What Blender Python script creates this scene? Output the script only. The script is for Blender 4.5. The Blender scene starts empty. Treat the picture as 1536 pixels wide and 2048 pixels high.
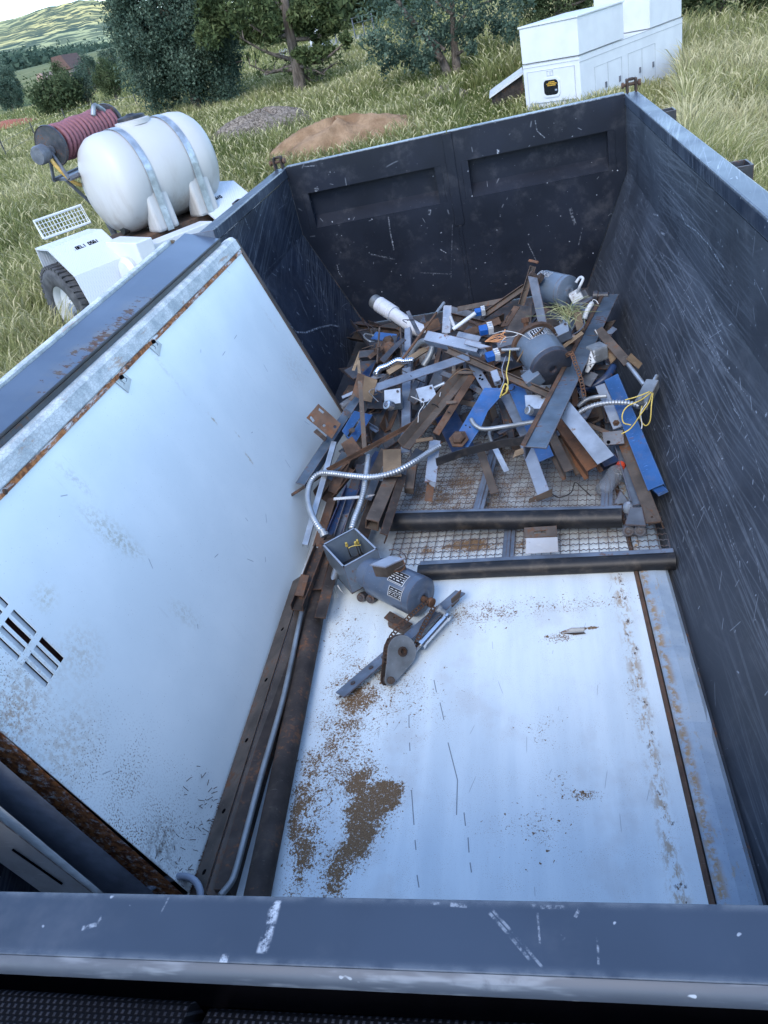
import bpy, bmesh, math, random
import numpy as np
from mathutils import Vector, Matrix
random.seed(7)
rng = np.random.default_rng(11)
scene = bpy.context.scene
col = scene.collection
R = math.radians

# ------------------------------------------------------------------ camera
cam_pos = np.array([0.417, -0.345, 1.757])
def _rot(w):
    th = np.linalg.norm(w); k = w/th
    K = np.array([[0, -k[2], k[1]], [k[2], 0, -k[0]], [-k[1], k[0], 0]])
    return np.eye(3)+np.sin(th)*K+(1-np.cos(th))*K@K
CR = np.array([[1, 0, 0], [0, 0, -1], [0, 1, 0.]]) @ _rot(np.array([0.601, -0.167, -0.190]))
FPX = 1478.7
cd = bpy.data.cameras.new("camera"); camo = bpy.data.objects.new("camera", cd); col.objects.link(camo)
cd.lens = 36*FPX/2048; cd.sensor_width = 36; cd.clip_start = 0.02; cd.clip_end = 8000
m = Matrix.Identity(4)
for i in range(3):
    m[i][0] = CR[0][i]; m[i][1] = -CR[1][i]; m[i][2] = -CR[2][i]; m[i][3] = cam_pos[i]
camo.matrix_world = m
scene.camera = camo

# ------------------------------------------------------------------ sky, sun, exposure
SUN_EL, SUN_AZ = R(45), R(190)     # azimuth clockwise from +Y
w = bpy.data.worlds.new("World"); scene.world = w; w.use_nodes = True
wn = w.node_tree.nodes; wl = w.node_tree.links
sky = wn.new('ShaderNodeTexSky'); sky.sky_type = 'NISHITA'; sky.sun_disc = False
sky.sun_elevation = SUN_EL; sky.sun_rotation = SUN_AZ; sky.altitude = 1500; sky.air_density = 1.0; sky.dust_density = 1.5
wl.new(sky.outputs[0], wn['Background'].inputs[0]); wn['Background'].inputs[1].default_value = 0.15
sl = bpy.data.lights.new("sun", 'SUN'); so = bpy.data.objects.new("sun", sl); col.objects.link(so)
sl.energy = 0.5; sl.angle = R(25); sl.color = (1.0, 0.93, 0.82)
sd = Vector((math.sin(SUN_AZ)*math.cos(SUN_EL), math.cos(SUN_AZ)*math.cos(SUN_EL), math.sin(SUN_EL)))
so.rotation_euler = sd.to_track_quat('Z', 'Y').to_euler()
so.location = (-8, -12, 14)
scene.view_settings.view_transform = 'Standard'; scene.view_settings.look = 'None'
scene.view_settings.gamma = 1; scene.view_settings.exposure = 2.12
scene.cycles.max_bounces = 6; scene.cycles.transparent_max_bounces = 8

# ------------------------------------------------------------------ measuring helpers (points of the place seen along a sight line)
def ray(px, py):
    return CR.T @ np.array([(px-768)/FPX, (py-1024)/FPX, 1.])
def atz(px, py, z):
    d = ray(px, py); return Vector(cam_pos+d*((z-cam_pos[2])/d[2]))
def aty(px, py, y):
    d = ray(px, py); return Vector(cam_pos+d*((y-cam_pos[1])/d[1]))
def atd(px, py, dist):
    d = ray(px, py); return Vector(cam_pos+d/np.linalg.norm(d)*dist)
def atpl(px, py, p0, n):
    d = ray(px, py); n = np.array(n); return Vector(cam_pos+d*(np.dot(n, np.array(p0)-cam_pos)/np.dot(n, d)))
def depth(p):
    return float(CR[2] @ (np.array(p)-cam_pos))
def sst(a, b, x):
    t = np.clip((x-a)/(b-a), 0, 1); return t*t*(3-2*t)

# ------------------------------------------------------------------ ground shape
def ground(x, y):
    x = np.asarray(x, float); y = np.asarray(y, float)
    d = np.hypot(x, y-2)
    z1 = -.75+.05*np.log1p(np.exp(np.clip(d-6, -30, 30)))
    z1 = np.where(d > 30, -.75+.05*(d-6), z1)
    e = np.interp(d, [52, 80, 100, 200, 500, 2600], [-.228, 1.25, 1.55, 2.0, 2.15, 2.15])
    zf = 1.757+d*np.tan(np.radians(e))
    z = np.where(d < 52, z1, zf)
    s = np.clip((x-.8), 0, 9)
    z = z-.15*s*sst(0, 3, s)*sst(1.2, 3, d)
    z = z+.05*np.sin(x*.9+1.3)*np.sin(y*.7)*sst(3, 8, d)+.03*np.sin(x*2.3)*np.sin(y*1.9+.5)*sst(3, 8, d)
    return z
def atg(px, py):
    d = ray(px, py); ts = np.geomspace(2, 400, 6000); P = cam_pos+d*ts[:, None]
    k = int(np.argmax(P[:, 2] < ground(P[:, 0], P[:, 1]))); return Vector(P[k])
def gz(x, y): return float(ground(x, y))

# ------------------------------------------------------------------ shader helpers
class N:
    def __init__(s, name):
        s.m = bpy.data.materials.new(name); s.m.use_nodes = True
        s.t = s.m.node_tree; s.n = s.t.nodes; s.n.clear()
        s.out = s.n.new('ShaderNodeOutputMaterial')
    def link(s, a, b): s.t.links.new(a, b)
    def put(s, sock, v):
        if v is None: return
        if isinstance(v, bpy.types.NodeSocket): s.link(v, sock)
        elif isinstance(v, (tuple, list)) and len(v) == 3 and sock.type == 'RGBA': sock.default_value = (*v, 1)
        else: sock.default_value = v
    def math(s, op, a, b=None, c=None, clamp=False):
        n = s.n.new('ShaderNodeMath'); n.operation = op; n.use_clamp = clamp
        s.put(n.inputs[0], a); s.put(n.inputs[1], b); s.put(n.inputs[2], c); return n.outputs[0]
    def mul(s, a, b): return s.math('MULTIPLY', a, b)
    def add(s, a, b): return s.math('ADD', a, b)
    def sub(s, a, b): return s.math('SUBTRACT', a, b)
    def mx(s, a, b): return s.math('MAXIMUM', a, b)
    def mn(s, a, b): return s.math('MINIMUM', a, b)
    def ss(s, x, a, b, lo=0., hi=1.):
        n = s.n.new('ShaderNodeMapRange'); n.interpolation_type = 'SMOOTHSTEP'
        s.put(n.inputs[0], x); s.put(n.inputs[1], a); s.put(n.inputs[2], b); s.put(n.inputs[3], lo); s.put(n.inputs[4], hi); return n.outputs[0]
    def pos(s): return s.n.new('ShaderNodeNewGeometry').outputs['Position']
    def obj(s): return s.n.new('ShaderNodeTexCoord').outputs['Object']
    def uv(s): return s.n.new('ShaderNodeTexCoord').outputs['UV']
    def mapv(s, v, scale=(1, 1, 1), rot=(0, 0, 0), loc=(0, 0, 0)):
        n = s.n.new('ShaderNodeMapping'); s.put(n.inputs[0], v); n.inputs[1].default_value = loc; n.inputs[2].default_value = rot; n.inputs[3].default_value = scale
        return n.outputs[0]
    def noise(s, v, scale, detail=3, rough=.55, dist=0., dim='3D'):
        n = s.n.new('ShaderNodeTexNoise'); n.noise_dimensions = dim
        s.put(n.inputs['Vector'], v); n.inputs['Scale'].default_value = scale; n.inputs['Detail'].default_value = detail
        n.inputs['Roughness'].default_value = rough; n.inputs['Distortion'].default_value = dist; return n.outputs['Fac']
    def sep(s, v):
        n = s.n.new('ShaderNodeSeparateXYZ'); s.put(n.inputs[0], v); return n.outputs
    def comb(s, x, y, z=0.):
        n = s.n.new('ShaderNodeCombineXYZ'); s.put(n.inputs[0], x); s.put(n.inputs[1], y); s.put(n.inputs[2], z); return n.outputs[0]
    def mix(s, f, a, b):
        n = s.n.new('ShaderNodeMix'); n.data_type = 'RGBA'
        s.put(n.inputs[0], f); s.put(n.inputs[6], a); s.put(n.inputs[7], b); return n.outputs[2]
    def attr(s, name):
        n = s.n.new('ShaderNodeAttribute'); n.attribute_name = name; return n.outputs
    def vor(s, v, scale, dim='2D', rnd=1., feat='F1'):
        n = s.n.new('ShaderNodeTexVoronoi'); n.voronoi_dimensions = dim; n.feature = feat; s.put(n.inputs['Vector'], v)
        n.inputs['Scale'].default_value = scale; n.inputs['Randomness'].default_value = rnd; return n.outputs
    def strokes(s, uv, scale, length, width, ang, spread, keep, bend=0.):
        """short random marks, one per cell of a 2D cell pattern; length and width in metres"""
        o = s.vor(uv, scale); c = s.n.new('ShaderNodeSeparateColor'); s.link(o['Color'], c.inputs[0])
        v = s.n.new('ShaderNodeVectorMath'); v.operation = 'SUBTRACT'; s.put(v.inputs[0], uv); s.link(o['Position'], v.inputs[1])
        x, y, _ = s.sep(v.outputs[0])
        th = s.add(s.mul(s.sub(c.outputs[0], .5), spread), ang)
        co, si = s.math('COSINE', th), s.math('SINE', th)
        a = s.add(s.mul(x, co), s.mul(y, si)); b = s.sub(s.mul(y, co), s.mul(x, si))
        if bend: b = s.add(b, s.mul(s.mul(a, a), s.mul(s.sub(c.outputs[1], .5), bend)))
        L = s.mul(s.add(s.mul(c.outputs[1], .8), .2), length)
        ma = s.ss(s.math('ABSOLUTE', a), s.mul(L, .6), L, 1, 0); mb = s.ss(s.math('ABSOLUTE', b), width*.4, width, 1, 0)
        k = s.math('LESS_THAN', c.outputs[2], keep)
        return s.mul(s.mul(ma, mb), k)
    def blob(s, uv, cx, cy, rx, ry, rot=0.):
        x, y, _ = s.sep(uv); x = s.sub(x, cx); y = s.sub(y, cy)
        co, si = math.cos(rot), math.sin(rot)
        a = s.mul(s.add(s.mul(x, co), s.mul(y, si)), 1/rx); b = s.mul(s.sub(s.mul(y, co), s.mul(x, si)), 1/ry)
        return s.ss(s.math('SQRT', s.add(s.mul(a, a), s.mul(b, b))), 0., 1., 1, 0)
    def traced(s, uv, segs):
        """individual scratches: list of (p, q, width, strength) in uv metres"""
        x, y, _ = s.sep(uv); tot = None
        for (ax, ay), (bx, by), wd_, st_ in segs:
            L = math.hypot(bx-ax, by-ay); an = math.atan2(by-ay, bx-ax); cx, cy = (ax+bx)/2, (ay+by)/2
            xx = s.sub(x, cx); yy = s.sub(y, cy)
            al = s.math('ABSOLUTE', s.add(s.mul(xx, math.cos(an)), s.mul(yy, math.sin(an)))); ac = s.math('ABSOLUTE', s.sub(s.mul(yy, math.cos(an)), s.mul(xx, math.sin(an))))
            k = s.mul(s.mul(s.ss(al, L*.42, L*.52, 1, 0), s.ss(ac, wd_*.3, wd_*.6, 1, 0)), st_); tot = k if tot is None else s.mx(tot, k)
        return tot
    def edge(s, rad=.004, lo=.02, hi=.25):
        b = s.n.new('ShaderNodeBevel'); b.samples = 3; b.inputs[0].default_value = rad
        g = s.n.new('ShaderNodeNewGeometry'); d = s.n.new('ShaderNodeVectorMath'); d.operation = 'DOT_PRODUCT'
        s.link(b.outputs[0], d.inputs[0]); s.link(g.outputs['Normal'], d.inputs[1])
        return s.ss(s.sub(1., d.outputs['Value']), lo, hi)
    def bump(s, h, strength=.3, dist=.01):
        n = s.n.new('ShaderNodeBump'); n.inputs['Strength'].default_value = strength; n.inputs['Distance'].default_value = dist
        s.put(n.inputs['Height'], h); return n.outputs[0]
    def bsdf(s, color, rough=.5, metal=0., spec=.5, normal=None, coat=0., trans=0., ior=1.45, sss=None):
        b = s.n.new('ShaderNodeBsdfPrincipled')
        s.put(b.inputs['Base Color'], color); s.put(b.inputs['Roughness'], rough); s.put(b.inputs['Metallic'], metal)
        b.inputs['Specular IOR Level'].default_value = spec; b.inputs['Coat Weight'].default_value = coat
        b.inputs['Transmission Weight'].default_value = trans; b.inputs['IOR'].default_value = ior
        if normal is not None: s.link(normal, b.inputs['Normal'])
        s.link(b.outputs[0], s.out.inputs[0]); return s.m

# ------------------------------------------------------------------ mesh helpers
class MB:
    def __init__(s): s.v = []; s.f = []
    def quadgrid(s, P):
        """P: rows x cols of points"""
        b = len(s.v); r = len(P); c = len(P[0])
        for row in P: s.v += [tuple(p) for p in row]
        for i in range(r-1):
            for j in range(c-1): s.f.append((b+i*c+j, b+i*c+j+1, b+(i+1)*c+j+1, b+(i+1)*c+j))
        return s
    def box(s, lo, hi, M=None):
        (x0, y0, z0), (x1, y1, z1) = lo, hi; b = len(s.v)
        p = [(x0, y0, z0), (x1, y0, z0), (x1, y1, z0), (x0, y1, z0), (x0, y0, z1), (x1, y0, z1), (x1, y1, z1), (x0, y1, z1)]
        if M is not None: p = [tuple(M @ Vector(q)) for q in p]
        s.v += p
        s.f += [tuple(b+i for i in f) for f in ((0, 3, 2, 1), (4, 5, 6, 7), (0, 1, 5, 4), (1, 2, 6, 5), (2, 3, 7, 6), (3, 0, 4, 7))]; return s
    def prism(s, poly, A, B, u, v):
        """poly 2D swept from point A to point B, poly axes u and v"""
        A = Vector(A); B = Vector(B); u = Vector(u); v = Vector(v); b = len(s.v); n = len(poly)
        for Q in (A, B): s.v += [tuple(Q+u*x+v*y) for x, y in poly]
        s.f += [(b+i, b+(i+1) % n, b+n+(i+1) % n, b+n+i) for i in range(n)]
        s.f += [tuple(b+i for i in range(n-1, -1, -1)), tuple(b+n+i for i in range(n))]; return s
    def loft(s, polyA, polyB, A, B, u, v):
        s.prism(polyA, A, B, u, v); n = len(polyA); b = len(s.v)-n
        for i, (x, y) in enumerate(polyB): s.v[b+i] = tuple(Vector(B)+Vector(u)*x+Vector(v)*y)
        return s
    def ringprism(s, outer, inner, A, B, u, v):
        A = Vector(A); B = Vector(B); u = Vector(u); v = Vector(v); b = len(s.v); n = len(outer)
        for Q in (A, B):
            for poly in (outer, inner): s.v += [tuple(Q+u*x+v*y) for x, y in poly]
        for i in range(n):
            j = (i+1) % n
            s.f += [(b+i, b+j, b+2*n+j, b+2*n+i), (b+n+j, b+n+i, b+3*n+i, b+3*n+j), (b+j, b+i, b+n+i, b+n+j), (b+2*n+i, b+2*n+j, b+3*n+j, b+3*n+i)]
        return s
    def tube(s, pts, rad, seg=8, caps=True, smooth_n=0):
        pts = [Vector(p) for p in pts]
        if smooth_n: pts = catmull(pts, smooth_n)
        n = len(pts); rads = rad if hasattr(rad, '__len__') else [rad]*n
        if len(rads) != n: rads = np.interp(np.linspace(0, 1, n), np.linspace(0, 1, len(rads)), rads)
        t = [(pts[min(i+1, n-1)]-pts[max(i-1, 0)]).normalized() for i in range(n)]
        u = t[0].orthogonal().normalized(); b = len(s.v)
        for i in range(n):
            u = (u-t[i]*u.dot(t[i])).normalized(); w = t[i].cross(u)
            for k in range(seg):
                a = 2*math.pi*k/seg; s.v.append(tuple(pts[i]+(u*math.cos(a)+w*math.sin(a))*rads[i]))
        for i in range(n-1):
            for k in range(seg):
                k2 = (k+1) % seg; s.f.append((b+i*seg+k, b+i*seg+k2, b+(i+1)*seg+k2, b+(i+1)*seg+k))
        if caps: s.f += [tuple(b+k for k in range(seg-1, -1, -1)), tuple(b+(n-1)*seg+k for k in range(seg))]
        return s
    def lathe(s, prof, A, axis, seg=24):
        """prof: (r, h) pairs along axis from point A"""
        A = Vector(A); ax = Vector(axis).normalized(); u = ax.orthogonal().normalized(); w = ax.cross(u); b = len(s.v); n = len(prof)
        for r, h in prof:
            for k in range(seg):
                a = 2*math.pi*k/seg; s.v.append(tuple(A+ax*h+(u*math.cos(a)+w*math.sin(a))*r))
        for i in range(n-1):
            for k in range(seg):
                k2 = (k+1) % seg; s.f.append((b+i*seg+k, b+i*seg+k2, b+(i+1)*seg+k2, b+(i+1)*seg+k))
        if prof[0][0] <= .02: s.f.append(tuple(b+k for k in range(seg-1, -1, -1)))
        if prof[-1][0] <= .02: s.f.append(tuple(b+(n-1)*seg+k for k in range(seg)))
        return s
    def obj(s, name, mat, parent=None, smooth=False, bevel=0., uvf=None):
        v = np.array(s.v); o0 = (v.min(0)+v.max(0))/2
        if parent is not None: o0 = np.zeros(3)
        o0 = np.round(o0, 4)
        me = bpy.data.meshes.new(name); me.from_pydata([tuple(p) for p in (v-o0)], [], s.f)
        bm = bmesh.new(); bm.from_mesh(me); bmesh.ops.recalc_face_normals(bm, faces=bm.faces); bm.to_mesh(me); bm.free()
        uv = me.uv_layers.new(name="UVMap")
        for p in me.polygons:
            n = p.normal; k = max(range(3), key=lambda i: abs(n[i])); ax = ((1, 2), (0, 2), (0, 1))[k]
            for li in p.loop_indices:
                c = me.vertices[me.loops[li].vertex_index].co; c = (c[0]+o0[0], c[1]+o0[1], c[2]+o0[2])
                uv.data[li].uv = (c[ax[0]], c[ax[1]])
        if smooth:
            me.polygons.foreach_set('use_smooth', [True]*len(me.polygons))
            if smooth is not True:
                try: me.set_sharp_from_angle(angle=R(smooth))
                except Exception: pass
        me.materials.append(mat)
        o = bpy.data.objects.new(name, me); col.objects.link(o)
        if parent is not None:
            o.parent = parent; o.matrix_parent_inverse = Matrix.Translation(-parent.location) if parent.type == 'EMPTY' or True else Matrix()
        else: o.location = Vector(o0)
        if bevel:
            b = o.modifiers.new('bevel', 'BEVEL'); b.width = bevel; b.segments = 2; b.limit_method = 'ANGLE'; b.angle_limit = R(40)
        return o
def catmull(p, n):
    q = [p[0]+(p[0]-p[1])]+list(p)+[p[-1]+(p[-1]-p[-2])]; out = []
    for i in range(1, len(q)-2):
        a, b, c, d = q[i-1:i+3]
        for k in range(n):
            t = k/n; out.append(.5*((2*b)+(c-a)*t+(2*a-5*b+4*c-d)*t*t+(3*b-a-3*c+d)*t**3))
    return out+[p[-1]]
def tag(o, label=None, cat=None, group=None, kind=None):
    if label: o['label'] = label
    if cat: o['category'] = cat
    if group: o['group'] = group
    if kind: o['kind'] = kind
    return o
def empty(name, loc, label, cat, group=None):
    o = bpy.data.objects.new(name, None); o.location = loc; o.empty_display_size = .1; col.objects.link(o); return tag(o, label, cat, group)
def flat(name, outer, holes, thick, origin, u, v, mat, parent=None, nrm=None):
    """a sheet with real holes cut through: outlines in the (u,v) plane, extruded along u x v"""
    cu = bpy.data.curves.new(name, 'CURVE'); cu.dimensions = '2D'; cu.fill_mode = 'BOTH'; cu.extrude = thick/2
    for poly in [outer]+list(holes):
        sp = cu.splines.new('POLY'); sp.points.add(len(poly)-1); sp.use_cyclic_u = True
        for i, (x, y) in enumerate(poly): sp.points[i].co = (x, y, 0, 1)
    t = bpy.data.objects.new('t', cu); me0 = bpy.data.meshes.new_from_object(t)
    u = Vector(u).normalized(); v = Vector(v).normalized(); w = u.cross(v); origin = Vector(origin)
    b = MB(); b.v = [tuple(origin+u*p.co.x+v*p.co.y+w*p.co.z) for p in me0.vertices]; b.f = [tuple(p.vertices) for p in me0.polygons]
    bpy.data.objects.remove(t); bpy.data.curves.remove(cu); bpy.data.meshes.remove(me0)
    return b.obj(name, mat, parent)
def circ(x, y, r, n=12): return [(x+r*math.cos(2*math.pi*i/n), y+r*math.sin(2*math.pi*i/n)) for i in range(n)]
def rect(x0, y0, x1, y1): return [(x0, y0), (x1, y0), (x1, y1), (x0, y1)]
# ------------------------------------------------------------------ materials
def steel(name, base, rough=.42, rust=.25, rustc=(.08, .036, .017), edgec=None, var=.35, metal=0., scr=.25, dust=.15, spec=.5):
    """painted or bare steel: uneven tone, rust patches, worn edges, small scratches, dust"""
    n = N(name); p = n.pos()
    a = n.noise(p, 9, 4); f = n.noise(p, 60, 4, .6)
    lo = tuple(c*(1-var) for c in base); hi = tuple(min(1, c*(1+var)) for c in base)
    c = n.mix(n.ss(a, .3, .7), lo, hi)
    r = n.ss(n.add(n.mul(a, .55), n.mul(f, .45)), .62-rust*.25, .72-rust*.22)
    rc = n.mix(n.ss(f, .35, .65), tuple(x*.55 for x in rustc), tuple(min(1, x*1.7) for x in rustc))
    st = n.noise(n.mapv(p, (90, 90, 90), (0.4, .7, .2)), 1, 2)
    sc = n.ss(n.noise(n.mapv(p, (14, 160, 160), (.5, .3, .9)), 1, 2), .66, .72)
    c = n.mix(n.mul(sc, scr), c, tuple(min(1, x*2.2+.08) for x in base))
    if dust: c = n.mix(n.mul(n.ss(n.noise(p, 23, 4, .65), .45, .8), dust), c, (.2, .16, .12))
    e = n.edge(.006)
    c = n.mix(n.mul(e, n.ss(f, .25, .6)), c, edgec or tuple(x*1.3 for x in rustc))
    if rust > 0: c = n.mix(r, c, rc)
    ro = n.mix(r, (rough,)*3, (.85,)*3) if rust > 0 else rough
    mt = n.mul(n.sub(1., r), metal) if (metal and rust > 0) else metal
    return n.bsdf(c, ro, mt, spec, n.bump(n.add(f, n.mul(st, .4)), .12, .004))
M = {}
M['greyblue'] = steel('blue grey paint', (.105, .135, .18), rust=.12)
M['grey'] = steel('grey steel', (.10, .112, .13), rust=.2, scr=.35)
M['dkgrey'] = steel('dark grey steel', (.036, .04, .048), rust=.3)
M['teal'] = steel('faded blue steel', (.055, .08, .11), rust=.22, edgec=(.2, .12, .08))
M['blue'] = steel('bright blue paint', (.022, .085, .235), rust=.06, scr=.5, var=.2, edgec=(.1, .15, .25), dust=.25)
M['dkblue'] = steel('deep blue paint', (.008, .026, .075), rust=.15, dust=.2)
M['rust'] = steel('rusty steel', (.08, .047, .03), rust=.45, var=.5, rough=.8)
M['rustor'] = steel('orange rust', (.11, .052, .026), rust=.5, rustc=(.11, .046, .02), var=.5, rough=.85)
M['brown'] = steel('brown weathered steel', (.074, .06, .049), rust=.3, var=.4, rough=.75)
M['tan'] = steel('tan stained plate', (.15, .105, .062), rust=.25, var=.35, rough=.8)
M['dkbrown'] = steel('dark brown steel', (.032, .024, .02), rust=.35, var=.5, rough=.8)
M['black'] = steel('black rubber', (.0085, .009, .011), rough=.5, rust=0, dust=.25, scr=.1, edgec=(.03, .028, .026))
M['galv'] = steel('galvanised steel', (.42, .45, .47), rough=.42, metal=.75, rust=.02, var=.25, scr=.2, edgec=(.5, .5, .5), dust=.12)
M['galvdull'] = steel('dull galvanised steel', (.25, .27, .28), rough=.5, metal=.6, rust=.08, var=.3, edgec=(.4, .4, .4))
M['lightgrey'] = steel('light grey paint', (.22, .265, .33), rust=.08, var=.15)
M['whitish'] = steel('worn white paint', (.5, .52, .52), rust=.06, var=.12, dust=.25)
M['wood'] = steel('old splintered wood', (.17, .125, .08), rough=.85, rust=0, var=.4, edgec=(.3, .22, .14))
M['motorgrey'] = steel('grey enamel', (.095, .125, .16), rough=.32, rust=.06, var=.15, scr=.2)
M['motorblue'] = steel('blue grey enamel', (.07, .10, .15), rough=.3, rust=.03, var=.12, scr=.3, dust=.2)
M['capgrey'] = steel('dark enamel cap', (.035, .041, .055), rough=.35, rust=.02, var=.1)
def plain(name, c, rough=.5, metal=0., var=.15, trans=0., ior=1.45, spec=.5):
    n = N(name); p = n.pos(); a = n.noise(p, 30, 3)
    return n.bsdf(n.mix(n.ss(a, .3, .7), tuple(x*(1-var) for x in c), tuple(min(1, x*(1+var)) for x in c)), rough, metal, spec, trans=trans, ior=ior)
M['pvc'] = plain('white plastic pipe', (.5, .52, .55), .35, var=.08)
M['whiteplastic'] = plain('white plastic', (.42, .43, .43), .4)
M['blueplastic'] = plain('blue plastic', (.014, .085, .3), .4)
M['yellow'] = plain('yellow wire', (.55, .42, .1), .5)
M['orange'] = plain('copper strands', (.5, .22, .08), .45)
M['whitewire'] = plain('pale wire', (.5, .5, .48), .5)
M['redcap'] = plain('red orange cap', (.6, .07, .03), .4)
M['chrome'] = plain('bright metal', (.75, .76, .78), .18, 1., .1)
M['navy'] = plain('navy web paled against shade', (.14, .16, .20), .5)  # panel end web, colour paled to make up for the shade on it
M['void'] = plain('dark opening', (.003, .003, .004), .95, spec=.02)
M['paled_lip'] = plain('grey lip paled against shade', (.74, .76, .76), .45)  # grey panel end lip, whitened in colour to offset its shade
M['plate'] = plain('black nameplate', (.012, .012, .014), .3)
M['platetext'] = plain('silver nameplate marks', (.6, .63, .65), .3)
# flexible plastic bottle
n = N('clear plastic'); b = n.n.new('ShaderNodeBsdfGlass'); b.inputs['Roughness'].default_value = .03; b.inputs['IOR'].default_value = 1.2
t = n.n.new('ShaderNodeBsdfTransparent'); t.inputs[0].default_value = (.9, .93, .96, 1); mxs = n.n.new('ShaderNodeMixShader'); mxs.inputs[0].default_value = .7
n.link(t.outputs[0], mxs.inputs[1]); n.link(b.outputs[0], mxs.inputs[2]); d_ = n.n.new('ShaderNodeBsdfDiffuse'); d_.inputs[0].default_value = (.5, .54, .58, 1); mx2 = n.n.new('ShaderNodeMixShader'); mx2.inputs[0].default_value = .16
n.link(mxs.outputs[0], mx2.inputs[1]); n.link(d_.outputs[0], mx2.inputs[2]); n.link(mx2.outputs[0], n.out.inputs[0]); M['clear'] = n.m

LY_ = 4.69
def trailerpaint(name, base, rough, streak, streak_ang, marks, keep=.25, wear=.0, lines=(), spec=.5, patch=0.):
    """dark trailer paint: long load scratches, short white nicks, dust bloom; uv in metres"""
    n = N(name); uv = n.uv(); p = n.pos()
    a = n.noise(p, 2.2, 4, .6); f = n.noise(p, 40, 4, .6)
    c = n.mix(n.ss(a, .3, .72), tuple(x*.75 for x in base), tuple(x*1.3 for x in base))
    c = n.mix(n.mul(n.ss(n.noise(p, 7, 5, .7), .5, .8), .16), c, (.2, .2, .21))
    tot = None
    if streak:
        region = n.ss(n.noise(p, 1.3, 2), .34, .6)
        for i, da in enumerate((0., .07, -.09, .22, -.35)):
            m_ = n.mapv(uv, (1.1+.5*i, 70+27*i, 1), (0, 0, 0)); m_ = n.mapv(n.mapv(uv, (1, 1, 1), (0, 0, -(streak_ang+da))), (.4+.2*i, 85+26*i, 1))
            k = n.mul(n.ss(n.noise(m_, 1, 1.2, .5, dim='2D'), .58, .72), region if i < 3 else n.ss(n.noise(p, 2.1+i, 2), .48, .66))
            k = n.mul(k, (.55, .5, .45, .14, .12)[i]*streak); tot = k if tot is None else n.mx(tot, k)
    for sc, L, W, an, sp, kp, st in marks:
        k = n.mul(n.strokes(uv, sc, L, W, an, sp, kp, 2.5), st); tot = k if tot is None else n.mx(tot, k)
    nick = n.mul(n.ss(n.noise(p, 55, 2), .74, .77), .5); tot = n.mx(tot, nick) if tot is not None else nick
    if lines: tot = n.mx(tot, n.mul(n.traced(uv, lines), n.ss(n.noise(p, 90, 4, .75), .42, .62)))
    tot = n.mul(tot, n.ss(f, .2, .6, .35, 1.))
    if patch: tot = n.mx(tot, n.mul(n.mul(n.ss(n.noise(n.mapv(p, (5, 30, 30)), 1, 4, .7), .5, .62), n.ss(f, .3, .55)), patch))
    c = n.mix(tot, c, (.46, .5, .55))
    if wear:
        e = n.edge(.012, .02, .2); c = n.mix(n.mul(n.mul(e, wear), n.ss(f, .3, .6)), c, (.5, .55, .58))
    return n.bsdf(c, n.ss(a, .3, .7, rough-.06, rough+.1), 0., spec, n.bump(n.noise(p, 3, 2), .08, .02))
mk = [(8, .045, .0022, 1.2, 2.2, .3, .38), (4, .12, .0016, .3, 2.0, .3, .4), (16, .014, .003, 1.2, 6.3, .16, .5)]
def wallpt(px, py, sgn):
    nrm = (.683, 0, -sgn*.28); q = atpl(px, py, (sgn*.77, 0, 0), (.683, 0, -.28*sgn))
    if q.z > .683:
        d = ray(px, py); q = Vector(cam_pos+d*((sgn*1.05-cam_pos[0])/d[0]))
    return (q.y, q.z)
def traced_px(polys, sgn=None, z=None, y=None):
    out = []
    for pts, wd_, st_ in polys:
        if sgn: P = [wallpt(*p, sgn) for p in pts]
        elif z: P = [tuple(atz(*p, z).xy) for p in pts]
        else: P = [(atz_.x, atz_.z) for atz_ in (aty(*p, y) for p in pts)]
        out += [(a, b, wd_, st_) for a, b in zip(P, P[1:])]
    return out
RW = traced_px([([(1361, 425), (1371, 448), (1392, 462), (1418, 490), (1436, 520), (1450, 538)], .006, .9), ([(1265, 450), (1290, 500), (1320, 545), (1370, 640)], .004, .55), ([(1318, 505), (1345, 545), (1380, 600), (1410, 650), (1440, 720)], .004, .5), ([(1306, 428), (1318, 432)], .006, .7), ([(1322, 465), (1330, 470)], .01, .8), ([(1410, 598), (1430, 650), (1446, 690)], .004, .6), ([(1390, 650), (1420, 700), (1460, 750), (1500, 800)], .003, .5),
    ([(1275, 560), (1300, 600)], .004, .5), ([(1230, 590), (1262, 680), (1295, 760)], .003, .4), ([(1348, 610), (1334, 640)], .012, .35), ([(1340, 700), (1380, 790), (1450, 930)], .003, .45), ([(1300, 690), (1370, 850), (1430, 1000), (1480, 1150)], .003, .45), ([(1320, 760), (1400, 960), (1450, 1110)], .003, .35), ([(1455, 705), (1433, 730)], .003, .5), ([(1490, 830), (1475, 870)], .004, .4), ([(1500, 1050), (1520, 1180), (1536, 1260)], .003, .35), ([(1440, 760), (1490, 860), (1530, 980)], .003, .4)], sgn=1)
LW = traced_px([([(594, 664), (612, 665), (640, 655), (662, 650), (680, 652)], .012, .6), ([(660, 652), (680, 680), (700, 712)], .004, .5), ([(556, 614), (575, 640), (594, 664)], .005, .6), ([(490, 436), (494, 448), (500, 460)], .004, .9), ([(570, 435), (585, 478)], .003, .5), ([(555, 420), (575, 405)], .003, .4), ([(525, 550), (570, 505)], .003, .35), ([(640, 570), (650, 595)], .003, .4)], sgn=-1)
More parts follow.
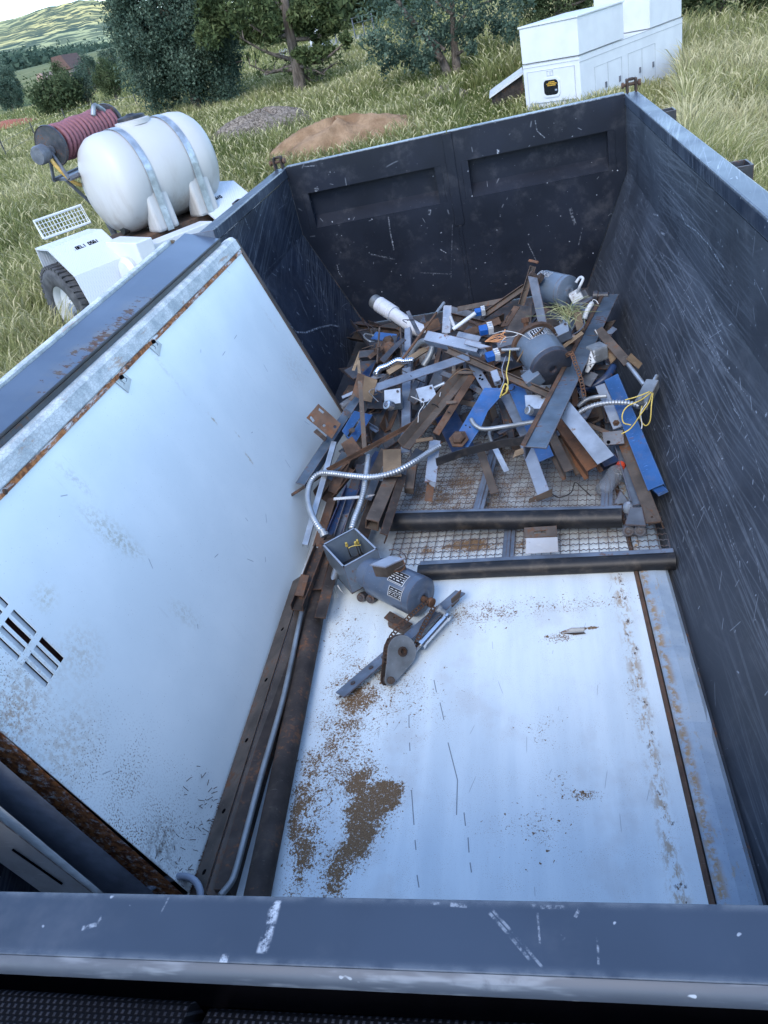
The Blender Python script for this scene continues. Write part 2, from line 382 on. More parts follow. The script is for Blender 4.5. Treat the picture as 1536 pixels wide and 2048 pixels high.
TGL = traced_px([([(674, 528), (678, 545), (685, 555)], .005, .9), ([(777, 432), (780, 460), (788, 500)], .009, .4), ([(860, 418), (858, 430)], .02, .4), ([(880, 498), (893, 506)], .006, .7), ([(608, 333), (634, 331)], .006, .7), ([(633, 375), (634, 383)], .03, .45), ([(996, 298), (995, 312)], .018, .95), ([(1055, 485), (1072, 520)], .006, .4), ([(1070, 240), (1074, 262), (1090, 276)], .006, .45), ([(1140, 415), (1150, 450)], .02, .3), ([(1165, 455), (1157, 490)], .006, .35), ([(905, 445), (902, 560)], .004, .3), ([(740, 508), (790, 518)], .01, .25), ([(840, 545), (905, 548)], .006, .25)], y=LY_)
FRL = traced_px([([(553, 1800), (540, 1850), (523, 1908)], .011, .7), ([(206, 1832), (195, 1848), (163, 1857)], .005, .6), ([(440, 1918), (456, 1920)], .01, .7), ([(985, 1820), (1030, 1870), (1085, 1935)], .0026, .3), ([(978, 1825), (1020, 1872), (1060, 1920)], .003, .3), ([(1075, 1825), (1080, 1890)], .002, .4), ([(860, 1806), (880, 1808)], .003, .5), ([(900, 1809), (935, 1812)], .004, .4), ([(1060, 1813), (1130, 1815)], .004, .35), ([(1195, 1870), (1197, 1930)], .002, .35), ([(340, 1790), (320, 1830)], .002, .3), ([(1160, 1815), (1150, 1835)], .003, .5)], z=1.10)
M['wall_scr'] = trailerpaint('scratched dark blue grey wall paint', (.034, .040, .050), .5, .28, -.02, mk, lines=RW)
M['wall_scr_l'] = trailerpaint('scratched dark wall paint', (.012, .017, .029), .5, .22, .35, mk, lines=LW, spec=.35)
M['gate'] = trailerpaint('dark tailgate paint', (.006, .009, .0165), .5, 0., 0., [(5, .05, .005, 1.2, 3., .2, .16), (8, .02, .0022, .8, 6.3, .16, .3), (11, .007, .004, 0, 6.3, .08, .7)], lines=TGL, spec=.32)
M['rail'] = trailerpaint('rail paint', (.02, .029, .046), .34, .5, 1.35, [(7, .05, .003, 1.3, 1.2, .35, .45), (14, .012, .003, 1, 6, .12, .6)], wear=.35)
M['frail'] = trailerpaint('front rail paint', (.02, .031, .05), .45, 0., 0., [(6, .04, .0035, 1.2, 1.4, .2, .25), (9, .03, .003, .2, 3, .14, .25), (15, .006, .0035, 1, 6, .06, .7)], wear=.2, lines=FRL)
M['lip'] = trailerpaint('worn rail lip', (.034, .042, .056), .42, 0., 0., [(9, .02, .003, 1.2, 2.4, .2, .3)], patch=.16)
n = N('knitted tarp mesh'); p = n.pos()
wx_, wy_, wz_ = n.sep(p)
row = n.math('SINE', n.mul(n.add(wy_, n.mul(wz_, .5)), 620)); colm = n.math('SINE', n.add(n.mul(wx_, 900), n.mul(n.math('SIGN', row), 1.57)))
wv = n.mul(n.ss(colm, -.2, .8), n.ss(n.math('ABSOLUTE', row), .2, .8)); wv = n.mul(wv, n.ss(n.noise(p, 25, 3), .25, .7, .35, 1.))
M['tarp'] = n.bsdf(n.mix(wv, (.002, .002, .003), (.03, .031, .038)), .8, spec=.12, normal=n.bump(wv, .6, .004))
# white sheet lying on the trailer floor (uv = x,y metres)
def sheet_floor():
    n = N('dirty white enamel sheet'); uv = n.uv(); p = n.pos()
    c = n.mix(n.ss(n.noise(n.mapv(uv, (9, 1.2, 1)), 1, 4, .6, dim='2D'), .3, .75), (.55, .62, .645), (.66, .725, .735))
    g = n.noise(uv, 150, 3, .7, dim='2D'); g2 = n.noise(uv, 420, 2, .6, dim='2D'); lg = n.noise(uv, 14, 4, .65, dim='2D')
    D = None
    for (px, py, rx, ry, rot, s) in DIRT:
        q = atz(px, py, .03); k = n.mul(n.blob(uv, q.x, q.y, rx, ry, rot), s); D = k if D is None else n.add(D, k)
    D = n.mul(D, n.ss(lg, .25, .68, .45, 1.25))
    D = n.mn(D, .92)
    big = n.noise(uv, 62, 3, .6, dim='2D')
    k1 = n.ss(n.add(n.mul(g, .6), n.mul(g2, .4)), n.sub(.69, n.mul(D, .35)), n.sub(.715, n.mul(D, .33)))
    k2 = n.ss(big, n.sub(.75, n.mul(D, .26)), n.sub(.77, n.mul(D, .25)))
    k = n.mul(n.mx(k1, k2), n.ss(D, .02, .1))
    fine = n.ss(g2, .655, .70); k = n.mx(k, n.mul(fine, n.ss(lg, .35, .7, .15, .8)))
    dc = n.mix(n.ss(g2, .3, .7), (.075, .046, .026), (.25, .15, .072))
    # rust bleeding along the fold
    x, y, _ = n.sep(uv)
    band = n.ss(n.math('ABSOLUTE', n.sub(x, .598)), .0, .035, 1, 0)
    rs = n.mul(band, n.ss(n.noise(n.mapv(uv, (40, 17, 1)), 1, 6, .78, dim='2D'), .47, .6))
    c = n.mix(n.mul(rs, .75), c, (.31, .19, .07))
    dk = n.mul(n.ss(n.math('ABSOLUTE', n.sub(x, .605)), .006, .02, 1, 0), n.ss(n.noise(n.mapv(uv, (60, 34, 1)), 1, 3, .6, dim='2D'), .64, .68)); c = n.mix(n.mul(dk, .9), c, (.06, .03, .015))
    c = n.mix(n.mul(n.ss(y, 1.80, 1.95), n.ss(lg, .2, .6, .35, .75)), c, (.2, .2, .195))
    smear = n.mul(n.ss(n.noise(uv, 5, 4, .6, dim='2D'), .52, .72), .22); c = n.mix(smear, c, (.4, .36, .33))
    st = n.strokes(uv, 9, .035, .0012, 1.57, .9, .3, 1.); c = n.mix(n.mul(st, .5), c, (.15, .16, .18))
    for (a, b2) in MARKS:
        a = atz(*a, .03); b2 = atz(*b2, .03); L = (b2-a).length; an = math.atan2(b2.y-a.y, b2.x-a.x); cx, cy = (a.x+b2.x)/2, (a.y+b2.y)/2
        xx = n.sub(x, cx); yy = n.sub(y, cy)
        al = n.add(n.mul(xx, math.cos(an)), n.mul(yy, math.sin(an))); ac = n.sub(n.mul(yy, math.cos(an)), n.mul(xx, math.sin(an)))
        ms = n.mul(n.math('LESS_THAN', n.math('ABSOLUTE', al), L/2), n.math('LESS_THAN', n.math('ABSOLUTE', ac), .0015)); c = n.mix(n.mul(ms, .75), c, (.06, .07, .09))
    c = n.mix(k, c, dc)
    ro = n.mix(k, (.33,)*3, (.9,)*3)
    return n.bsdf(c, ro, 0., .5, n.bump(n.add(n.mul(k, 1.), n.noise(uv, 4, 2)), .3, .006))
DIRT = [(745, 1600, .11, .17, .2, 1.0), (790, 1585, .07, .06, 0, .8), (720, 1680, .07, .14, -.2, .75), (660, 1760, .08, .12, 0, .8), (600, 1720, .07, .2, 0, .75), (600, 1600, .06, .2, 0, .5), (590, 1650, .03, .1, 0, .4),
        (660, 1540, .18, .25, .2, .5), (690, 1430, .2, .28, .2, .42), (730, 1350, .22, .25, .3, .38), (680, 1260, .2, .25, 0, .34), (820, 1400, .28, .28, 0, .3), (900, 1240, .35, .15, 0, .3), (700, 1650, .2, .25, 0, .3),
        (1180, 1256, .05, .012, 0, 1.2), (1120, 1275, .12, .04, 0, .6), (1000, 1220, .35, .12, 0, .35), (1200, 1200, .3, .12, 0, .35), (1175, 1590, .09, .03, 0, .5), (1120, 1560, .06, .05, 0, .35), (1090, 1460, .12, .1, 0, .36),
        (1060, 1650, .2, .2, 0, .3), (1270, 1400, .05, .3, 0, .3), (940, 1090, .14, .07, 0, .95), (860, 1100, .2, .08, 0, .65), (1060, 1090, .35, .1, 0, .6), (1000, 990, .5, .3, 0, .5), (850, 980, .4, .3, 0, .5), (1000, 900, .6, .35, 0, .5)]
MARKS = [((880, 1405), (888, 1440)), ((896, 1485), (915, 1560)), ((915, 1560), (913, 1630)), ((928, 1625), (931, 1652)), ((818, 1430), (818, 1455)), ((819, 1485), (820, 1502)), ((823, 1580), (828, 1650)), ((830, 1680), (832, 1700)), ((834, 1750), (838, 1775)), ((936, 1675), (938, 1705)), ((940, 1725), (943, 1745)), ((868, 1360), (873, 1385))]
M['sheet'] = sheet_floor()
def sheet_lean():
    """upright white panel face: yellowed drips, rub marks, speckles low down (uv = y,z)"""
    n = N('white panel enamel'); uv = n.uv(); p = n.pos()
    c = n.mix(n.ss(n.noise(p, 3, 4, .6), .3, .75), (.68, .73, .71), (.76, .80, .77))
    rub = n.ss(n.noise(n.mapv(uv, (26, 5, 1), (0, 0, .25)), 1, 5, .7, dim='2D'), .6, .8)
    c = n.mix(n.mul(rub, n.ss(n.noise(p, 2.3, 2), .5, .72, 0, .3)), c, (.4, .38, .36))
    for (py_, pz_, ry, rz, rot, s, cc) in LEANSTAIN:
        k = n.mul(n.blob(uv, py_, pz_, ry, rz, rot), n.ss(n.noise(uv, 60, 5, .75, dim='2D'), .42, .62)); c = n.mix(n.mul(k, s), c, cc)
    g = n.noise(uv, 210, 2, .6, dim='2D')
    low = n.mx(n.blob(uv, .62, .28, .35, .5), n.mul(n.blob(uv, .6, .75, .3, .4), .7))
    k = n.ss(g, n.sub(.76, n.mul(low, .22)), n.sub(.79, n.mul(low, .2))); k = n.mul(k, n.ss(n.noise(uv, 9, 3, dim='2D'), .3, .6, .2, 1))
    c = n.mix(n.mul(k, .85), c, (.14, .08, .045))
    st = n.strokes(uv, 6, .03, .0018, 1.2, 3, .22, 2.); c = n.mix(n.mul(st, .65), c, (.1, .12, .15))
    return n.bsdf(c, .34, 0., .5, n.bump(n.noise(p, 2.2, 3), .22, .02))
M['lean'] = None
def weathered(name):
    n = N(name); uv = n.uv(); p = n.pos()
    c = n.mix(n.ss(n.noise(p, 14, 5, .7), .3, .7), (.3, .34, .35), (.6, .62, .6))
    cr = n.ss(n.vor(n.mapv(p, (1, .45, 1)), 130, '3D', 1., 'DISTANCE_TO_EDGE')['Distance'], .02, .10, 1, 0); c = n.mix(n.mul(cr, .35), c, (.17, .17, .17))
    r = n.ss(n.noise(n.mapv(p, (30, 6, 30)), 1, 5, .7), .6, .7); c = n.mix(n.mul(r, .7), c, (.34, .2, .11))
    return n.bsdf(c, .6, 0., .4, n.bump(n.noise(p, 90, 3), .3, .003))
M['weath'] = weathered('cracked white edge paint')
def rustedge(name):
    n = N(name); p = n.pos()
    r = n.ss(n.noise(n.mapv(p, (40, 9, 40)), 1, 5, .75), .33, .5)
    c = n.mix(r, (.62, .64, .63), n.mix(n.ss(n.noise(p, 70, 3), .35, .65), (.13, .045, .018), (.38, .15, .05)))
    return n.bsdf(c, .75, 0., .3, n.bump(n.noise(p, 120, 3), .4, .003))
M['rustedge'] = rustedge('rust bleeding through white paint')
def peeled():
    n = N('peeling blue grey paint'); p = n.pos(); x, y, z = n.sep(p)
    c = n.mix(n.ss(n.noise(p, 4, 3), .3, .7), (.05, .075, .115), (.07, .10, .145))
    edge = n.ss(x, -1.02, -.945)
    reg = n.mul(n.ss(n.math('ABSOLUTE', n.sub(y, 1.85)), .15, .75, 1, 0), edge)
    k = n.ss(n.noise(n.mapv(p, (26, 30, 26)), 1, 5, .72), n.sub(.74, n.mul(reg, .26)), n.sub(.77, n.mul(reg, .25)))
    k = n.mul(k, n.ss(reg, .02, .15))
    d = n.mix(n.ss(n.noise(p, 55, 4), .35, .65), (.10, .078, .06), (.075, .033, .02))
    dustm = n.mul(n.ss(n.noise(p, 7, 5, .7), .45, .7), n.mul(reg, .7)); c = n.mix(dustm, c, (.16, .145, .12))
    return n.bsdf(n.mix(k, c, d), n.mix(k, (.3,)*3, (.8,)*3), 0., .5)
M['peel'] = peeled()
M['flange'] = None
def flange():
    n = N('white folded edge with slope shade'); uv = n.uv(); p = n.pos(); x, y, _ = n.sep(uv)
    c = n.mix(n.ss(n.noise(uv, 6, 4, .6, dim='2D'), .3, .7), (.24, .31, .385), (.34, .41, .475))  # white fold coloured darker and bluer, its slope's shading painted in
    r = n.ss(n.noise(n.mapv(uv, (30, 12, 1)), 1, 5, .75, dim='2D'), .6, .7); c = n.mix(n.mul(r, .5), c, (.36, .27, .15))
    e = n.ss(n.math('ABSOLUTE', n.sub(x, .686)), .0, .022, 1, 0); c = n.mix(n.mul(e, n.ss(n.noise(uv, 35, 4, .7, dim='2D'), .4, .6)), c, (.3, .2, .1))
    g = n.ss(n.noise(uv, 260, 2, .6, dim='2D'), .71, .74); c = n.mix(n.mul(g, .8), c, (.09, .06, .04))
    return n.bsdf(c, .36)
M['flange'] = flange()
# ------------------------------------------------------------------ the dump trailer
W2, WF, HZ, ZC, LY = 1.05, 0.77, 1.10, 0.683, 4.69
tr = empty('dump_trailer', (0, 2.3, -.35), 'dark blue grey dump trailer with scratched sloping sides and two door tailgate', 'trailer')
b = MB(); b.box((-.80, -.06, -.06), (.80, LY+.03, 0)); b.obj('floor_plate', M['dkgrey'], tr)
b = MB(); b.box((-.95, -.5, -.28), (-.8, LY, -.07)); b.box((.8, -.5, -.28), (.95, LY, -.07)); b.obj('chassis_rail', M['dkgrey'], tr)
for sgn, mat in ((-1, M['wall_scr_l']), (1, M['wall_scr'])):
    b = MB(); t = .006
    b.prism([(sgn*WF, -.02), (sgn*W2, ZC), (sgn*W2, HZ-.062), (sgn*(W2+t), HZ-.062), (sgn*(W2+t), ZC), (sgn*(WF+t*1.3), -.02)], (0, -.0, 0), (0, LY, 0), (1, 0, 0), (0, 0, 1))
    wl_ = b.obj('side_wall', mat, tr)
    b = MB(); b.box((W2-.003 if sgn > 0 else -(W2+.072), -.09, HZ-.06), (W2+.072 if sgn > 0 else -(W2-.003), LY+.01, HZ)); b.obj('top_rail', M['rail'], wl_, bevel=.007)
    for yy in (1.25, 2.62, 4.02):
        x0 = sgn*(W2+.074); x1 = sgn*(W2+.15); xa, xb = min(x0, x1), max(x0, x1)
        b = MB(); b.ringprism(rect(xa, yy-.05, xb, yy+.05), rect(xa+.007, yy-.043, xb-.007, yy+.043), (0, 0, HZ-.16), (0, 0, HZ-.025), (1, 0, 0), (0, 1, 0)); b.obj('stake_pocket', M['dkgrey'], wl_)
    for yy in np.linspace(.4, 4.4, 8):
        b = MB(); b.prism([(sgn*(WF+.02), 0), (sgn*(W2+.02), ZC), (sgn*(W2+.06), ZC), (sgn*(W2+.06), -.0)], (0, yy-.03, 0), (0, yy+.03, 0), (1, 0, 0), (0, 0, 1)); b.obj('side_post', M['dkgrey'], wl_)
fw = MB(); fw.prism([(-WF, 0), (-W2, ZC), (-W2, HZ-.06), (W2, HZ-.06), (W2, ZC), (WF, 0)], (0, -.012, 0), (0, -.004, 0), (1, 0, 0), (0, 0, 1)); fwo = fw.obj('front_wall', M['gate'], tr)
yf = atz(768, 1938, HZ).y
# front rail: flat top, bevelled outer lip
b = MB(); b.prism([(0, HZ), (yf, HZ), (yf, HZ-.018), (0, HZ-.075)], (-W2-.07, 0, 0), (W2+.07, 0, 0), (0, 1, 0), (0, 0, 1)); fr0 = b.obj('top_rail', M['frail'], fwo, bevel=.001)
b = MB(); b.prism([(yf-.0005, HZ-.001), (yf-.006, HZ-.004), (yf-.009, HZ-.009), (yf-.011, HZ-.016), (yf-.010, HZ-.019), (yf-.0005, HZ-.019)], (-W2-.07, 0, 0), (W2+.07, 0, 0), (0, 1, 0), (0, 0, 1)); b.obj('rail_lip', M['lip'], fr0, smooth=50)
# rolled tarp hung along the outside of the front wall
for xa, xb, zt_ in ((-W2-.05, .052, 1.072), (.064, W2+.05, 1.060)):
    y0_, r_, rows = yf-.0165, .012, []
    sec = [(y0_, .95)]+[(y0_-r_+r_*math.cos(a), zt_-r_+r_*math.sin(a)) for a in np.linspace(0, math.pi/2, 6)]+[(y0_-.06, zt_+.008), (y0_-.13, zt_+.01), (y0_-.20, zt_-.01), (y0_-.235, zt_-.06), (y0_-.22, .93), (y0_-.1, .9)]
    b = MB(); b.quadgrid([[(x, y, z+.003*math.sin(x*9+y*30)) for y, z in sec+[sec[0]]] for x in np.linspace(xa, xb, 40)]); n_ = len(sec)+1
    b.f += [tuple(range(n_-1)), tuple(40*n_-2-k for k in range(n_-1))]; b.obj('rolled_tarp', M['tarp'], tr, smooth=50)
b = MB(); b.box((-W2-.05, yf-.35, HZ-.31), (W2+.05, yf-.001, HZ-.255)); b.box((-W2-.05, yf-.006, HZ-.254), (W2+.05, yf+.03, HZ-.077)); b.obj('shelf_gap_shade', M['void'], tr)  # shelf, plus a black strip standing in for the shade below the lip
# tailgate doors
TG = lambda x, y: (x, y)
def door(x0, x1, rx0, rx1):
    sg = -1 if x0 < -.5 else 1
    if sg < 0: outer = [(-W2+.004, HZ), (-W2+.004, ZC), (-WF+.004, .004), (x1, .004), (x1, HZ)]
    else: outer = [(x0, .004), (WF-.004, .004), (W2-.004, ZC), (W2-.004, HZ), (x0, HZ)]
    zt, zb = .925, .705
    d = flat('tailgate_door', outer, [rect(rx0, zb, rx1, zt)], .008, (0, LY, 0), (1, 0, 0), (0, 0, 1), M['gate'], tr)
    q = MB(); dp = .075
    P = lambda x, y, z: (x, y, z)
    # recessed pan: sides, sloping lower ledge, back
    q.quadgrid([[P(rx0, LY, zt), P(rx1, LY, zt)], [P(rx0, LY+dp, zt), P(rx1, LY+dp, zt)], [P(rx0, LY+dp, zb+.065), P(rx1, LY+dp, zb+.065)], [P(rx0, LY, zb), P(rx1, LY, zb)]])
    for xx in (rx0, rx1):
        k = len(q.v); q.v += [P(xx, LY, zt), P(xx, LY+dp, zt), P(xx, LY+dp, zb+.065), P(xx, LY, zb)]; q.f.append((k, k+1, k+2, k+3))
    q.obj('recessed_panel', M['gate'], d)
    for xx in (rx0+.001, rx1-.043): q = MB(); q.box((xx, LY-.003, zb), (xx+.042, LY+.03, zt-.001)); q.obj('stiffener', M['gate'], d)
    q = MB(); q.box((outer[0][0] if sg < 0 else x0, LY-.004, HZ), (x1 if sg < 0 else W2-.004, LY+.06, HZ+.006)); q.obj('top_edge', M['rail'], d, bevel=.002)
    return d
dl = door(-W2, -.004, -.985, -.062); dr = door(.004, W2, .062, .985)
b = MB(); b.box((-.03, LY-.012, .55), (.03, LY-.0045, HZ-.002)); b.box((-.012, LY-.010, .02), (.012, LY-.0045, .55)); b.obj('centre_strip', M['gate'], dl, bevel=.003)
for sgn in (-1, 1):
    b = MB(); b.prism([(sgn*(WF-.05), -.02), (sgn*(W2-.03), ZC), (sgn*(W2-.03), HZ-.003), (sgn*(W2+.07), HZ-.003), (sgn*(W2+.07), ZC-.05), (sgn*(WF+.06), -.02)], (0, LY+.012, 0), (0, LY+.05, 0), (1, 0, 0), (0, 0, 1)); b.obj('corner_post', M['dkgrey'], tr)
for sgn in (-1, 1):
    x = sgn*(W2+.035); b = MB()
    b.box((x-.03, LY-.03, HZ+.001), (x-.018, LY+.03, HZ+.075)); b.box((x+.018, LY-.03, HZ+.001), (x+.03, LY+.03, HZ+.075)); b.box((x-.018, LY+.005, HZ+.06), (x+.018, LY+.03, HZ+.075))
    hg = b.obj('hinge_lug', M['dkbrown'], tr, bevel=.006)
    b = MB(); b.lathe([(.001, 0), (.016, 0), (.016, .012), (.009, .013), (.009, .09), (.017, .091), (.017, .105), (.001, .106)], (x-.055, LY-.005, HZ+.045), (1, 0, 0), 10); b.obj('hinge_pin', M['rust'], hg)

# ------------------------------------------------------------------ white sheet on the floor
sh = empty('floor_sheet', (.1, 2, .015), 'big dirty white metal sheet lying flat on the trailer floor', 'metal sheet')
b = MB(); b.quadgrid([[(x, y, z) for x in np.linspace(-.60, .655, 14)] for y, z in ((.03, .03), (1.0, .03), (2.0, .03), (3.4, .03))]); b.quadgrid([[(x, y, .012) for x in (-.60, .655)] for y in (.03, 3.4)])
b.v[:] = b.v; shs = b.obj('face_sheet', M['sheet'], sh)
b = MB(); b.prism([(.655, .03), (.6585, .038), (.6665, .038), (.67, .03), (.67, .012), (.655, .012)], (0, .03, 0), (0, 3.4, 0), (1, 0, 0), (0, 0, 1)); b.obj('seam_strip', M['rust'], sh)
b = MB(); cs = []
for y in np.linspace(.03, 3.4, 60):
    dz = sum(-.008*math.exp(-((y-yy)/.02)**2) for yy in (1.06, 1.335, .86))
    cs.append([(.672, y, .03), (.68, y, .036+dz), (.72, y, .036+dz*1.2), (.757, y, .030+dz), (.767, y, .02), (.768, y, .008)])
b.quadgrid(cs); b.obj('folded_flange', M['flange'], sh)
def floorp(px, py, z=.03): return atz(px, py, z)

# ------------------------------------------------------------------ panels leaning on the left wall
FOOT = Vector((-.59, 0, .03)); TOP = Vector((-.898, 0, 1.052)); LV = (TOP-FOOT).normalized(); LNV = Vector((LV.z, 0, -LV.x))  # normal towards the bed
def lean(y, h, out=0.): return FOOT+LV*h+LNV*out+Vector((0, y, 0))
def leanpx(px, py, out=0.): return atpl(px, py, FOOT+LNV*out, LNV)
def leanuv(px, py):
    q = leanpx(px, py); return (q.y, q.z)
HL = (TOP-FOOT).length
LEANSTAIN = []
for (px, py, ry, rz, rot, s, cc) in [(160, 1310, .12, .1, 0, .35, (.4, .3, .16)), (20, 1440, .14, .1, 0, .7, (.36, .2, .08)), (215, 1060, .07, .16, .3, .5, (.4, .37, .25)), (250, 1090, .04, .12, .4, .5, (.4, .37, .25)), (370, 1230, .05, .1, .3, .45, (.42, .4, .3)),
        (425, 838, .010, .045, .05, 1., (.4, .3, .15)), (498, 918, .011, .05, .05, 1., (.38, .27, .12)), (475, 870, .007, .03, .1, .8, (.4, .32, .2)), (150, 960, .03, .1, .2, .5, (.42, .4, .36)), (330, 740, .02, .2, .1, .35, (.45, .42, .36)), (540, 640, .02, .12, .1, .4, (.5, .46, .4)), (90, 1195, .06, .05, 0, .45, (.42, .36, .2)), (60, 1360, .14, .1, 0, .45, (.38, .28, .17)), (130, 1500, .2, .12, 0, .5, (.42, .33, .22)), (590, 740, .2, .16, 0, .35, (.5, .46, .38)), (320, 1690, .1, .08, 0, .8, (.1, .08, .06))]:
    q = leanuv(px, py); LEANSTAIN.append((q[0], q[1], ry, rz, rot, s, cc))
M['lean'] = sheet_lean()
pn = empty('enamelled_sheet', tuple(lean(1.8, 0)), 'white enamelled metal door panel with louvre, front one leaning on the left trailer wall', 'metal panel')
Y0, Y1 = .562, 3.045
# louvre opening slots in the face: grid of slots near the lower left
uvec = Vector((0, 1, 0)); vvec = LV
def lp(px, py):
    q = leanpx(px, py)-FOOT; return (q.y, q.dot(LV))
slots = []
c0, c1, c2 = lp(128, 1316), lp(84, 1273), lp(118, 1332)
e1 = (c1[0]-c0[0], c1[1]-c0[1]); e2 = (c2[0]-c0[0], c2[1]-c0[1])   # along the slot / across the rows
grille = []
for i in range(5):
    for j in range(4):
        o = (c0[0]+e1[0]*1.22*i+e2[0]*j, c0[1]+e1[1]*1.22*i+e2[1]*j)
        qd = [o, (o[0]+e1[0], o[1]+e1[1]), (o[0]+e1[0]+e2[0]*.66, o[1]+e1[1]+e2[1]*.66), (o[0]+e2[0]*.66, o[1]+e2[1]*.66)]
        if min(p[0] for p in qd) > Y0+.02: grille.append((i, j, qd))
holes = [qd for i, j, qd in grille]
pface = flat('face_sheet', [(Y0, 0), (Y1, 0), (Y1, HL-.035), (Y0, HL-.035)], holes, .003, FOOT, uvec, vvec, M['lean'], pn)
b = MB()
for i, j, qd in grille:
    if (i, j) in ((0, 0), (1, 1)): continue
    k = len(b.v); ins = -.006
    b.v += [tuple(FOOT+uvec*p[0]+vvec*p[1]+LNV*(ins if n < 2 else -.0005)) for n, p in enumerate(qd)]; b.f.append((k, k+1, k+2, k+3))
b.obj('louvre_blade', M['whitish'], pn)
b = MB(); g0 = [p for _, _, q in grille for p in q]; yy = [p[0] for p in g0]; hh = [p[1] for p in g0]
k = 0; b.v += [tuple(FOOT+uvec*y+vvec*h+LNV*(-.03)) for y, h in ((min(yy)-.02, min(hh)-.02), (max(yy)+.02, min(hh)-.02), (max(yy)+.02, max(hh)+.02), (min(yy)-.02, max(hh)+.02))]; b.f.append((0, 1, 2, 3)); b.obj('louvre_backing', steel('dark red brown backing', (.06, .018, .014), rust=.3, rough=.8), pn)
# top edge member: rounded cracked white roll, rusty seam below
def leanprism(name, y0, y1, poly, mat, parent, **kw):
    q = MB(); q.prism(poly, FOOT+Vector((0, y0, 0)), FOOT+Vector((0, y1, 0)), LNV, LV); return q.obj(name, mat, parent, **kw)
rolled = [(.004, HL-.036), (.009, HL-.032), (.009, HL+.012), (.002, HL+.026), (-.012, HL+.032), (-.042, HL+.032), (-.044, HL-.03)]
leanprism('top_edge', Y0-.01, Y1+.012, rolled, M['weath'], pn, bevel=.002)
leanprism('rust_seam', Y0-.01, Y1+.004, [(.002, HL-.052), (.0075, HL-.050), (.0075, HL-.037), (.002, HL-.035)], M['rustedge'], pn)
for hy in (1.02, 2.3, 2.95, 1.75): 
    q = lean(hy, HL-.044, .008); b = MB(); b.lathe([(.001, .004), (.006, .003), (.008, 0)], q, LNV, 10); b.obj('screw', M['rust'], pn)
# far end channel, near end channel
q = MB(); q.prism([(0, -.045), (.028, -.045), (.028, .008), (0, .008)], lean(Y1+.001, 0), lean(Y1+.001, HL+.01), (0, 1, 0), LNV); q.obj('end_channel', M['brown'], pn)
def endquad(name, p0, p1, p2, p3, y, th, mat, parent):
    k = [aty(*p, y) for p in (p0, p1, p2, p3)]; q = MB(); q.v += [tuple(p) for p in k]+[tuple(aty(*p, y+th)) for p in (p0, p1, p2, p3)]; q.f += [(0, 1, 2, 3), (7, 6, 5, 4), (0, 4, 5, 1), (1, 5, 6, 2), (2, 6, 7, 3), (3, 7, 4, 0)]; return q.obj(name, mat, parent)
X0 = -260
def ext(a, b): return (X0, a[1]+(b[1]-a[1])*(X0-a[0])/(b[0]-a[0]))
L0, L1, L2, L3, L4 = ((0, 1464), (368, 1790)), ((0, 1522), (312, 1790)), ((0, 1612), (212, 1790)), ((0, 1641), (192, 1790)), ((0, 1725), (90, 1790))
def ends(name, A, B_, y, th, mat, parent): return endquad(name, ext(*A), A[1], B_[1], ext(*B_), y, th, mat, parent)
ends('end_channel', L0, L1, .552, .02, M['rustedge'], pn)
# latch plates left on the face
for cx, cy in ((302, 686), (238, 757)):
    y0, h0 = lp(cx, cy); pl = flat('latch_plate', rect(-.03, -.042, .03, .042), [rect(-.018, -.02, -.006, .022), rect(.004, -.026, .018, .004)], .004, FOOT+Vector((0, y0, 0))+LV*h0+LNV*.004, Vector((0, .9, 0))+LV*.35, LV*.9-Vector((0, .35, 0)), M['galv'], pn)
    q = MB(); q.lathe([(.001, 0), (.007, 0), (.007, .01), (.001, .011)], FOOT+Vector((0, y0, 0))+LV*h0+LNV*.006, LNV, 8); q.obj('rivet', M['void'], pl)
# thick blue grey panel behind, its flat top edge looks up
bx = empty('thick_panel', (-.95, 1.6, .3), 'thick hollow panel with peeling blue grey top edge, wedged between white panel and wall', 'metal panel')
zt = 1.135
b = MB(); b.loft([(-.925, zt-.033), (-1.028, zt), (-1.028, zt-.008), (-.925, zt-.041)], [(-.925, zt-.033), (-1.078, zt+.02), (-1.078, zt+.012), (-.925, zt-.041)], (0, .58, 0), (0, 2.955, 0), (1, 0, 0), (0, 0, 1)); b.obj('top_edge', M['peel'], bx, bevel=.002)
b = MB(); b.prism([(-.926, zt-.042), (-.934, zt-.040), (-.73, .2), (-.722, .2)], (0, .60, 0), (0, 2.95, 0), (1, 0, 0), (0, 0, 1)); b.obj('inner_skin', M['dkgrey'], bx)
ends('end_lip', L2, L3, .44, .03, M['paled_lip'], bx)
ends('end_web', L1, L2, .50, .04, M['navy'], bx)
b = MB(); b.box((-.945, 2.957, zt-.14), (-1.075, 2.966, zt+.008)); b.obj('end_plate', M['greyblue'], bx)
b = MB(); b.tube([(-.923, .6, zt-.034), (-.923, 2.95, zt-.034)], .0045, 6); b.obj('edge_seal', M['black'], bx)
# outermost panel: thin weathered edge
ob = empty('outer_panel', (-1.0, 1.5, .3), 'thin panel with flaking white edge, standing outermost on the left trailer rail', 'metal panel')
r0_ = [(-1.082, 1.12), (-1.082, 1.164), (-1.088, 1.168), (-1.102, 1.168), (-1.106, 1.16), (-1.106, 1.105), (-1.095, 1.104)]
b = MB(); b.loft([(x+.05, z-.025) for x, z in r0_], r0_, (0, .55, 0), (0, 2.80, 0), (1, 0, 0), (0, 0, 1)); b.obj('rolled_edge', M['weath'], ob)
b = MB(); b.tube([(-1.094, 2.80, 1.138), (-1.094, 2.84, 1.142)], [.03, .018], 12); b.obj('edge_cap', M['tan'], ob, smooth=60)
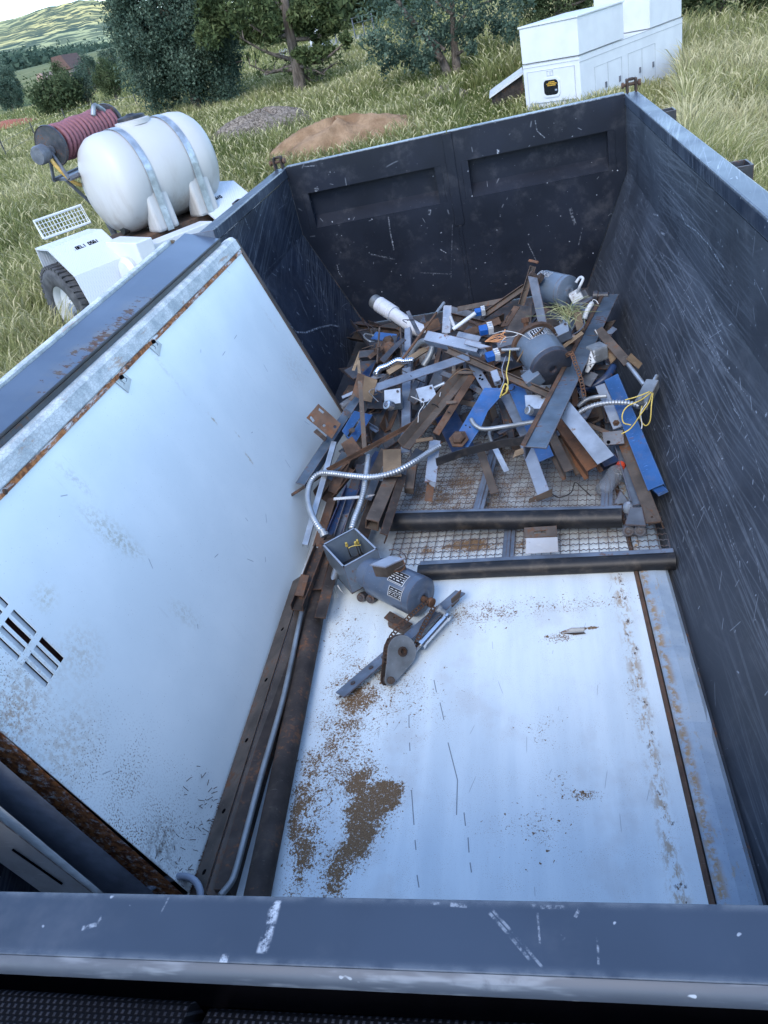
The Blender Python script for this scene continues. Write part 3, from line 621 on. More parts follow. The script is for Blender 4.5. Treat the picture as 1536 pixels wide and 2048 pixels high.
# grey flat panel seen end-on low at the near left
gp = empty('steel_sheet', (-.9, .53, .06), 'plain grey steel panel on edge behind the thick panel, near the front wall', 'metal panel')
ends('panel_face', L3, L4, .42, .03, M['whitish'], gp)  # grey face takes a white colour to offset the shade near the front wall
b = MB(); s0, s1 = aty(25, 1699, .416), aty(124, 1768, .416); b.tube([s0, s1], .0025, 6); b.obj('slot', M['void'], gp)

# ------------------------------------------------------------------ long pieces along the foot of the panels
def F(px, py, z=.03): return atz(px, py, z)
a, c = F(612, 1150, .10), F(412, 1790, .07); dvec = (c-a).normalized(); sd_ = Vector((0, 0, 1)).cross(dvec).normalized(); up = dvec.cross(sd_)*-1
if up.z < 0: up = -up
ch = empty('steel_channel', tuple(F(500, 1450, .03)), 'long brown rusty channel with bolt holes along the foot of the white panel', 'steel channel')
w_ = .048
tx = Vector((.75, 0, .66)); tx = (tx-dvec*tx.dot(dvec)).normalized(); nx = dvec.cross(tx); nx = nx if nx.x > 0 else -nx
b = MB(); b.prism([(-.03, 0), (.03, 0), (.03, .004), (-.03, .004)], a, c, tx*-1, Vector((.5, 0, .86)).normalized()); 
fz = Vector((.62, 0, .78))
b = MB(); b.prism([(0, 0), (.05, -.03), (.053, -.026), (.002, .005)], a, c, (1, 0, 0), (0, 0, 1)); b.prism([(0, .005), (-.058, -.028), (-.060, -.024), (-.001, .010)], a, c, (1, 0, 0), (0, 0, 1)); b.obj('channel_web', M['brown'], ch)
b = MB(); b.prism([(.05, -.03), (.053, -.03), (.053, -.085), (.05, -.085)], a, c, (1, 0, 0), (0, 0, 1)); b.obj('channel_flange', M['dkbrown'], ch)
for (px, py) in ((556, 1266), (525, 1365), (483, 1483), (438, 1622), (396, 1742)):
    t_ = ((F(px, py, .07)-a).dot(dvec)); q = a+dvec*t_+Vector((-.028, 0, -.0065)); b = MB(); b.lathe([(.001, .0016), (.0075, .0015), (.0075, 0)], q, (-.5, 0, .87), 10); b.obj('bolt_hole', M['void'], ch)
b = MB(); b.tube([F(612, 1190, .11), F(600, 1240, .105), F(568, 1390, .10), F(520, 1560, .09), F(483, 1700, .08), F(472, 1740, .08), F(462, 1765, .08), F(440, 1792, .08)], .0085, 10, smooth_n=8)
tag(b.obj('steel_conduit', M['galvdull'], smooth=True), 'thin galvanised conduit with hooked near end, between rusty channel and black pipe', 'conduit')
b = MB(); b.tube([F(640, 1180, .065), F(585, 1450, .065), F(510, 1812, .065)], .034, 18)
tag(b.obj('black_pipe', M['dkbrown'], smooth=50), 'long straight black brown pipe lying beside the white floor sheet', 'pipe')
b = MB(); b.prism(rect(-.02, 0, .02, .05), F(608, 1250, .03), F(455, 1800, .03), (1, 0, 0), (0, 0, 1)); tag(b.obj('dark_bar', M['dkbrown']), 'dark square bar lying deep under the thin conduit', 'steel bar')
b = MB()
for k in range(3): 
    q = F(338, 1800, .06+.015*k); b.tube([q+Vector((.085*math.cos(t), .06*math.sin(t), .01*math.sin(2*t))) for t in np.linspace(0, 2*math.pi, 40)], .009, 8, caps=False)
tag(b.obj('hose_coil', M['lightgrey'], smooth=True), 'small coil of pale grey hose behind the front rail, in the left corner', 'hose')
# leaf litter caught at the foot of the panel
lv_ = MB()
for _ in range(150):
    py = random.uniform(1560, 1790); t_ = (py-1560)/230; base = F(445-85*t_+random.gauss(0, 9)-(8 if random.random() < .5 else 0), py, .05)
    base.x = max(base.x, -.585); base = base if random.random() < .6 else lean(random.uniform(.57, .85), abs(random.gauss(.02, .09)), .004)
    d_ = Vector((random.gauss(0, 1), random.gauss(0, 1), random.gauss(0, .35))).normalized()*random.uniform(.004, .02)
    if (base+d_-FOOT).dot(LNV) < .003: d_ = -d_
    lv_.tube([base-d_*.5+LNV*.004, base+d_*.5+LNV*.006], .0009, 4)
tag(lv_.obj('leaf_litter', M['dkbrown']), kind='stuff')
# ------------------------------------------------------------------ scrap heap
def pile(x, y):
    return .05+.22*sst(2.15, 3.2, y)*(1-.45*sst(3.95, 4.65, y))*sst(-.72, -.35, x)+.10*sst(2.0, 2.5, y)*(1-sst(-.6, -.25, x))
def S(px, py, dz=0.):
    """point dz above the heap's surface on the sight line through a pixel"""
    z = .2
    for _ in range(25):
        q = atz(px, py, z); y = min(q.y, 4.6); z = .6*z+.4*(float(pile(q.x, y))+dz)
    q = atz(px, py, z)
    if q.y > 4.62: q = aty(px, py, 4.62)
    for _ in range(12):          # stay on the bed side of the sloping wall
        lim = WF-.03+(W2-WF)*max(min(q.z, ZC), 0)/ZC
        if q.x > lim: q = Vector(cam_pos)+(q-Vector(cam_pos))*.99
        else: break
    return q
def PT(p):
    return p if isinstance(p, Vector) else S(*p)
def mpx(n, q): return n*depth(q)/FPX
def prof(kind, w, h, t):
    if kind == 'flat': return rect(-w/2, -t/2, w/2, t/2)
    if kind == 'angle': return [(-w/2, 0), (w/2, 0), (w/2, -t), (-w/2+t, -t), (-w/2+t, -h), (-w/2, -h)]
    if kind == 'angleR': return [(w/2, 0), (-w/2, 0), (-w/2, -t), (w/2-t, -t), (w/2-t, -h), (w/2, -h)]
    if kind == 'vee': return [(-w/2, h/2), (0, -h/2), (w/2, h/2), (w/2-t*.7, h/2+t*.7), (0, -h/2+t*1.4), (-w/2+t*.7, h/2+t*.7)]
    if kind == 'chan': return [(-w/2, h/2), (-w/2, -h/2), (w/2, -h/2), (w/2, h/2), (w/2-t, h/2), (w/2-t, -h/2+t), (-w/2+t, -h/2+t), (-w/2+t, h/2)]
    if kind == 'hat': return [(-w/2-h*.4, -h/2), (-w/2, -h/2), (-w/2+t, h/2-t), (w/2-t, h/2-t), (w/2, -h/2), (w/2+h*.4, -h/2), (w/2+h*.4, -h/2+t), (w/2+t, -h/2+t), (w/2, h/2), (-w/2, h/2), (-w/2-t, -h/2+t), (-w/2-h*.4, -h/2+t)]
    if kind == 'down': return [(-w/2, -h/2), (-w/2, h/2), (w/2, h/2), (w/2, -h/2), (w/2-t, -h/2), (w/2-t, h/2-t), (-w/2+t, h/2-t), (-w/2+t, -h/2)]
def barmb(p0, p1, kind, wpx, h=None, t=.003, roll=0., torn=0., mb=None, sag=0.):
    a, c = PT(p0), PT(p1); w = .83*mpx(wpx, (a+c)/2); h = h if h is not None else w
    d = (c-a).normalized(); view = (Vector(cam_pos)-(a+c)/2).normalized()
    up = (Vector((0, 0, 1))*.35+view*.65) if roll is not None else view
    s = d.cross(up).normalized(); v = s.cross(d)
    r = R(roll or 0); s, v = s*math.cos(r)+v*math.sin(r), v*math.cos(r)-s*math.sin(r)
    mb = mb or MB()
    if kind == 'box':
        n0 = rect(-w/2, -h/2, w/2, h/2); n1 = rect(-w/2+t, -h/2+t, w/2-t, h/2-t); mb.ringprism(n0, n1, a, c, s, v)
    elif kind == 'pipe':
        n0 = circ(0, 0, w/2, 16); n1 = circ(0, 0, w/2-t, 16); mb.ringprism(n0, n1, a, c, s, v)
    elif kind == 'rod': mb.tube([a, (a+c)/2+Vector((0, 0, -sag)), c], w/2, 8)
    else:
        n = 1 if not torn else 5
        pr = prof(kind, w, h, t); b0 = len(mb.v)
        mb.prism(pr, a, c, s, v)
        if torn:
            k = len(pr)
            for i in range(k):
                q = Vector(mb.v[b0+k+i]); q += d*random.uniform(-torn, torn); mb.v[b0+k+i] = tuple(q)
    return mb, a, c, d, s, v, w
def bar(name, label, cat, p0, p1, kind, wpx, mat, h=None, t=.003, roll=0., torn=0., group=None, holes=(), smooth=False, bolts=()):
    mb, a, c, d, s, v, w = barmb(p0, p1, kind, wpx, h, t, roll, torn)
    if not holes and not bolts:
        o = mb.obj(name, M[mat], smooth=smooth); return tag(o, label, cat, group)
    o = mb.obj(name, M[mat]); tag(o, label, cat, group); L = (c-a).length
    zz = t/2 if kind == 'flat' else 0.
    for f, off in holes:
        q = a+d*(L*f)+s*(off*w)+v*(zz+.0006); b = MB(); b.lathe([(.001, .001), (w*.1+.002, .001), (w*.1+.002, 0)], q, v, 10); b.obj('bolt_hole', M['void'], o)
    for f, off in bolts:
        q = a+d*(L*f)+s*(off*w)+v*zz; b = MB(); b.lathe([(.001, .012), (.009, .012), (.009, .004), (.014, .004), (.014, 0)], q, v, 6); b.obj('bolt', M['rust'], o)
    return o
def plate(name, label, cat, pts, mat, t=.003, holes=(), parent=None, lift=0., group=None):
    """flat piece: outline pixels on one plane through three heap points (first three entries give height)"""
    A, B, C = [PT(p) for p in pts[:3]]; n = (B-A).cross(C-A).normalized()
    if n.dot(Vector(cam_pos)-A) < 0: n = -n
    u = (B-A).normalized(); v = n.cross(u)
    def uvp(p):
        q = p if isinstance(p, Vector) else atpl(p[0], p[1], A, n)
        return ((q-A).dot(u), (q-A).dot(v))
    o = flat(name, [uvp(p) for p in pts], [[uvp(p) for p in h] for h in holes], t, A+n*lift, u, v, M[mat], parent)
    if label: tag(o, label, cat, group)
    return o, A, u, v, n
def line(name, label, cat, pts, rpx, mat, seg=8, n=8, group=None, parent=None, smooth=True, hollow=False):
    q = [PT(p) for p in pts]; r = mpx(rpx, q[len(q)//2]); b = MB(); b.tube(q, r, seg, smooth_n=n if len(q) > 2 else 0)
    o = b.obj(name, M[mat], parent, smooth=smooth); return tag(o, label, cat, group) if label else o
def flex(name, label, cat, pts, rpx, mat='galv', pitch=.012, parent=None, group=None):
    """armoured conduit: closely spaced round ribs"""
    q = catmull([PT(p) for p in pts], 30); L = [0.]
    for i in range(1, len(q)): L.append(L[-1]+(q[i]-q[i-1]).length)
    r = mpx(rpx, q[len(q)//2]); n = int(L[-1]/pitch*5); out = []; rad = []
    tt = np.linspace(0, L[-1], n); qa = np.array(q)
    P = np.stack([np.interp(tt, L, qa[:, i]) for i in range(3)], 1)
    rad = r*(1-.27*(np.cos(2*math.pi*tt/pitch)*.5+.5)**2)
    b = MB(); b.tube([Vector(p) for p in P], list(rad), 10); o = b.obj(name, M[mat], parent, smooth=True)
    return tag(o, label, cat, group) if label else o
def obox(center, ex, ey, ez, mb=None):
    """solid box with half-extent vectors"""
    mb = mb or MB(); c_ = Vector(center); b = len(mb.v)
    for k in (-1, 1):
        for i, j in ((-1, -1), (1, -1), (1, 1), (-1, 1)): mb.v.append(tuple(c_+Vector(ex)*i+Vector(ey)*j+Vector(ez)*k))
    mb.f += [tuple(b+i for i in f) for f in ((0, 3, 2, 1), (4, 5, 6, 7), (0, 1, 5, 4), (1, 2, 6, 5), (2, 3, 7, 6), (3, 0, 4, 7))]; return mb
def frame_of(a, c, roll=0.):
    d = (c-a).normalized(); s = d.cross(Vector((0, 0, 1))).normalized(); v = s.cross(d); r = R(roll)
    return d, s*math.cos(r)+v*math.sin(r), v*math.cos(r)-s*math.sin(r)

# ---- mesh guard panels with black edge bars
def meshpanel(label, barL, barR, zb, rbar, ylen, stiles, strip_mat, xl, xr, name='mesh_panel', pt=.034):
    a, c = F(*barL, zb), F(*barR, zb); d = (c-a).normalized(); nrm = Vector((-d.y, d.x, 0)).normalized()
    root = empty(name, tuple((a+c)/2), label, 'mesh panel')
    q = MB(); q.tube([a, a*.66+c*.34+Vector((0, 0, .002)), a*.33+c*.67, c], [rbar]*4, 20); q.obj('edge_bar', M['black'], root, smooth=50)
    s0 = nrm*(rbar*.75)
    q = MB(); q.prism(rect(0, -.004, .03, .004), a+s0+Vector((0, 0, rbar*.35)), c+s0+Vector((0, 0, rbar*.35)), nrm, (0, 0, 1)); q.prism(rect(0, -.03, .004, 0), a+s0+nrm*.027+Vector((0, 0, rbar*.35)), c+s0+nrm*.027+Vector((0, 0, rbar*.35)), nrm, (0, 0, 1)); q.obj('edge_strip', M[strip_mat], root)
    zz = zb-rbar*.35; o = (a+c)/2; o = Vector((o.x, o.y, zz))+nrm*(rbar+.028)
    for sx in stiles:
        P0 = atz(sx, stiles[sx], zz+.006); off = (P0-o).dot(d)
        q = MB(); b0 = o+d*off; q.prism([(-.022, 0), (.022, 0), (.022, .005), (.006, .005), (.006, .010), (-.006, .010), (-.006, .005), (-.022, .005)], b0, b0+nrm*ylen, d, (0, 0, 1)); q.obj('stile', M['greyblue'], root)
    # crimped wires: waves across, straight along
    q = MB(); n1 = int((xr-xl)/pt); 
    for i in range(n1+1):
        x_ = xl+i*pt; q.tube([o+d*x_+nrm*0.+Vector((0, 0, -.002)), o+d*x_+nrm*ylen+Vector((0, 0, -.002))], .0016, 4, caps=False)
    for j in range(int(ylen/pt)):
        y_ = .008+j*pt; pts = []
        m_ = n1*4
        for i in range(m_+1):
            x_ = xl-.006+(xr-xl+.012)*i/m_; pts.append(o+d*x_+nrm*(y_+.0013*(1 if i % 2 else -1))+Vector((0, 0, .002*(1 if i % 2 else -1))))
        q.tube(pts, .0016, 4, caps=False)
    q.obj('wire_mesh', M['grey'], root)
    return root
meshpanel('nearer mesh panel with black edge bar, flat on the white sheet behind the blue motor', (838, 1146), (1350, 1122), .052, .03, .30, {1018: 1080}, 'greyblue', -.58, .47)
meshpanel('further mesh panel with black edge bar, half buried under the front of the scrap heap', (765, 1045), (1244, 1036), .095, .036, 1.05, {972: 960, 1215: 960}, 'greyblue', -.52, .46)
# small bracket standing on the nearer panel
o_, A, u, v, n_ = plate('slotted_bracket', 'small grey bracket with rusty slotted flange, on the nearer mesh between two black bars', 'bracket', [F(1051, 1108, .07), F(1117, 1104, .07), F(1115, 1072, .115), F(1052, 1074, .115)], 'lightgrey', .004)
b, A, u, v, n_ = plate('slotted_flange', None, None, [F(1049, 1076, .117), F(1115, 1073, .117), F(1113, 1052, .125), F(1048, 1056, .125)], 'brown', .004, holes=[[(1068, 1063), (1092, 1061), (1092, 1066), (1068, 1068)]], parent=o_)

# ---- front of the heap, left side ------------------------------------------------
bar('steel_strut', 'slim bright galvanised strut leaning against the white panel, left of the flexible conduit', 'strut', (668, 886, .16), (610, 1092, .08), 'down', 13, 'galv', h=.022)
bar('angle_iron', 'long blue grey angle iron resting its lower end on the white panel', 'angle iron', (716, 792, .16), (600, 968, .17), 'angle', 24, 'teal', h=.04, roll=-15)
bar('angle_iron', 'thin curved rusty angle strip crossing in front of the grey upright on the left', 'angle iron', (655, 942, .17), (832, 846, .22), 'vee', 13, 'rust', h=.016)
bar('rusty_strip', 'short thin rusty strip end poking out over the white panel', 'strip', (655, 944, .16), (568, 1000, .145), 'flat', 6, 'dkbrown', t=.006)
bar('rusty_channel', 'blue lined rusty channel directly behind the open junction box', 'steel channel', (706, 975, .10), (668, 1068, .07), 'chan', 36, 'dkblue', h=.03, t=.004)
bar('rusty_channel', 'wide brown box section with hollow near end, right of the vertical conduit', 'steel channel', (786, 952, .15), (744, 1050, .125), 'box', 32, 'brown', h=.05, t=.004, holes=())
bar('angle_iron', 'dark brown angle with stamped marks lying against the wide brown box section', 'angle iron', (806, 948, .155), (768, 1068, .12), 'angle', 20, 'dkbrown', h=.05, t=.005, roll=14)
bar('wood_stub', 'short square brown stub below the grey angle with the torn end', 'offcut', (826, 925, .12), (818, 982, .10), 'flat', 22, 'brown', t=.03)
plate('tan_plate', 'tan stained rectangular plate at the foot of the twin rail frame', 'metal plate', [(766, 955, .19), (803, 952, .19), (802, 898, .2), (766, 900, .2)], 'tan', .004)
bar('angle_iron', 'grey angle with torn rusty lower end hanging above the wire mesh', 'angle iron', (870, 880, .17), (861, 962, .14), 'angle', 27, 'lightgrey', h=.045, roll=8, torn=.012)
bar('rusty_tip', 'rusty broken tip under the torn grey angle', 'offcut', (863, 958, .12), (857, 1000, .09), 'flat', 19, 'rust', t=.006, torn=.01)
bar('white_shred', 'shred of torn white sheet metal lying across the left of the heap', 'metal shred', (667, 998, .15), (746, 992, .15), 'flat', 9, 'whitish', t=.002, torn=.03, roll=25)
for (l, p0, p1, k, wp, mt, ro) in [
    ('flat rusty bar under the white shred, left edge of heap', (703, 935, .10), (650, 1000, .06), 'chan', 26, 'rust', 0),
    ('orange rusty bar just right of the bright strut', (692, 918, .12), (664, 985, .08), 'angle', 24, 'rust', 10),
    ('dark channel between bright strut and rusty channel', (690, 1000, .05), (622, 1160, .05), 'angle', 30, 'dkbrown', -25),
    ('dark brown upright plate end left of the open junction box', (655, 1080, .10), (628, 1180, .06), 'flat', 40, 'dkbrown', -20),
    ('blue grey bar below the grey upright, left heap', (690, 905, .13), (660, 960, .1), 'flat', 18, 'teal', 10),
    ('dull blue bar deep between the rusty bars, left heap', (760, 905, .09), (700, 1005, .05), 'angle', 26, 'dkblue', 0),
    ('brown bar passing under the vertical flexible conduit', (770, 900, .1), (715, 1020, .07), 'flat', 22, 'brown', 12),
    ('grey blue flat bar beside the vertical conduit', (752, 955, .12), (735, 1000, .1), 'flat', 20, 'grey', 0)]:
    bar('steel_bar', l, 'steel bar', p0, p1, k, wp, mt, h=.035, roll=ro)
for (l, p0, p1, k, wp, mt, ro) in [
    ('dark angle beside the wide brown box section, its end near the black bar', (762, 962, .07), (722, 1078, .04), 'angle', 30, 'dkbrown', 10),
    ('grey flat bar lying under the white shred', (722, 930, .08), (694, 1015, .06), 'flat', 22, 'dkgrey', 0),
    ('rusty bar running down to the left corner of the open junction box', (664, 996, .09), (634, 1092, .07), 'angle', 22, 'rust', -10),
    ('long dark rusty channel passing left of the open junction box', (642, 1092, .11), (594, 1216, .08), 'chan', 30, 'dkbrown', -10),
    ('dark flat bar standing on edge below the open junction box', (668, 1128, .07), (640, 1236, .06), 'flat', 26, 'dkbrown', 0),
    ('short rusty plate end at the panel foot, next to the dark channel', (610, 1150, .12), (598, 1192, .10), 'flat', 20, 'rust', 0),
    ('grey channel tucked between bright strut and vertical conduit', (700, 1000, .09), (676, 1075, .07), 'chan', 20, 'grey', 0)]:
    bar('steel_bar', l, 'steel bar', p0, p1, k, wp, mt, h=.03, roll=ro)
# rusty slotted plate over the white panel
o_, A, u, v, n_ = plate('slotted_plate', 'pitted rusty plate with slots and two holes, sticking up over the white panel', 'metal plate',
    [(613, 836, .25), (637, 808, .27), (682, 848, .22), (664, 878, .2)], 'rust', .005, holes=[[(622, 831), (630, 842), (626, 845), (619, 835)], [(638, 815), (649, 824), (646, 828), (636, 820)], circ(648, 851, 3.2, 8), circ(670, 854, 3.4, 8)])
b, *_ = plate('bent_tab', None, None, [(627, 864, .19), (634, 858, .2), (654, 876, .19), (649, 883, .18)], 'dkbrown', .004, parent=o_)
# blue slotted bracket
o_, A, u, v, n_ = plate('blue_bracket', 'deep blue slotted bracket beside the pitted rusty plate', 'bracket', [(684, 862, .2), (708, 822, .22), (745, 830, .18), (712, 884, .16), (698, 879, .16)], 'blue', .005, holes=[[(694, 872), (719, 836), (722, 838), (698, 875)]])
q = PT((702, 862, .2)); b = MB(); b.lathe([(.001, .016), (.012, .016), (.012, .0), (.001, 0)], q, n_, 6); b.obj('bolt', M['brown'], o_)
plate('folded_bracket', 'rusty folded bracket right below the blue slotted bracket', 'bracket', [(682, 888, .2), (704, 873, .21), (722, 899, .18), (696, 914, .18)], 'rust', .004)
bar('steel_bar', 'tall narrow grey flat bar standing upright on the left of the heap', 'steel bar', (720, 762, .36), (729, 897, .18), 'flat', 11, 'brown', t=.012, roll=None)
o_, A, u, v, n_ = plate('folded_plate', 'brown folded plate hanging behind the tall narrow upright bar', 'metal plate', [(729, 751, .27), (755, 760, .26), (743, 805, .2), (722, 800, .2)], 'tan', .004)
plate('folded_flange', None, None, [(730, 750, .272), (724, 800, .2), (704, 790, .2), (716, 746, .28)], 'rust', .004, parent=o_)
bar('steel_box', 'dark rounded box section under the brown folded plate', 'box section', (742, 770, .15), (748, 822, .1), 'box', 40, 'dkgrey', h=.05, roll=20)
bar('wood_splinter', 'pale broken splinter beside the black sloping wall, left rear', 'splinter', (721, 704, .12), (708, 738, .08), 'flat', 7, 'wood', t=.01, torn=.02)
bar('wood_splinter', 'second pale splinter, just above the brown folded plate', 'splinter', (717, 722, .14), (719, 752, .12), 'flat', 7, 'wood', t=.008, torn=.02)
bar('torn_tin', 'crumpled pale metal scrap against the sloping wall beside the white panel', 'metal shred', (684, 795, .12), (722, 778, .12), 'flat', 9, 'lightgrey', t=.002, torn=.02, roll=20)
bar('steel_tube', 'short grey tube end near the top of the white panel end channel', 'pipe', (684, 815, .08), (708, 798, .08), 'pipe', 22, 'grey', t=.004, smooth=50)
bar('steel_rod', 'thin brown rod standing upright at the left rear of the heap', 'rod', (759, 656, .2), (754, 726, .14), 'rod', 5, 'brown')
plate('blue_plate', 'small blue plate lying at the left rear corner of the heap', 'metal plate', [(742, 678, .06), (786, 684, .06), (794, 669, .07), (752, 664, .08)], 'blue', .004)
line('wire_loop', 'stiff pale wire loop next to the small blue plate', 'wire', [(747, 671, .1), (731, 668, .1), (728, 674, .1), (738, 682, .1), (748, 684, .08)], 1.8, 'galvdull')
o_ = MB(); q = S(774, 700, .1)
for _ in range(14):
    o_.lathe([(.001, -.03), (.025, -.02), (.034, 0), (.022, .02), (.001, .03)], q+Vector((random.gauss(0, .02), random.gauss(0, .03), random.gauss(0, .02))), (random.gauss(0, 1), random.gauss(0, 1), 1), 7)
tag(o_.obj('rusty_lump', M['rust']), 'lump of crusted rust beside the thin upright rod', 'rust lump')
bar('steel_box', 'dark green grey box section at the left rear wall', 'box section', (722, 712, .1), (752, 709, .1), 'box', 18, 'dkgrey', h=.045)
bar('steel_bar', 'brown flat bar sloping beside the dark green box section', 'steel bar', (738, 716, .13), (764, 695, .15), 'flat', 10, 'rust', t=.006)
plate('scratched_sheet', 'dark scratched panel piece behind the twisted bright spring', 'metal plate', [(720, 752, .06), (745, 757, .06), (806, 668, .05), (780, 690, .05)], 'dkblue', .004)
bar('steel_bar', 'dark flat bar going up to the rear from the twisted spring', 'steel bar', (770, 738, .08), (790, 672, .08), 'flat', 14, 'dkgrey', t=.006)
# twisted bright spring
q = catmull([PT(p) for p in [(751, 748, .17), (760, 737, .18), (776, 731, .19), (794, 721, .2), (808, 722, .2), (826, 720, .2)]], 40)
b = MB()
for ph in (0, math.pi):
    hel = []
    for i, p in enumerate(q):
        t = (q[min(i+1, len(q)-1)]-q[max(i-1, 0)]).normalized(); u_ = t.orthogonal().normalized(); w_ = t.cross(u_); a_ = i*.36+ph
        hel.append(p+(u_*math.cos(a_)+w_*math.sin(a_))*.010)
    b.tube(hel, .0055, 6)
tag(b.obj('twisted_spring', M['chrome'], smooth=True), 'bright twisted metal spring at the left rear of the heap', 'spring')
line('elbow_conduit', 'grey conduit bent in a tight U at the left rear', 'conduit', [(822, 712, .13), (831, 694, .18), (846, 683, .22), (861, 685, .22), (865, 696, .2), (858, 714, .17), (847, 732, .14)], 6.5, 'galvdull', 12)
bar('wood_batten', 'brown weathered batten running under the U shaped conduit', 'batten', (776, 746, .17), (852, 698, .17), 'flat', 13, 'wood', t=.012)
bar('grey_upright', 'grey painted flat standing behind the white elbow pipe', 'steel bar', (815, 655, .1), (815, 735, .12), 'angle', 16, 'lightgrey', h=.03, roll=-10)
bar('steel_rod', 'thin rod rising past the white elbow pipe at its left', 'rod', (801, 655, .14), (803, 715, .13), 'rod', 4, 'brown')
# white elbow pipe
pp = empty('white_pipe', tuple(S(830, 655, .2)), 'big white plastic elbow pipe with banded end rising at the rear left', 'pipe')
P0 = [aty(p[0], p[1], y) for p, y in (((745, 600), 3.98), ((762, 611), 3.93), ((786, 627), 3.86), ((812, 645), 3.78), ((834, 658), 3.72), ((858, 666), 3.70), ((890, 661), 3.74))]
b = MB(); b.tube(P0[2:], .039, 18, smooth_n=8); b.obj('pipe_bend', M['pvc'], pp, smooth=60)
ax = (P0[0]-P0[2]).normalized(); b = MB(); b.lathe([(.03, .002), (.047, .002), (.047, .03), (.0445, .032), (.0445, .036), (.047, .038), (.047, .09), (.0445, .092), (.0445, .096), (.047, .098), (.047, .135), (.04, .137)], P0[2]-ax*.01, ax, 24); b.obj('coupling', M['pvc'], pp, smooth=40)
b = MB(); b.lathe([(.036, .12)]+[(.041+.002*(k % 2), .135+.006*k) for k in range(9)]+[(.034, .19), (.034, .15)], P0[2]-ax*.01, ax, 20); b.obj('threaded_end', M['galvdull'], pp, smooth=40)
bar('steel_rod', 'long rusty rod leaning diagonally across the white elbow pipe', 'rod', (876, 622, .34), (806, 717, .25), 'rod', 6.5, 'rust')
bar('conduit_stub', 'short grey conduit stub at the top of the leaning rusty rod', 'conduit', (873, 626, .34), (888, 606, .34), 'pipe', 8, 'galvdull', t=.002, smooth=50)
bar('steel_plate', 'upright grey plate with rusty top, at the rear centre left', 'metal plate', (895, 611, .3), (892, 666, .2), 'flat', 20, 'lightgrey', t=.005, roll=None)
plate('metal_plate', 'small triangular dark plate behind the white elbow pipe', 'metal plate', [(840, 645, .2), (848, 631, .2), (852, 646, .2)], 'dkgrey', .004)

# ---- middle of the heap ----------------------------------------------------------
bar('angle_iron', 'long pale blue grey angle iron lying across the middle left of the heap', 'angle iron', (749, 776, .24), (938, 712, .3), 'angle', 26, 'greyblue', h=.05, roll=22)
bar('angle_iron', 'upright grey channel running down behind the pale cross angle', 'angle iron', (813, 735, .17), (811, 905, .17), 'angle', 22, 'greyblue', h=.03, roll=-8)
bar('wood_beam', 'splintered pale painted box channel at the rear centre', 'box channel', (856, 676, .30), (962, 700, .32), 'box', 26, 'lightgrey', h=.05, torn=0)
bar('wood_splinter', 'jagged pale splinters at the right end of the pale box channel', 'splinter', (930, 684, .36), (968, 694, .35), 'flat', 12, 'lightgrey', t=.006, torn=.05)
bar('rusty_rail', 'long brown double rail crossing the centre of the heap', 'rail', (893, 700, .3), (1098, 790, .27), 'chan', 17, 'brown', h=.02)
tw = empty('twin_rail_frame', tuple(S(870, 820, .2)), 'rusty frame of two parallel rails joined by small brackets, centre of heap', 'rail frame')
mb, *_ = barmb((929, 745, .22), (806, 893, .2), 'vee', 38, h=.025, t=.004, roll=8); mb.obj('channel_rail', M['brown'], tw)
mb, *_ = barmb((945, 752, .22), (872, 868, .2), 'flat', 17, t=.006); mb.obj('flat_rail', M['rust'], tw)
mb, *_ = barmb((892, 806, .235), (913, 803, .235), 'flat', 8, t=.004); mb.obj('bracket', M['brown'], tw)
mb, *_ = barmb((832, 882, .225), (866, 877, .225), 'flat', 9, t=.004); mb.obj('bracket', M['tan'], tw)
mb, *_ = barmb((905, 745, .24), (948, 745, .24), 'flat', 7, t=.004); mb.obj('bracket', M['brown'], tw)
# blue plates
o_, A, u, v, n_ = plate('blue_plate', 'bright blue bent plate with rusty nut, centre of heap', 'metal plate', [(911, 875, .2), (969, 776, .26), (1006, 777, .26), (1000, 795), (976, 822), (962, 855), (936, 895), (913, 890)], 'blue', .005, holes=[circ(932, 851, 1.8, 8), circ(940, 855, 2, 8)])
q = MB(); q0 = S(918, 879, .215); q.lathe([(.001, .03), (.02, .03), (.03, .022), (.03, .008), (.042, .006), (.042, 0)], q0, n_, 6); q.obj('nut', M['rust'], o_)
bar('blue_strip', 'long blue flat strip passing under the big blue grey angle', 'metal strip', (1028, 766, .2), (1093, 918, .11), 'flat', 36, 'blue', t=.005, roll=-6)
bar('blue_plate', 'shadowed deep blue plate under the twin rail frame', 'metal plate', (890, 828, .1), (930, 905, .07), 'flat', 55, 'dkblue', t=.004)
bar('grey_strip', 'grey strip with punched holes left above the bright blue plate', 'metal strip', (944, 726, .25), (976, 780, .25), 'flat', 21, 'greyblue', t=.004, holes=((.5, -.1), (.58, .15), (.64, -.05)))
bt = bar('bent_bar', 'long grey flat bar with bent end tab, resting on the mesh', 'steel bar', (1046, 872, .11), (1088, 990, .07), 'flat', 30, 'lightgrey', t=.005)
plate('end_tab', None, None, [(1057, 1006, .05), (1105, 992, .06), (1104, 978, .09), (1058, 998, .08)], 'brown', .004, holes=[circ(1071, 1009-8, 2, 8)], parent=bt)
bar('steel_channel', 'blue grey channel above the bent tab bar, under the black strap', 'steel channel', (1010, 790, .16), (1050, 870, .13), 'angle', 24, 'greyblue', h=.03)
bar('steel_channel', 'dark narrow channel left of the blue flat strip', 'steel channel', (1000, 792, .12), (1022, 872, .09), 'chan', 18, 'dkgrey', h=.03)
bar('flat_bar', 'brown flat bar pointing to the mesh, left of the galvanised bracket', 'steel bar', (955, 884, .11), (989, 986, .07), 'angle', 19, 'brown', h=.03)
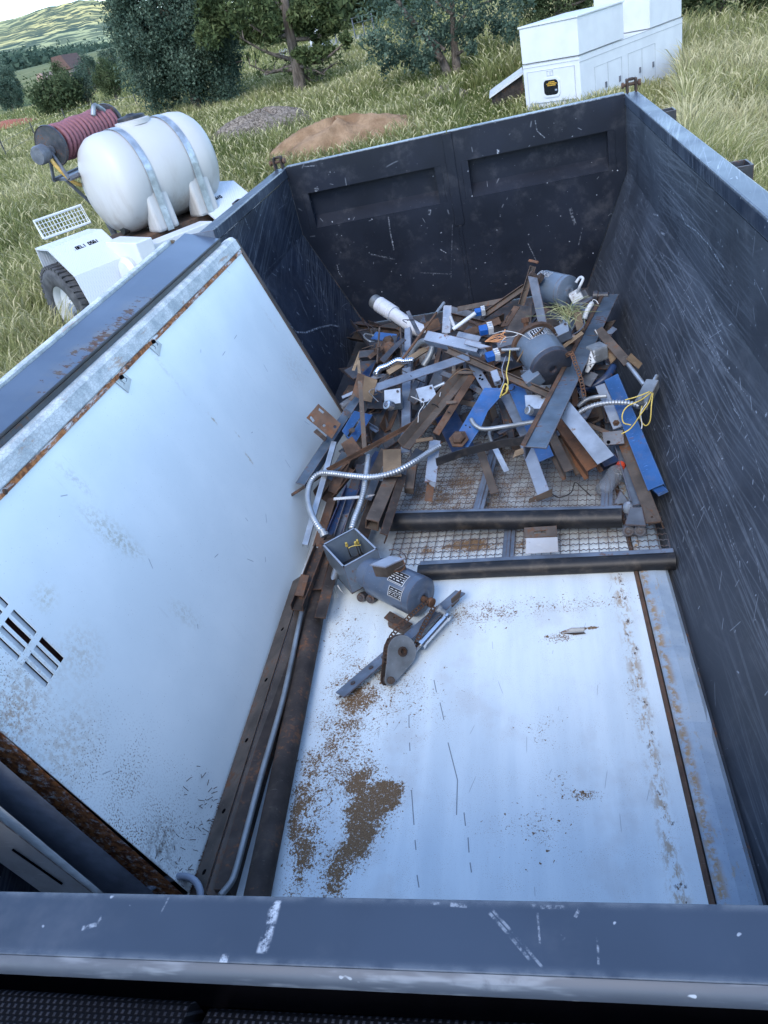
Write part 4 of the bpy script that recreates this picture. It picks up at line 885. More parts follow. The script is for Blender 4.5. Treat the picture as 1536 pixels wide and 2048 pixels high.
gb = bar('small_channel', 'small galvanised channel pointing down to the mesh under the black strap', 'small channel', (988, 893, .14), (1014, 945, .1), 'down', 13, 'galv', h=.018)
line('conduit_end', None, None, [(980, 860, .16), (979, 872, .155), (988, 895, .14)], 4, 'galvdull', parent=gb)
line('bent_conduit', 'thin grey conduit with one bend, crossing in front of the blue flat strip', 'conduit', [(942, 838, .24), (950, 850, .23), (968, 858, .22), (1010, 853, .22), (1072, 843, .21)], 4.6, 'galvdull')
st = [S(p[0], p[1], .22) for p in ((872, 924), (905, 912), (940, 901), (1000, 887), (1055, 879), (1082, 866), (1114, 838))]
st = catmull(st, 6); b = MB(); wv_ = [Vector((.0, .18, 1)).normalized()]*len(st); b.quadgrid([[p-wv_[0]*.016 for p in st], [p+wv_[0]*.016 for p in st]]); so_ = b.obj('black_strap', M['black']); sm = so_.modifiers.new('s', 'SOLIDIFY'); sm.thickness = .006
tag(so_, 'long curved black rubber strap across the front of the heap', 'strap')
# big angle with pipe stub
bg = empty('big_angle', tuple(S(1150, 740, .3)), 'big faded blue angle iron sticking up highest at the right of the heap', 'angle iron')
PA, PB = aty(1222, 588, 3.62), S(1070, 893, .42)
mb, a, c, d, s, v, w_ = barmb(PA, PB, 'angleR', 44, h=.05, t=.006, roll=-8, torn=.01); mb.obj('angle_bar', M['teal'], bg)
mb2, *_ = barmb(PA+s*w_*.5+v*.003, PB+s*w_*.5+v*.003, 'flat', 9, t=.007); mb2.obj('rusty_lip', M['rust'], bg)
q = MB(); q.lathe([(.001, 0), (.02, 0), (.02, .05), (.026, .052), (.026, .075), (.012, .08), (.001, .08)], PA+d*.03+s*.01, s, 12); q.obj('pipe_stub', M['dkgrey'], bg, smooth=40)
bar('wood_splinter', 'frayed wood splinter under the lower tip of the big blue angle', 'splinter', (1047, 902, .2), (1036, 906, .2), 'flat', 14, 'wood', t=.01, torn=.03)
# galvanised stepped sheet
plate('galvanised_plate', 'bright galvanised stepped plate lying over the rusty hat channels, right front', 'metal plate', [(1101, 784, .34), (1116, 776, .34), (1228, 911, .2), (1195, 929), (1117, 829), (1130, 822)], 'galv', .003, holes=[circ(1106, 783, 1.2, 6)])
bar('hat_channel', 'orange rusty hat channel with open end beside the galvanised plate', 'hat channel', (1118, 845, .13), (1186, 944, .1), 'hat', 27, 'rustor', h=.045)
bar('hat_channel', 'grey brown rolled channel left of the orange rusty hat channel', 'hat channel', (1098, 862, .13), (1140, 948, .09), 'hat', 22, 'brown', h=.045)
bar('steel_bar', 'dull steel strip between the two hat channels', 'steel bar', (1112, 856, .1), (1163, 950, .06), 'flat', 18, 'grey', t=.006, holes=((.5, -.2),))
bar('blue_offcut', 'dark blue offcut under the lower end of the galvanised plate', 'offcut', (1203, 930, .07), (1232, 918, .07), 'flat', 22, 'dkblue', t=.03)
line('loose_wire', 'thin dark wire looping on the mesh in front of the hat channels', 'wire', [(1100, 985, .04), (1118, 995, .035), (1142, 985, .035), (1150, 965, .05), (1163, 975, .04), (1182, 992, .035)], 1.1, 'black')

# ---- right side along the wall ----------------------------------------------------
bar('blue_beam', 'long bright blue flat beam lying along the right wall', 'steel beam', (1222, 754, .15), (1312, 974, .10), 'angle', 37, 'blue', h=.04, roll=-12)
bar('blue_offcut', 'end of a second blue strip under the blue beam at the wall', 'offcut', (1300, 962, .06), (1326, 986, .055), 'flat', 24, 'blue', t=.01)
bar('pale_strip', 'light blue grey strip with bolted end, left of the long blue beam', 'metal strip', (1200, 770, .17), (1236, 856, .12), 'flat', 23, 'lightgrey', t=.005, bolts=((.9, 0),))
rl = empty('track_rail', tuple(F(1280, 960, .05)), 'long dusty brown grey track with roller bracket at its near end, right side', 'rail')
mb, *_ = barmb((1240, 862, .1), (1310, 1046, .05), 'angle', 30, h=.04, t=.005, roll=-5); mb.obj('track_angle', M['brown'], rl)
mb, *_ = barmb((1236, 885, .06), (1272, 1005, .05), 'chan', 22, h=.03, t=.004); mb.obj('track_channel', M['greyblue'], rl)
plate('end_plate', None, None, [(1250, 1050, .075), (1292, 1052, .075), (1284, 1016, .08), (1260, 1016, .08)], 'grey', .006, parent=rl)
plate('end_flange', None, None, [(1290, 1012, .095), (1320, 1044, .085), (1292, 1047, .085), (1284, 1010, .095)], 'brown', .005, holes=[circ(1304, 1035, 2.4, 8)], parent=rl)
for px_ in (1257, 1280):
    q = F(px_, 1062, .085); b = MB(); dv = (Vector(cam_pos)-q); dv.z *= .5; dv.normalize(); b.lathe([(.001, -.03), (.021, -.03), (.021, .0), (.017, .004), (.012, .004), (.011, .0), (.006, .001), (.006, .006), (.001, .006)], q, dv, 18); b.obj('roller', M['grey'], rl, smooth=35)
b = MB(); q = F(1256, 1013, .12); b.lathe([(.001, .02), (.008, .02), (.018, .006), (.019, -.02), (.001, -.02)], q, (0, -.3, 1), 10); b.obj('pivot_knob', M['lightgrey'], rl, smooth=40)
b = MB(); q = F(1243, 1000, .09); b.prism([(-.028, -.015), (.028, -.015), (0, .03)], q, q+Vector((0, .008, .003)), (1, 0, 0), (0, .5, 1)); b.obj('pivot_lug', M['greyblue'], rl)
bar('grey_plate', 'grey square plate with one hole on top of the dusty track', 'metal plate', (1206, 878, .14), (1247, 874, .14), 'flat', 34, 'grey', t=.005, holes=((.25, .3),))
# bottle
bo = empty('plastic_bottle', tuple(F(1222, 958, .06)), 'clear ribbed plastic drink bottle with red orange cap on the mesh', 'bottle')
b0, b1 = F(1204, 985, .09), F(1243, 929, .12); ax = (b1-b0).normalized(); L = (b1-b0).length
pr = [(.001, .006), (.02, 0), (.031, .004), (.033, .02)]+[(.033-.003*(k % 2), .02+(L*.55)*k/10) for k in range(1, 11)]+[(.033, L*.68), (.028, L*.78), (.014, L*.9), (.013, L*.93)]
q = MB(); q.lathe(pr, b0, ax, 24); q.obj('bottle_body', M['clear'], bo, smooth=True)
q = MB(); q.lathe([(.001, L*.90), (.0185, L*.90), (.0185, L*1.0), (.016, L*1.02), (.001, L*1.02)], b0, ax, 20); q.obj('cap', M['redcap'], bo, smooth=40)
# conduit box on the wall with wires
cb = empty('conduit_box', tuple(S(1293, 790, .15)), 'pale conduit fitting box with yellow wires, resting against the right wall', 'conduit box')
a, c = S(1282, 812, .2), S(1306, 766, .2); d, s, v = frame_of(a, c); w_ = mpx(13, a)
mb = obox((a+c)/2, d*((c-a).length/2), s*w_, v*w_*.8); mb.obj('box_body', M['galvdull'], cb, bevel=.004)
mb, *_ = barmb(c, c+d*.045, 'pipe', 10, t=.003); mb.obj('connector', M['galv'], cb, smooth=50)
q = MB(); q.lathe([(.001, .03), (.011, .03), (.014, .02), (.014, 0)], a+v*w_*.8, v, 10); q.obj('connector', M['galvdull'], cb)
flex('flexible_conduit', None, None, [(1154, 828, .2), (1170, 818, .21), (1195, 809, .22), (1228, 805, .22), (1262, 807, .21), (1278, 812, .2)], 5.6, 'galv', parent=cb)
for pts in ([(1303, 784, .25), (1282, 800, .25), (1256, 812, .24), (1245, 828, .22), (1247, 845, .2), (1262, 850, .2)], [(1304, 786, .25), (1298, 805, .25), (1282, 828, .24), (1262, 856, .22), (1243, 868, .2)], [(1306, 786, .26), (1303, 810, .25), (1300, 842, .2), (1290, 851, .18), (1280, 835, .2), (1284, 812, .22)], [(1300, 783, .26), (1275, 793, .26), (1250, 800, .25)]):
    line('yellow_wire', None, None, pts, 1.3, 'yellow', 6, parent=cb)
line('pale_wire', None, None, [(1294, 805, .24), (1282, 825, .22), (1284, 848, .2), (1283, 858, .19)], 1., 'whitewire', 6, parent=cb)
br = empty('pipe_bracket', tuple(S(1250, 720, .2)), 'brown angle arm with folded tab and conduit along the right wall', 'bracket')
mb, *_ = barmb((1196, 658, .2), (1256, 726, .2), 'angle', 22, h=.06, t=.005); mb.obj('arm', M['brown'], br)
mb, *_ = barmb((1256, 728, .2), (1288, 770, .2), 'pipe', 11, t=.003); mb.obj('conduit', M['galv'], br, smooth=50)
plate('folded_tab', None, None, [(1252, 718, .22), (1262, 706, .24), (1285, 727, .2), (1277, 738, .2)], 'tan', .006, parent=br)
plate('arm_plate', None, None, [(1212, 700, .16), (1222, 690, .18), (1240, 710, .17), (1222, 728, .14)], 'tan', .005, parent=br)
line('bent_conduit', 'short bent grey conduit just above the long pale flexible conduit', 'conduit', [(1156, 813, .18), (1172, 800, .2), (1192, 794, .2), (1214, 792, .2)], 4.4, 'galvdull')
sb = empty('slotted_cover', tuple(S(1185, 715, .2)), 'pale box cover with rows of slots, right of the big blue angle', 'box cover')
plate('slotted_face', None, None, [(1170, 744, .2), (1182, 700, .24), (1191, 725, .22), (1176, 746, .2)], 'whitish', .004, parent=sb, holes=[[(1179, 714+6*k), (1180, 712+6*k), (1183, 716+6*k), (1182, 718+6*k)] for k in range(4)])
q = obox(S(1194, 705, .17), (.035, .02, .0), (-.015, .03, 0), (0, .01, .03)); q.obj('cover_side', M['galvdull'], sb, bevel=.01)
line('black_hose', 'dark curved hose behind the pale strip, near the right wall', 'hose', [(1150, 780, .1), (1185, 772, .11), (1212, 755, .13), (1228, 732, .14)], 8, 'dkblue', 10)
def chain(name, label, pts, wpx, mat, parent=None, pitch=.013):
    q = catmull([PT(p) for p in pts], 20); L = [0.]
    for i in range(1, len(q)): L.append(L[-1]+(q[i]-q[i-1]).length)
    qa = np.array(q); n = int(L[-1]/pitch); w_ = mpx(wpx, q[len(q)//2]); b = MB()
    for i in range(n):
        t = (i+.5)*pitch; P = Vector([np.interp(t, L, qa[:, k]) for k in range(3)]); P2 = Vector([np.interp(min(t+.004, L[-1]), L, qa[:, k]) for k in range(3)])
        dd = (P2-P).normalized() if (P2-P).length > 1e-6 else Vector((1, 0, 0)); up_ = (Vector(cam_pos)-P).normalized(); s_ = dd.cross(up_).normalized(); v_ = s_.cross(dd)
        k = 1. if i % 2 else .72
        for sg in (-1, 1): obox(P+s_*sg*w_*.42*k, dd*pitch*.62, s_*.0013, v_*.0045, b)
        b.tube([P-s_*w_*.42, P+s_*w_*.42], .0032, 6)
    o = b.obj(name, M[mat], parent); return tag(o, label, 'chain') if label else o
chain('roller_chain', 'rusty roller chain draped over the big blue angle', [(1132, 712, .34), (1143, 707, .37), (1151, 728, .36), (1160, 752, .34), (1166, 778, .3), (1170, 800, .27)], 9, 'rust')
bar('flat_board', 'brown flat board on edge at the rear right', 'board', (1152, 613, .18), (1161, 660, .16), 'flat', 17, 'wood', t=.012, roll=None)
wh = empty('pull_grip', tuple(S(1178, 625, .2)), 'white plastic handle with thin wire, left of the big blue angle top', 'handle')
line('grip', None, None, [(1184, 607, .26), (1180, 612, .26), (1173, 625, .24), (1169, 638, .22)], 5, 'whiteplastic', 10, parent=wh)
line('wire', None, None, [(1184, 607, .26), (1186, 600, .26), (1192, 601, .26), (1197, 608, .25)], .9, 'whitewire', 5, parent=wh)
line('wire', None, None, [(1169, 640, .22), (1167, 652, .22), (1155, 664, .22), (1135, 674, .22)], 1.4, 'greyblue', 6, parent=wh)

# ---- motors -----------------------------------------------------------------------
def motor(label, A, Bp, rad, capm, bodym, n_ring=0, plates=(), cap_first=True, flange=True):
    """A: near end centre, Bp: far end centre"""
    ax = (Bp-A).normalized(); L = (Bp-A).length; root = empty('electric_motor', tuple((A+Bp)/2), label, 'motor')
    b = MB(); b.lathe([(.001, L*.16), (rad*.96, L*.16), (rad, L*.18), (rad, L*.92), (rad*.96, L*.94), (.001, L*.94)], A, ax, 40); b.obj('motor_body', M[bodym], root, smooth=35)
    b = MB(); b.lathe([(.001, L*.02), (rad*.16, L*.02), (rad*.18, -.004), (rad*.3, -.006), (rad*.42, -.002), (rad*.5, .0), (rad*.9, L*.015), (rad*1.0, L*.04), (rad*1.01, L*.16), (rad*.9, L*.165)], A, ax, 40); b.obj('end_bell', M[capm], root, smooth=35)
    if flange:
        b = MB(); b.lathe([(.001, L*.9), (rad*1.16, L*.9), (rad*1.18, L*.92), (rad*1.18, L*.98), (rad*1.1, L), (rad*.7, L*1.02), (rad*.4, L*1.12), (.001, L*1.12)], A, ax, 32); b.obj('mounting_flange', M['rust'], root, smooth=35)
    toc = (Vector(cam_pos)-(A+Bp)/2).normalized(); rv = (toc-ax*toc.dot(ax)).normalized(); tv = ax.cross(rv)
    for (f0, f1, ang0, ang1) in plates:
        b = MB(); rows = []
        for f in (f0, f1): rows.append([tuple(A+ax*(L*f)+(rv*math.cos(a_)+tv*math.sin(a_))*(rad+.0012)) for a_ in np.linspace(ang0, ang1, 8)])
        b.quadgrid(rows); np_ = b.obj('nameplate', M['plate'], root, smooth=True); b = MB(); nr = 5; rr_ = random.Random(int(L*1e5)); da = (ang1-ang0)
        def patch(u0, u1, v0, v1):
            b.quadgrid([[tuple(A+ax*(L*(f0+(f1-f0)*u_))+(rv*math.cos(ang0+da*v_)+tv*math.sin(ang0+da*v_))*(rad+.0020)) for v_ in np.linspace(v0, v1, 4)] for u_ in (u0, u1)])
        for k in range(nr):
            v0 = .07+.86*k/nr; u0 = .06
            if k in (0, 3): patch(.08, .92, v0, v0+.035); continue
            while u0 < .9: l_ = rr_.uniform(.06, .22); patch(u0, min(u0+l_, .94), v0, v0+.06); u0 += l_+.1
        for q_0 in ((0, 1, 0, .022), (0, 1, .978, 1), (0, .03, 0, 1), (.97, 1, 0, 1)): patch(*q_0)
        b.obj('nameplate_text', M['platetext'], np_)
    return root, ax, L, rv, tv
# motor in the middle of the heap
A, Bp = S(1106, 738, .3), S(1066, 684, .3)
mr, ax, L, rv, tv = motor('grey motor with dark flat end cap, lying in the middle right of the heap', A, Bp, .088, 'capgrey', 'motorgrey', plates=((.62, .86, .05, .75), (.60, .82, .82, 1.2)))
q = obox(S(1066, 757, .28), ax*.03, tv*.035, rv*.03); q.obj('wiring_box', M['motorgrey'], mr, bevel=.004)
for k, aa in enumerate((.3, 1.4, 2.6, -.9)):
    p = A+ax*(L*.985)+(rv*math.cos(aa)+tv*math.sin(aa))*.096; b = MB(); b.lathe([(.001, .02), (.008, .02), (.008, 0)], p, -ax, 6); b.obj('bolt', M['brown'], mr)
q = MB(); p = A+ax*L*1.1+rv*.04; q.lathe([(.001, 0), (.016, 0), (.016, .02), (.011, .022), (.011, .05), (.018, .052), (.018, .07), (.001, .07)], p, (0, .2, 1), 8); q.obj('shaft_coupling', M['rustor'], mr)
line('lead_wire', None, None, [(1034, 724, .3), (1045, 705, .34), (1060, 680, .38), (1078, 664, .4), (1088, 655, .38)], 1.6, 'tan', 6, parent=mr)
# rear motor against the tailgate
A, Bp = S(1138, 584, .3), S(1083, 571, .3)
mr, ax, L, rv, tv = motor('grey motor high at the rear right corner against the tailgate', A, Bp, .072, 'motorgrey', 'motorgrey', plates=((.7, .92, -.2, .5), (.55, .95, .6, 1.1)), flange=False)
line('white_lead', None, None, [(1154, 586, .3), (1160, 572, .34), (1166, 558, .36), (1160, 555, .36), (1152, 565, .34)], 3., 'whiteplastic', 8, parent=mr)
q = obox(S(1152, 592, .28), (.025, .0, .01), (0, .02, 0), (-.008, 0, .02)); q.obj('wiring_box', M['whitish'], mr, bevel=.003)
q = MB(); q.lathe([(.001, 0), (.03, 0), (.03, .02), (.013, .022), (.013, .06), (.001, .06)], S(1080, 562, .36), (-.6, 0, .7), 10); q.obj('shaft', M['dkbrown'], mr)
rb = empty('rear_bracket', tuple(S(1055, 570, .2)), 'rusty upright bracket with tapered grey leg, left of the rear corner motor', 'bracket')
mb, *_ = barmb((1066, 532, .36), (1042, 610, .2), 'chan', 15, h=.03, roll=None); mb.obj('upright', M['brown'], rb)
plate('tapered_leg', None, None, [(1056, 552, .4), (1075, 556, .4), (1096, 655, .3), (1079, 657, .3)], 'grey', .006, parent=rb)
mb, *_ = barmb((1058, 521, .4), (1076, 525, .4), 'flat', 6, t=.006); mb.obj('rusty_tab', M['rustor'], rb)
bar('rear_channel', 'dusty grey channel slanting up to the rear bracket', 'steel channel', (966, 632, .16), (1050, 574, .27), 'chan', 15, 'brown', h=.02)
bar('rear_strip', 'brown strip lying along the foot of the tailgate', 'metal strip', (915, 618, .1), (1010, 600, .12), 'angle', 12, 'brown', h=.03)
o_, *_ = plate('slotted_plate', 'rusty brown plate with two long slots, left of the tapered grey leg', 'metal plate', [(1001, 654, .24), (1016, 652, .24), (1040, 614, .28), (1028, 612, .28)], 'rust', .005, holes=[[(1009, 647), (1012, 647), (1025, 622), (1022, 622)]])
bar('grey_channel', 'grey channel behind the middle motor, pointing left', 'steel channel', (994, 690, .2), (1072, 668, .22), 'angle', 22, 'grey', h=.04, roll=20)
plate('brown_sheet', 'brown flat panel behind the tapered grey leg', 'metal plate', [(1010, 668, .14), (1062, 660, .14), (1064, 605, .16), (1040, 612, .16)], 'brown', .005)

# ---- small electrical bits ---------------------------------------------------------
def contactor(label, c, ex, wpx, blue=True):
    root = empty('contactor', tuple(c), label, 'contactor'); w_ = mpx(wpx, c)
    ex = Vector(ex).normalized(); up_ = Vector((0, -.35, .94)); ey = up_.cross(ex).normalized(); ez = ex.cross(ey)
    q = obox(c, ex*w_*.5, ey*w_*.5, ez*w_*.4); q.obj('coil_block', M['blueplastic'], root, bevel=.003)
    q = obox(c+ex*w_*.8, ex*w_*.3, ey*w_*.55, ez*w_*.45); 
    for k in (-1, 0, 1): obox(c+ex*w_*.8+ey*w_*.38*k+ez*w_*.5, ex*w_*.3, ey*w_*.12, ez*w_*.1, q)
    q.obj('terminal_block', M['whiteplastic'], root)
    for k in (-1, 0, 1):
        b = MB(); b.lathe([(.001, .006), (w_*.08, .006), (w_*.08, 0)], c+ex*w_*.8+ey*w_*.2*k+ez*w_*.46, ez, 8); b.obj('terminal_screw', M['chrome'], root)
contactor('blue and white contactor near the copper strands, rear centre', S(967, 660, .34), (1, .2, 0), 17)
contactor('blue and white contactor hanging lower, left of the middle motor', S(980, 713, .33), (1, .3, 0), 17)
bar('white_box', 'small pale oblong box above the bright blue plate', 'box', (988, 745, .28), (996, 766, .27), 'box', 17, 'lightgrey', h=.03, t=.02)
contactor('small blue relay half hidden at the foot of the tailgate', S(956, 624, .2), (1, .1, 0), 13)
line('corrugated_stub', 'pale ribbed conduit stub pointing up beside the pale channel', 'conduit', [(906, 659, .32), (928, 643, .34), (951, 626, .36)], 4.2, 'whitish', 8)
line('white_stub', 'very short white plastic tube left of the pale ribbed stub', 'conduit', [(901, 634, .3), (905, 645, .3), (911, 657, .28)], 3.6, 'whiteplastic', 8)
b = MB()
for k in range(11):
    q0 = S(970, 683, .36); b.tube([q0, q0+Vector((.05+.01*random.random(), random.uniform(-.03, .03), random.uniform(-.008, .02))), q0+Vector((.09, random.uniform(-.05, .05), random.uniform(-.01, .03)))], .0016, 5, smooth_n=4)
tag(b.obj('copper_strands', M['orange']), 'frayed bunch of orange copper strands, rear centre', 'wire')
for l, pts, m_, r_ in [('thin pale wire arching left over the middle motor', [(985, 668, .38), (1010, 662, .42), (1040, 668, .42), (1062, 680, .38)], 'whitewire', .8),
        ('yellow and purple wires hanging left of the middle motor', [(1020, 700, .34), (1018, 720, .36), (1013, 745, .36), (1016, 765, .34), (1012, 782, .32)], 'yellow', 1.2),
        ('tangled yellow wire loop at the tip of the bright blue plate', [(1002, 792, .3), (1012, 785, .33), (1016, 774, .35), (1010, 768, .34), (1004, 782, .33), (1000, 795, .3)], 'yellow', 1.6),
        ('purple grey wire beside the hanging yellow wires', [(1012, 712, .36), (1004, 738, .36), (1008, 760, .34), (1000, 780, .32)], 'lightgrey', 1.1),
        ('pale wire running to the left over the grey channel, rear', [(1000, 690, .36), (1010, 676, .4), (1030, 672, .38), (1060, 655, .4)], 'whitewire', .8),
        ('thin brown wire arching over the twin rail frame', [(898, 760, .28), (915, 744, .32), (932, 738, .32), (950, 744, .28)], 'tan', 1.1),
        ('thin wire falling beside the silver clamp boxes', [(836, 845, .24), (838, 825, .26), (848, 808, .26), (838, 800, .26), (822, 793, .26)], 'whitewire', .8)]:
    line('loose_wire', l, 'wire', pts, r_, m_, 6)
def jbox(label, c, ex, ey, hpx, mat, name='junction_box'):
    root = empty(name, tuple(c), label, 'junction box'); ex = Vector(ex); ey = Vector(ey); n_ = ex.cross(ey).normalized()
    if n_.dot(Vector(cam_pos)-c) < 0: n_ = -n_
    h = mpx(hpx, c); q = obox(c, ex, ey, n_*h*.5); q.obj('box_body', M[mat], root, bevel=.003)
    q = obox(c+n_*(h*.5+.002), ex*1.04, ey*1.04, n_*.002); q.obj('lid', M['galv'], root)
    for sx, sy in ((-.7, -.7), (.7, .6)):
        b = MB(); b.lathe([(.001, .005), (.006, .005), (.006, 0)], c+n_*(h*.5+.004)+ex*sx+ey*sy, n_, 8); b.obj('screw', M['dkgrey'], root)
    return root, n_
j, n_ = jbox('silver clamp box left of the upright grey channel', S(788, 800, .22), (.035, .0, .0), (0, .03, .02), 24, 'galvdull')
q = MB(); q.lathe([(.012, 0), (.022, 0), (.022, .03), (.014, .032), (.012, .01)], S(783, 812, .26), (-.5, -.5, .6), 12); q.obj('clamp', M['chrome'], j)
j, n_ = jbox('silver conduit box left of the twin rail frame', S(854, 795, .2), (.035, .01, .0), (-.01, .03, .02), 24, 'galvdull')
mb, *_ = barmb((868, 776, .22), (890, 766, .24), 'pipe', 9, t=.002); mb.obj('conduit_stub', M['galv'], j, smooth=50)
mb, *_ = barmb((848, 818, .2), (862, 800, .24), 'flat', 4, t=.004); mb.obj('strap', M['chrome'], j)
j, n_ = jbox('crushed grey fitting box on the blue strip, left of the big blue angle', S(1074, 812, .22), (.04, -.01, 0), (0, .03, .015), 26, 'galvdull')
q = MB(); q.lathe([(.008, 0), (.018, 0), (.018, .02), (.012, .022), (.008, .005)], S(1062, 822, .26), (-.6, -.4, .5), 10); q.obj('connector', M['galv'], j)
j, n_ = jbox('little blue grey box among dry grass, rear right', S(1126, 667, .3), (.03, .0, .01), (0, .028, .01), 20, 'greyblue')
j, n_ = jbox('small pale box tilted behind the dry grass tuft', S(1134, 650, .28), (.022, -.02, .0), (.01, .03, .0), 18, 'lightgrey')
# dry grass caught in the scrap
b = MB()
for _ in range(48):
    q0 = S(1136+random.gauss(0, 5), 640+random.gauss(0, 9), .32); dd = Vector((random.gauss(0, .5), random.gauss(0, .5), random.uniform(.2, 1.2))).normalized()*random.uniform(.05, .15)
    b.tube([q0, q0+dd*.5+Vector((random.gauss(0, .012), random.gauss(0, .012), .012)), q0+dd+Vector((random.gauss(0, .05), random.gauss(0, .04), -.03))], [.0012, .001, .0005], 4, smooth_n=3)
n = N('dry grass straw'); M['straw'] = n.bsdf(n.mix(n.ss(n.noise(n.pos(), 30, 2), .3, .7), (.16, .2, .07), (.42, .4, .2)), .8); tag(b.obj('dry_grass_tuft', M['straw']), 'tuft of dry grass caught in the scrap at the rear right', 'grass tuft')

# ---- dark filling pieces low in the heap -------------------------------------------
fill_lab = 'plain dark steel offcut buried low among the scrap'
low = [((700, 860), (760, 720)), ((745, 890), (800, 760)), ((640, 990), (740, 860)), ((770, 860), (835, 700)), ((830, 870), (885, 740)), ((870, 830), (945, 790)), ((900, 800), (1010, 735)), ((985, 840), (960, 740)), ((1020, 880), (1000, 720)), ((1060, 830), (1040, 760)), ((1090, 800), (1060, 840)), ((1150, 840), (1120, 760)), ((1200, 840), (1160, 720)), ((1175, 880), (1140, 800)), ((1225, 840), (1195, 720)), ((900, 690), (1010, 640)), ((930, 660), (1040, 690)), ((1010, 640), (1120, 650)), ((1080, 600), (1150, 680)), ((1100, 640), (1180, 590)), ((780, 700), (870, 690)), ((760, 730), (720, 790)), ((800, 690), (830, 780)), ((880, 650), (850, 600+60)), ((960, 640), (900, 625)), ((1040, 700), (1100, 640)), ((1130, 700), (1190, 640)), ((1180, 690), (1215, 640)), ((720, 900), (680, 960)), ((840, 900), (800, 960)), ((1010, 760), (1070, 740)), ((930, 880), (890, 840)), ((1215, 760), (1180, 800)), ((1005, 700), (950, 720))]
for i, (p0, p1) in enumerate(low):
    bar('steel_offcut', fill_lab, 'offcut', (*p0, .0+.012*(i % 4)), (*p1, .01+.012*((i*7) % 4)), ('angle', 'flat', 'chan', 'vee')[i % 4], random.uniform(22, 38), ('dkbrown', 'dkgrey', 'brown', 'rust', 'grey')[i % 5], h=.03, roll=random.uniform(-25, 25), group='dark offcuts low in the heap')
def bentstrip(name, label, cat, pts, wpx, mat, t=.004, twist=0., group=None):
    q = catmull([PT(p) for p in pts], 6); w_ = mpx(wpx, q[len(q)//2]); b = MB(); rows = []
    for i, p in enumerate(q):
        d = (q[min(i+1, len(q)-1)]-q[max(i-1, 0)]).normalized(); up = (Vector((0, 0, 1))*.4+(Vector(cam_pos)-p).normalized()*.6); s_ = d.cross(up).normalized(); v_ = s_.cross(d); r = twist*(i/len(q)-.5)
        s_, v_ = s_*math.cos(r)+v_*math.sin(r), v_*math.cos(r)-s_*math.sin(r)
        rows.append([p-s_*w_*.5-v_*t*.5, p+s_*w_*.5-v_*t*.5, p+s_*w_*.5+v_*t*.5, p-s_*w_*.5+v_*t*.5, p-s_*w_*.5-v_*t*.5])
    b.quadgrid(rows); k = len(b.v); b.f += [(0, 1, 2, 3), (k-5, k-4, k-3, k-2)]; return tag(b.obj(name, M[mat]), label, cat, group)
rs = random.Random(5)
def inheap():
    while True:
        x, y = rs.uniform(690, 1235), rs.uniform(640, 930)
        if y > 640+max(0, (x-1100))*.2 and y < 880+.35*max(0, 850-x) and x > 700+.15*(860-y): return x, y
for i in range(46):
    x, y = inheap(); an = rs.choice([-.95, -.6, .55, .9, 1.2, -1.25, 1.5, .2, -.25])+rs.uniform(-.2, .2); L = rs.uniform(45, 105); dx, dy = math.cos(an)*L/2, math.sin(an)*L/2*.8
    dz = rs.uniform(.06, .17); mt = rs.choice(['dkgrey', 'grey', 'greyblue', 'dkbrown', 'brown', 'dkgrey', 'teal', 'rust', 'lightgrey', 'grey']); clampx = lambda v: max(690, min(1230, v)); clampy = lambda v: max(622, min(960, v))
    p0 = (clampx(x-dx), clampy(y-dy), dz+rs.uniform(-.03, .03)); p1 = (clampx(x+dx), clampy(y+dy), dz+rs.uniform(-.03, .03)); mid = ((p0[0]+p1[0])/2+rs.uniform(-7, 7), (p0[1]+p1[1])/2+rs.uniform(-7, 7), dz+rs.uniform(0, .03))
    lab, grp = 'thin bent steel strip tangled deep in the scrap heap', 'thin strips tangled in the heap'
    if i % 3 == 2: bar('steel_strip', lab, 'metal strip', p0, p1, rs.choice(['angle', 'vee', 'chan']), rs.uniform(10, 17), mt, h=.02, roll=rs.uniform(-30, 30), group=grp)
    else: bentstrip('steel_strip', lab, 'metal strip', [p0, mid, p1], rs.uniform(5, 12), mt, twist=rs.uniform(-.8, .8), group=grp)
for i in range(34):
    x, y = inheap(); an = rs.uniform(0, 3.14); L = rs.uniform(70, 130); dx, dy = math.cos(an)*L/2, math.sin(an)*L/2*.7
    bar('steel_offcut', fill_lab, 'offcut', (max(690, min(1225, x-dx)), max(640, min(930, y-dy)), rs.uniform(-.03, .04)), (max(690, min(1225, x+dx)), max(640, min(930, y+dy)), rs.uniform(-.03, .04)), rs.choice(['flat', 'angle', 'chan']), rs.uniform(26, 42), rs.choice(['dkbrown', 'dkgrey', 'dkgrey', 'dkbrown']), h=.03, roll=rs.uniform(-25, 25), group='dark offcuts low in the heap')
for i in range(16):      # stray wires
    x, y = inheap(); pts = [(x, y, rs.uniform(.16, .26))]
    for _ in range(4): x += rs.uniform(-26, 26); y += rs.uniform(-16, 16); pts.append((max(700, min(1230, x)), max(640, min(930, y)), rs.uniform(.14, .28)))
    line('stray_wire', 'thin stray wire curling through the scrap heap', 'wire', pts, rs.uniform(.7, 1.2), rs.choice(['dkgrey', 'whitewire', 'brown', 'galvdull', 'black']), 5, group='stray wires in the heap')
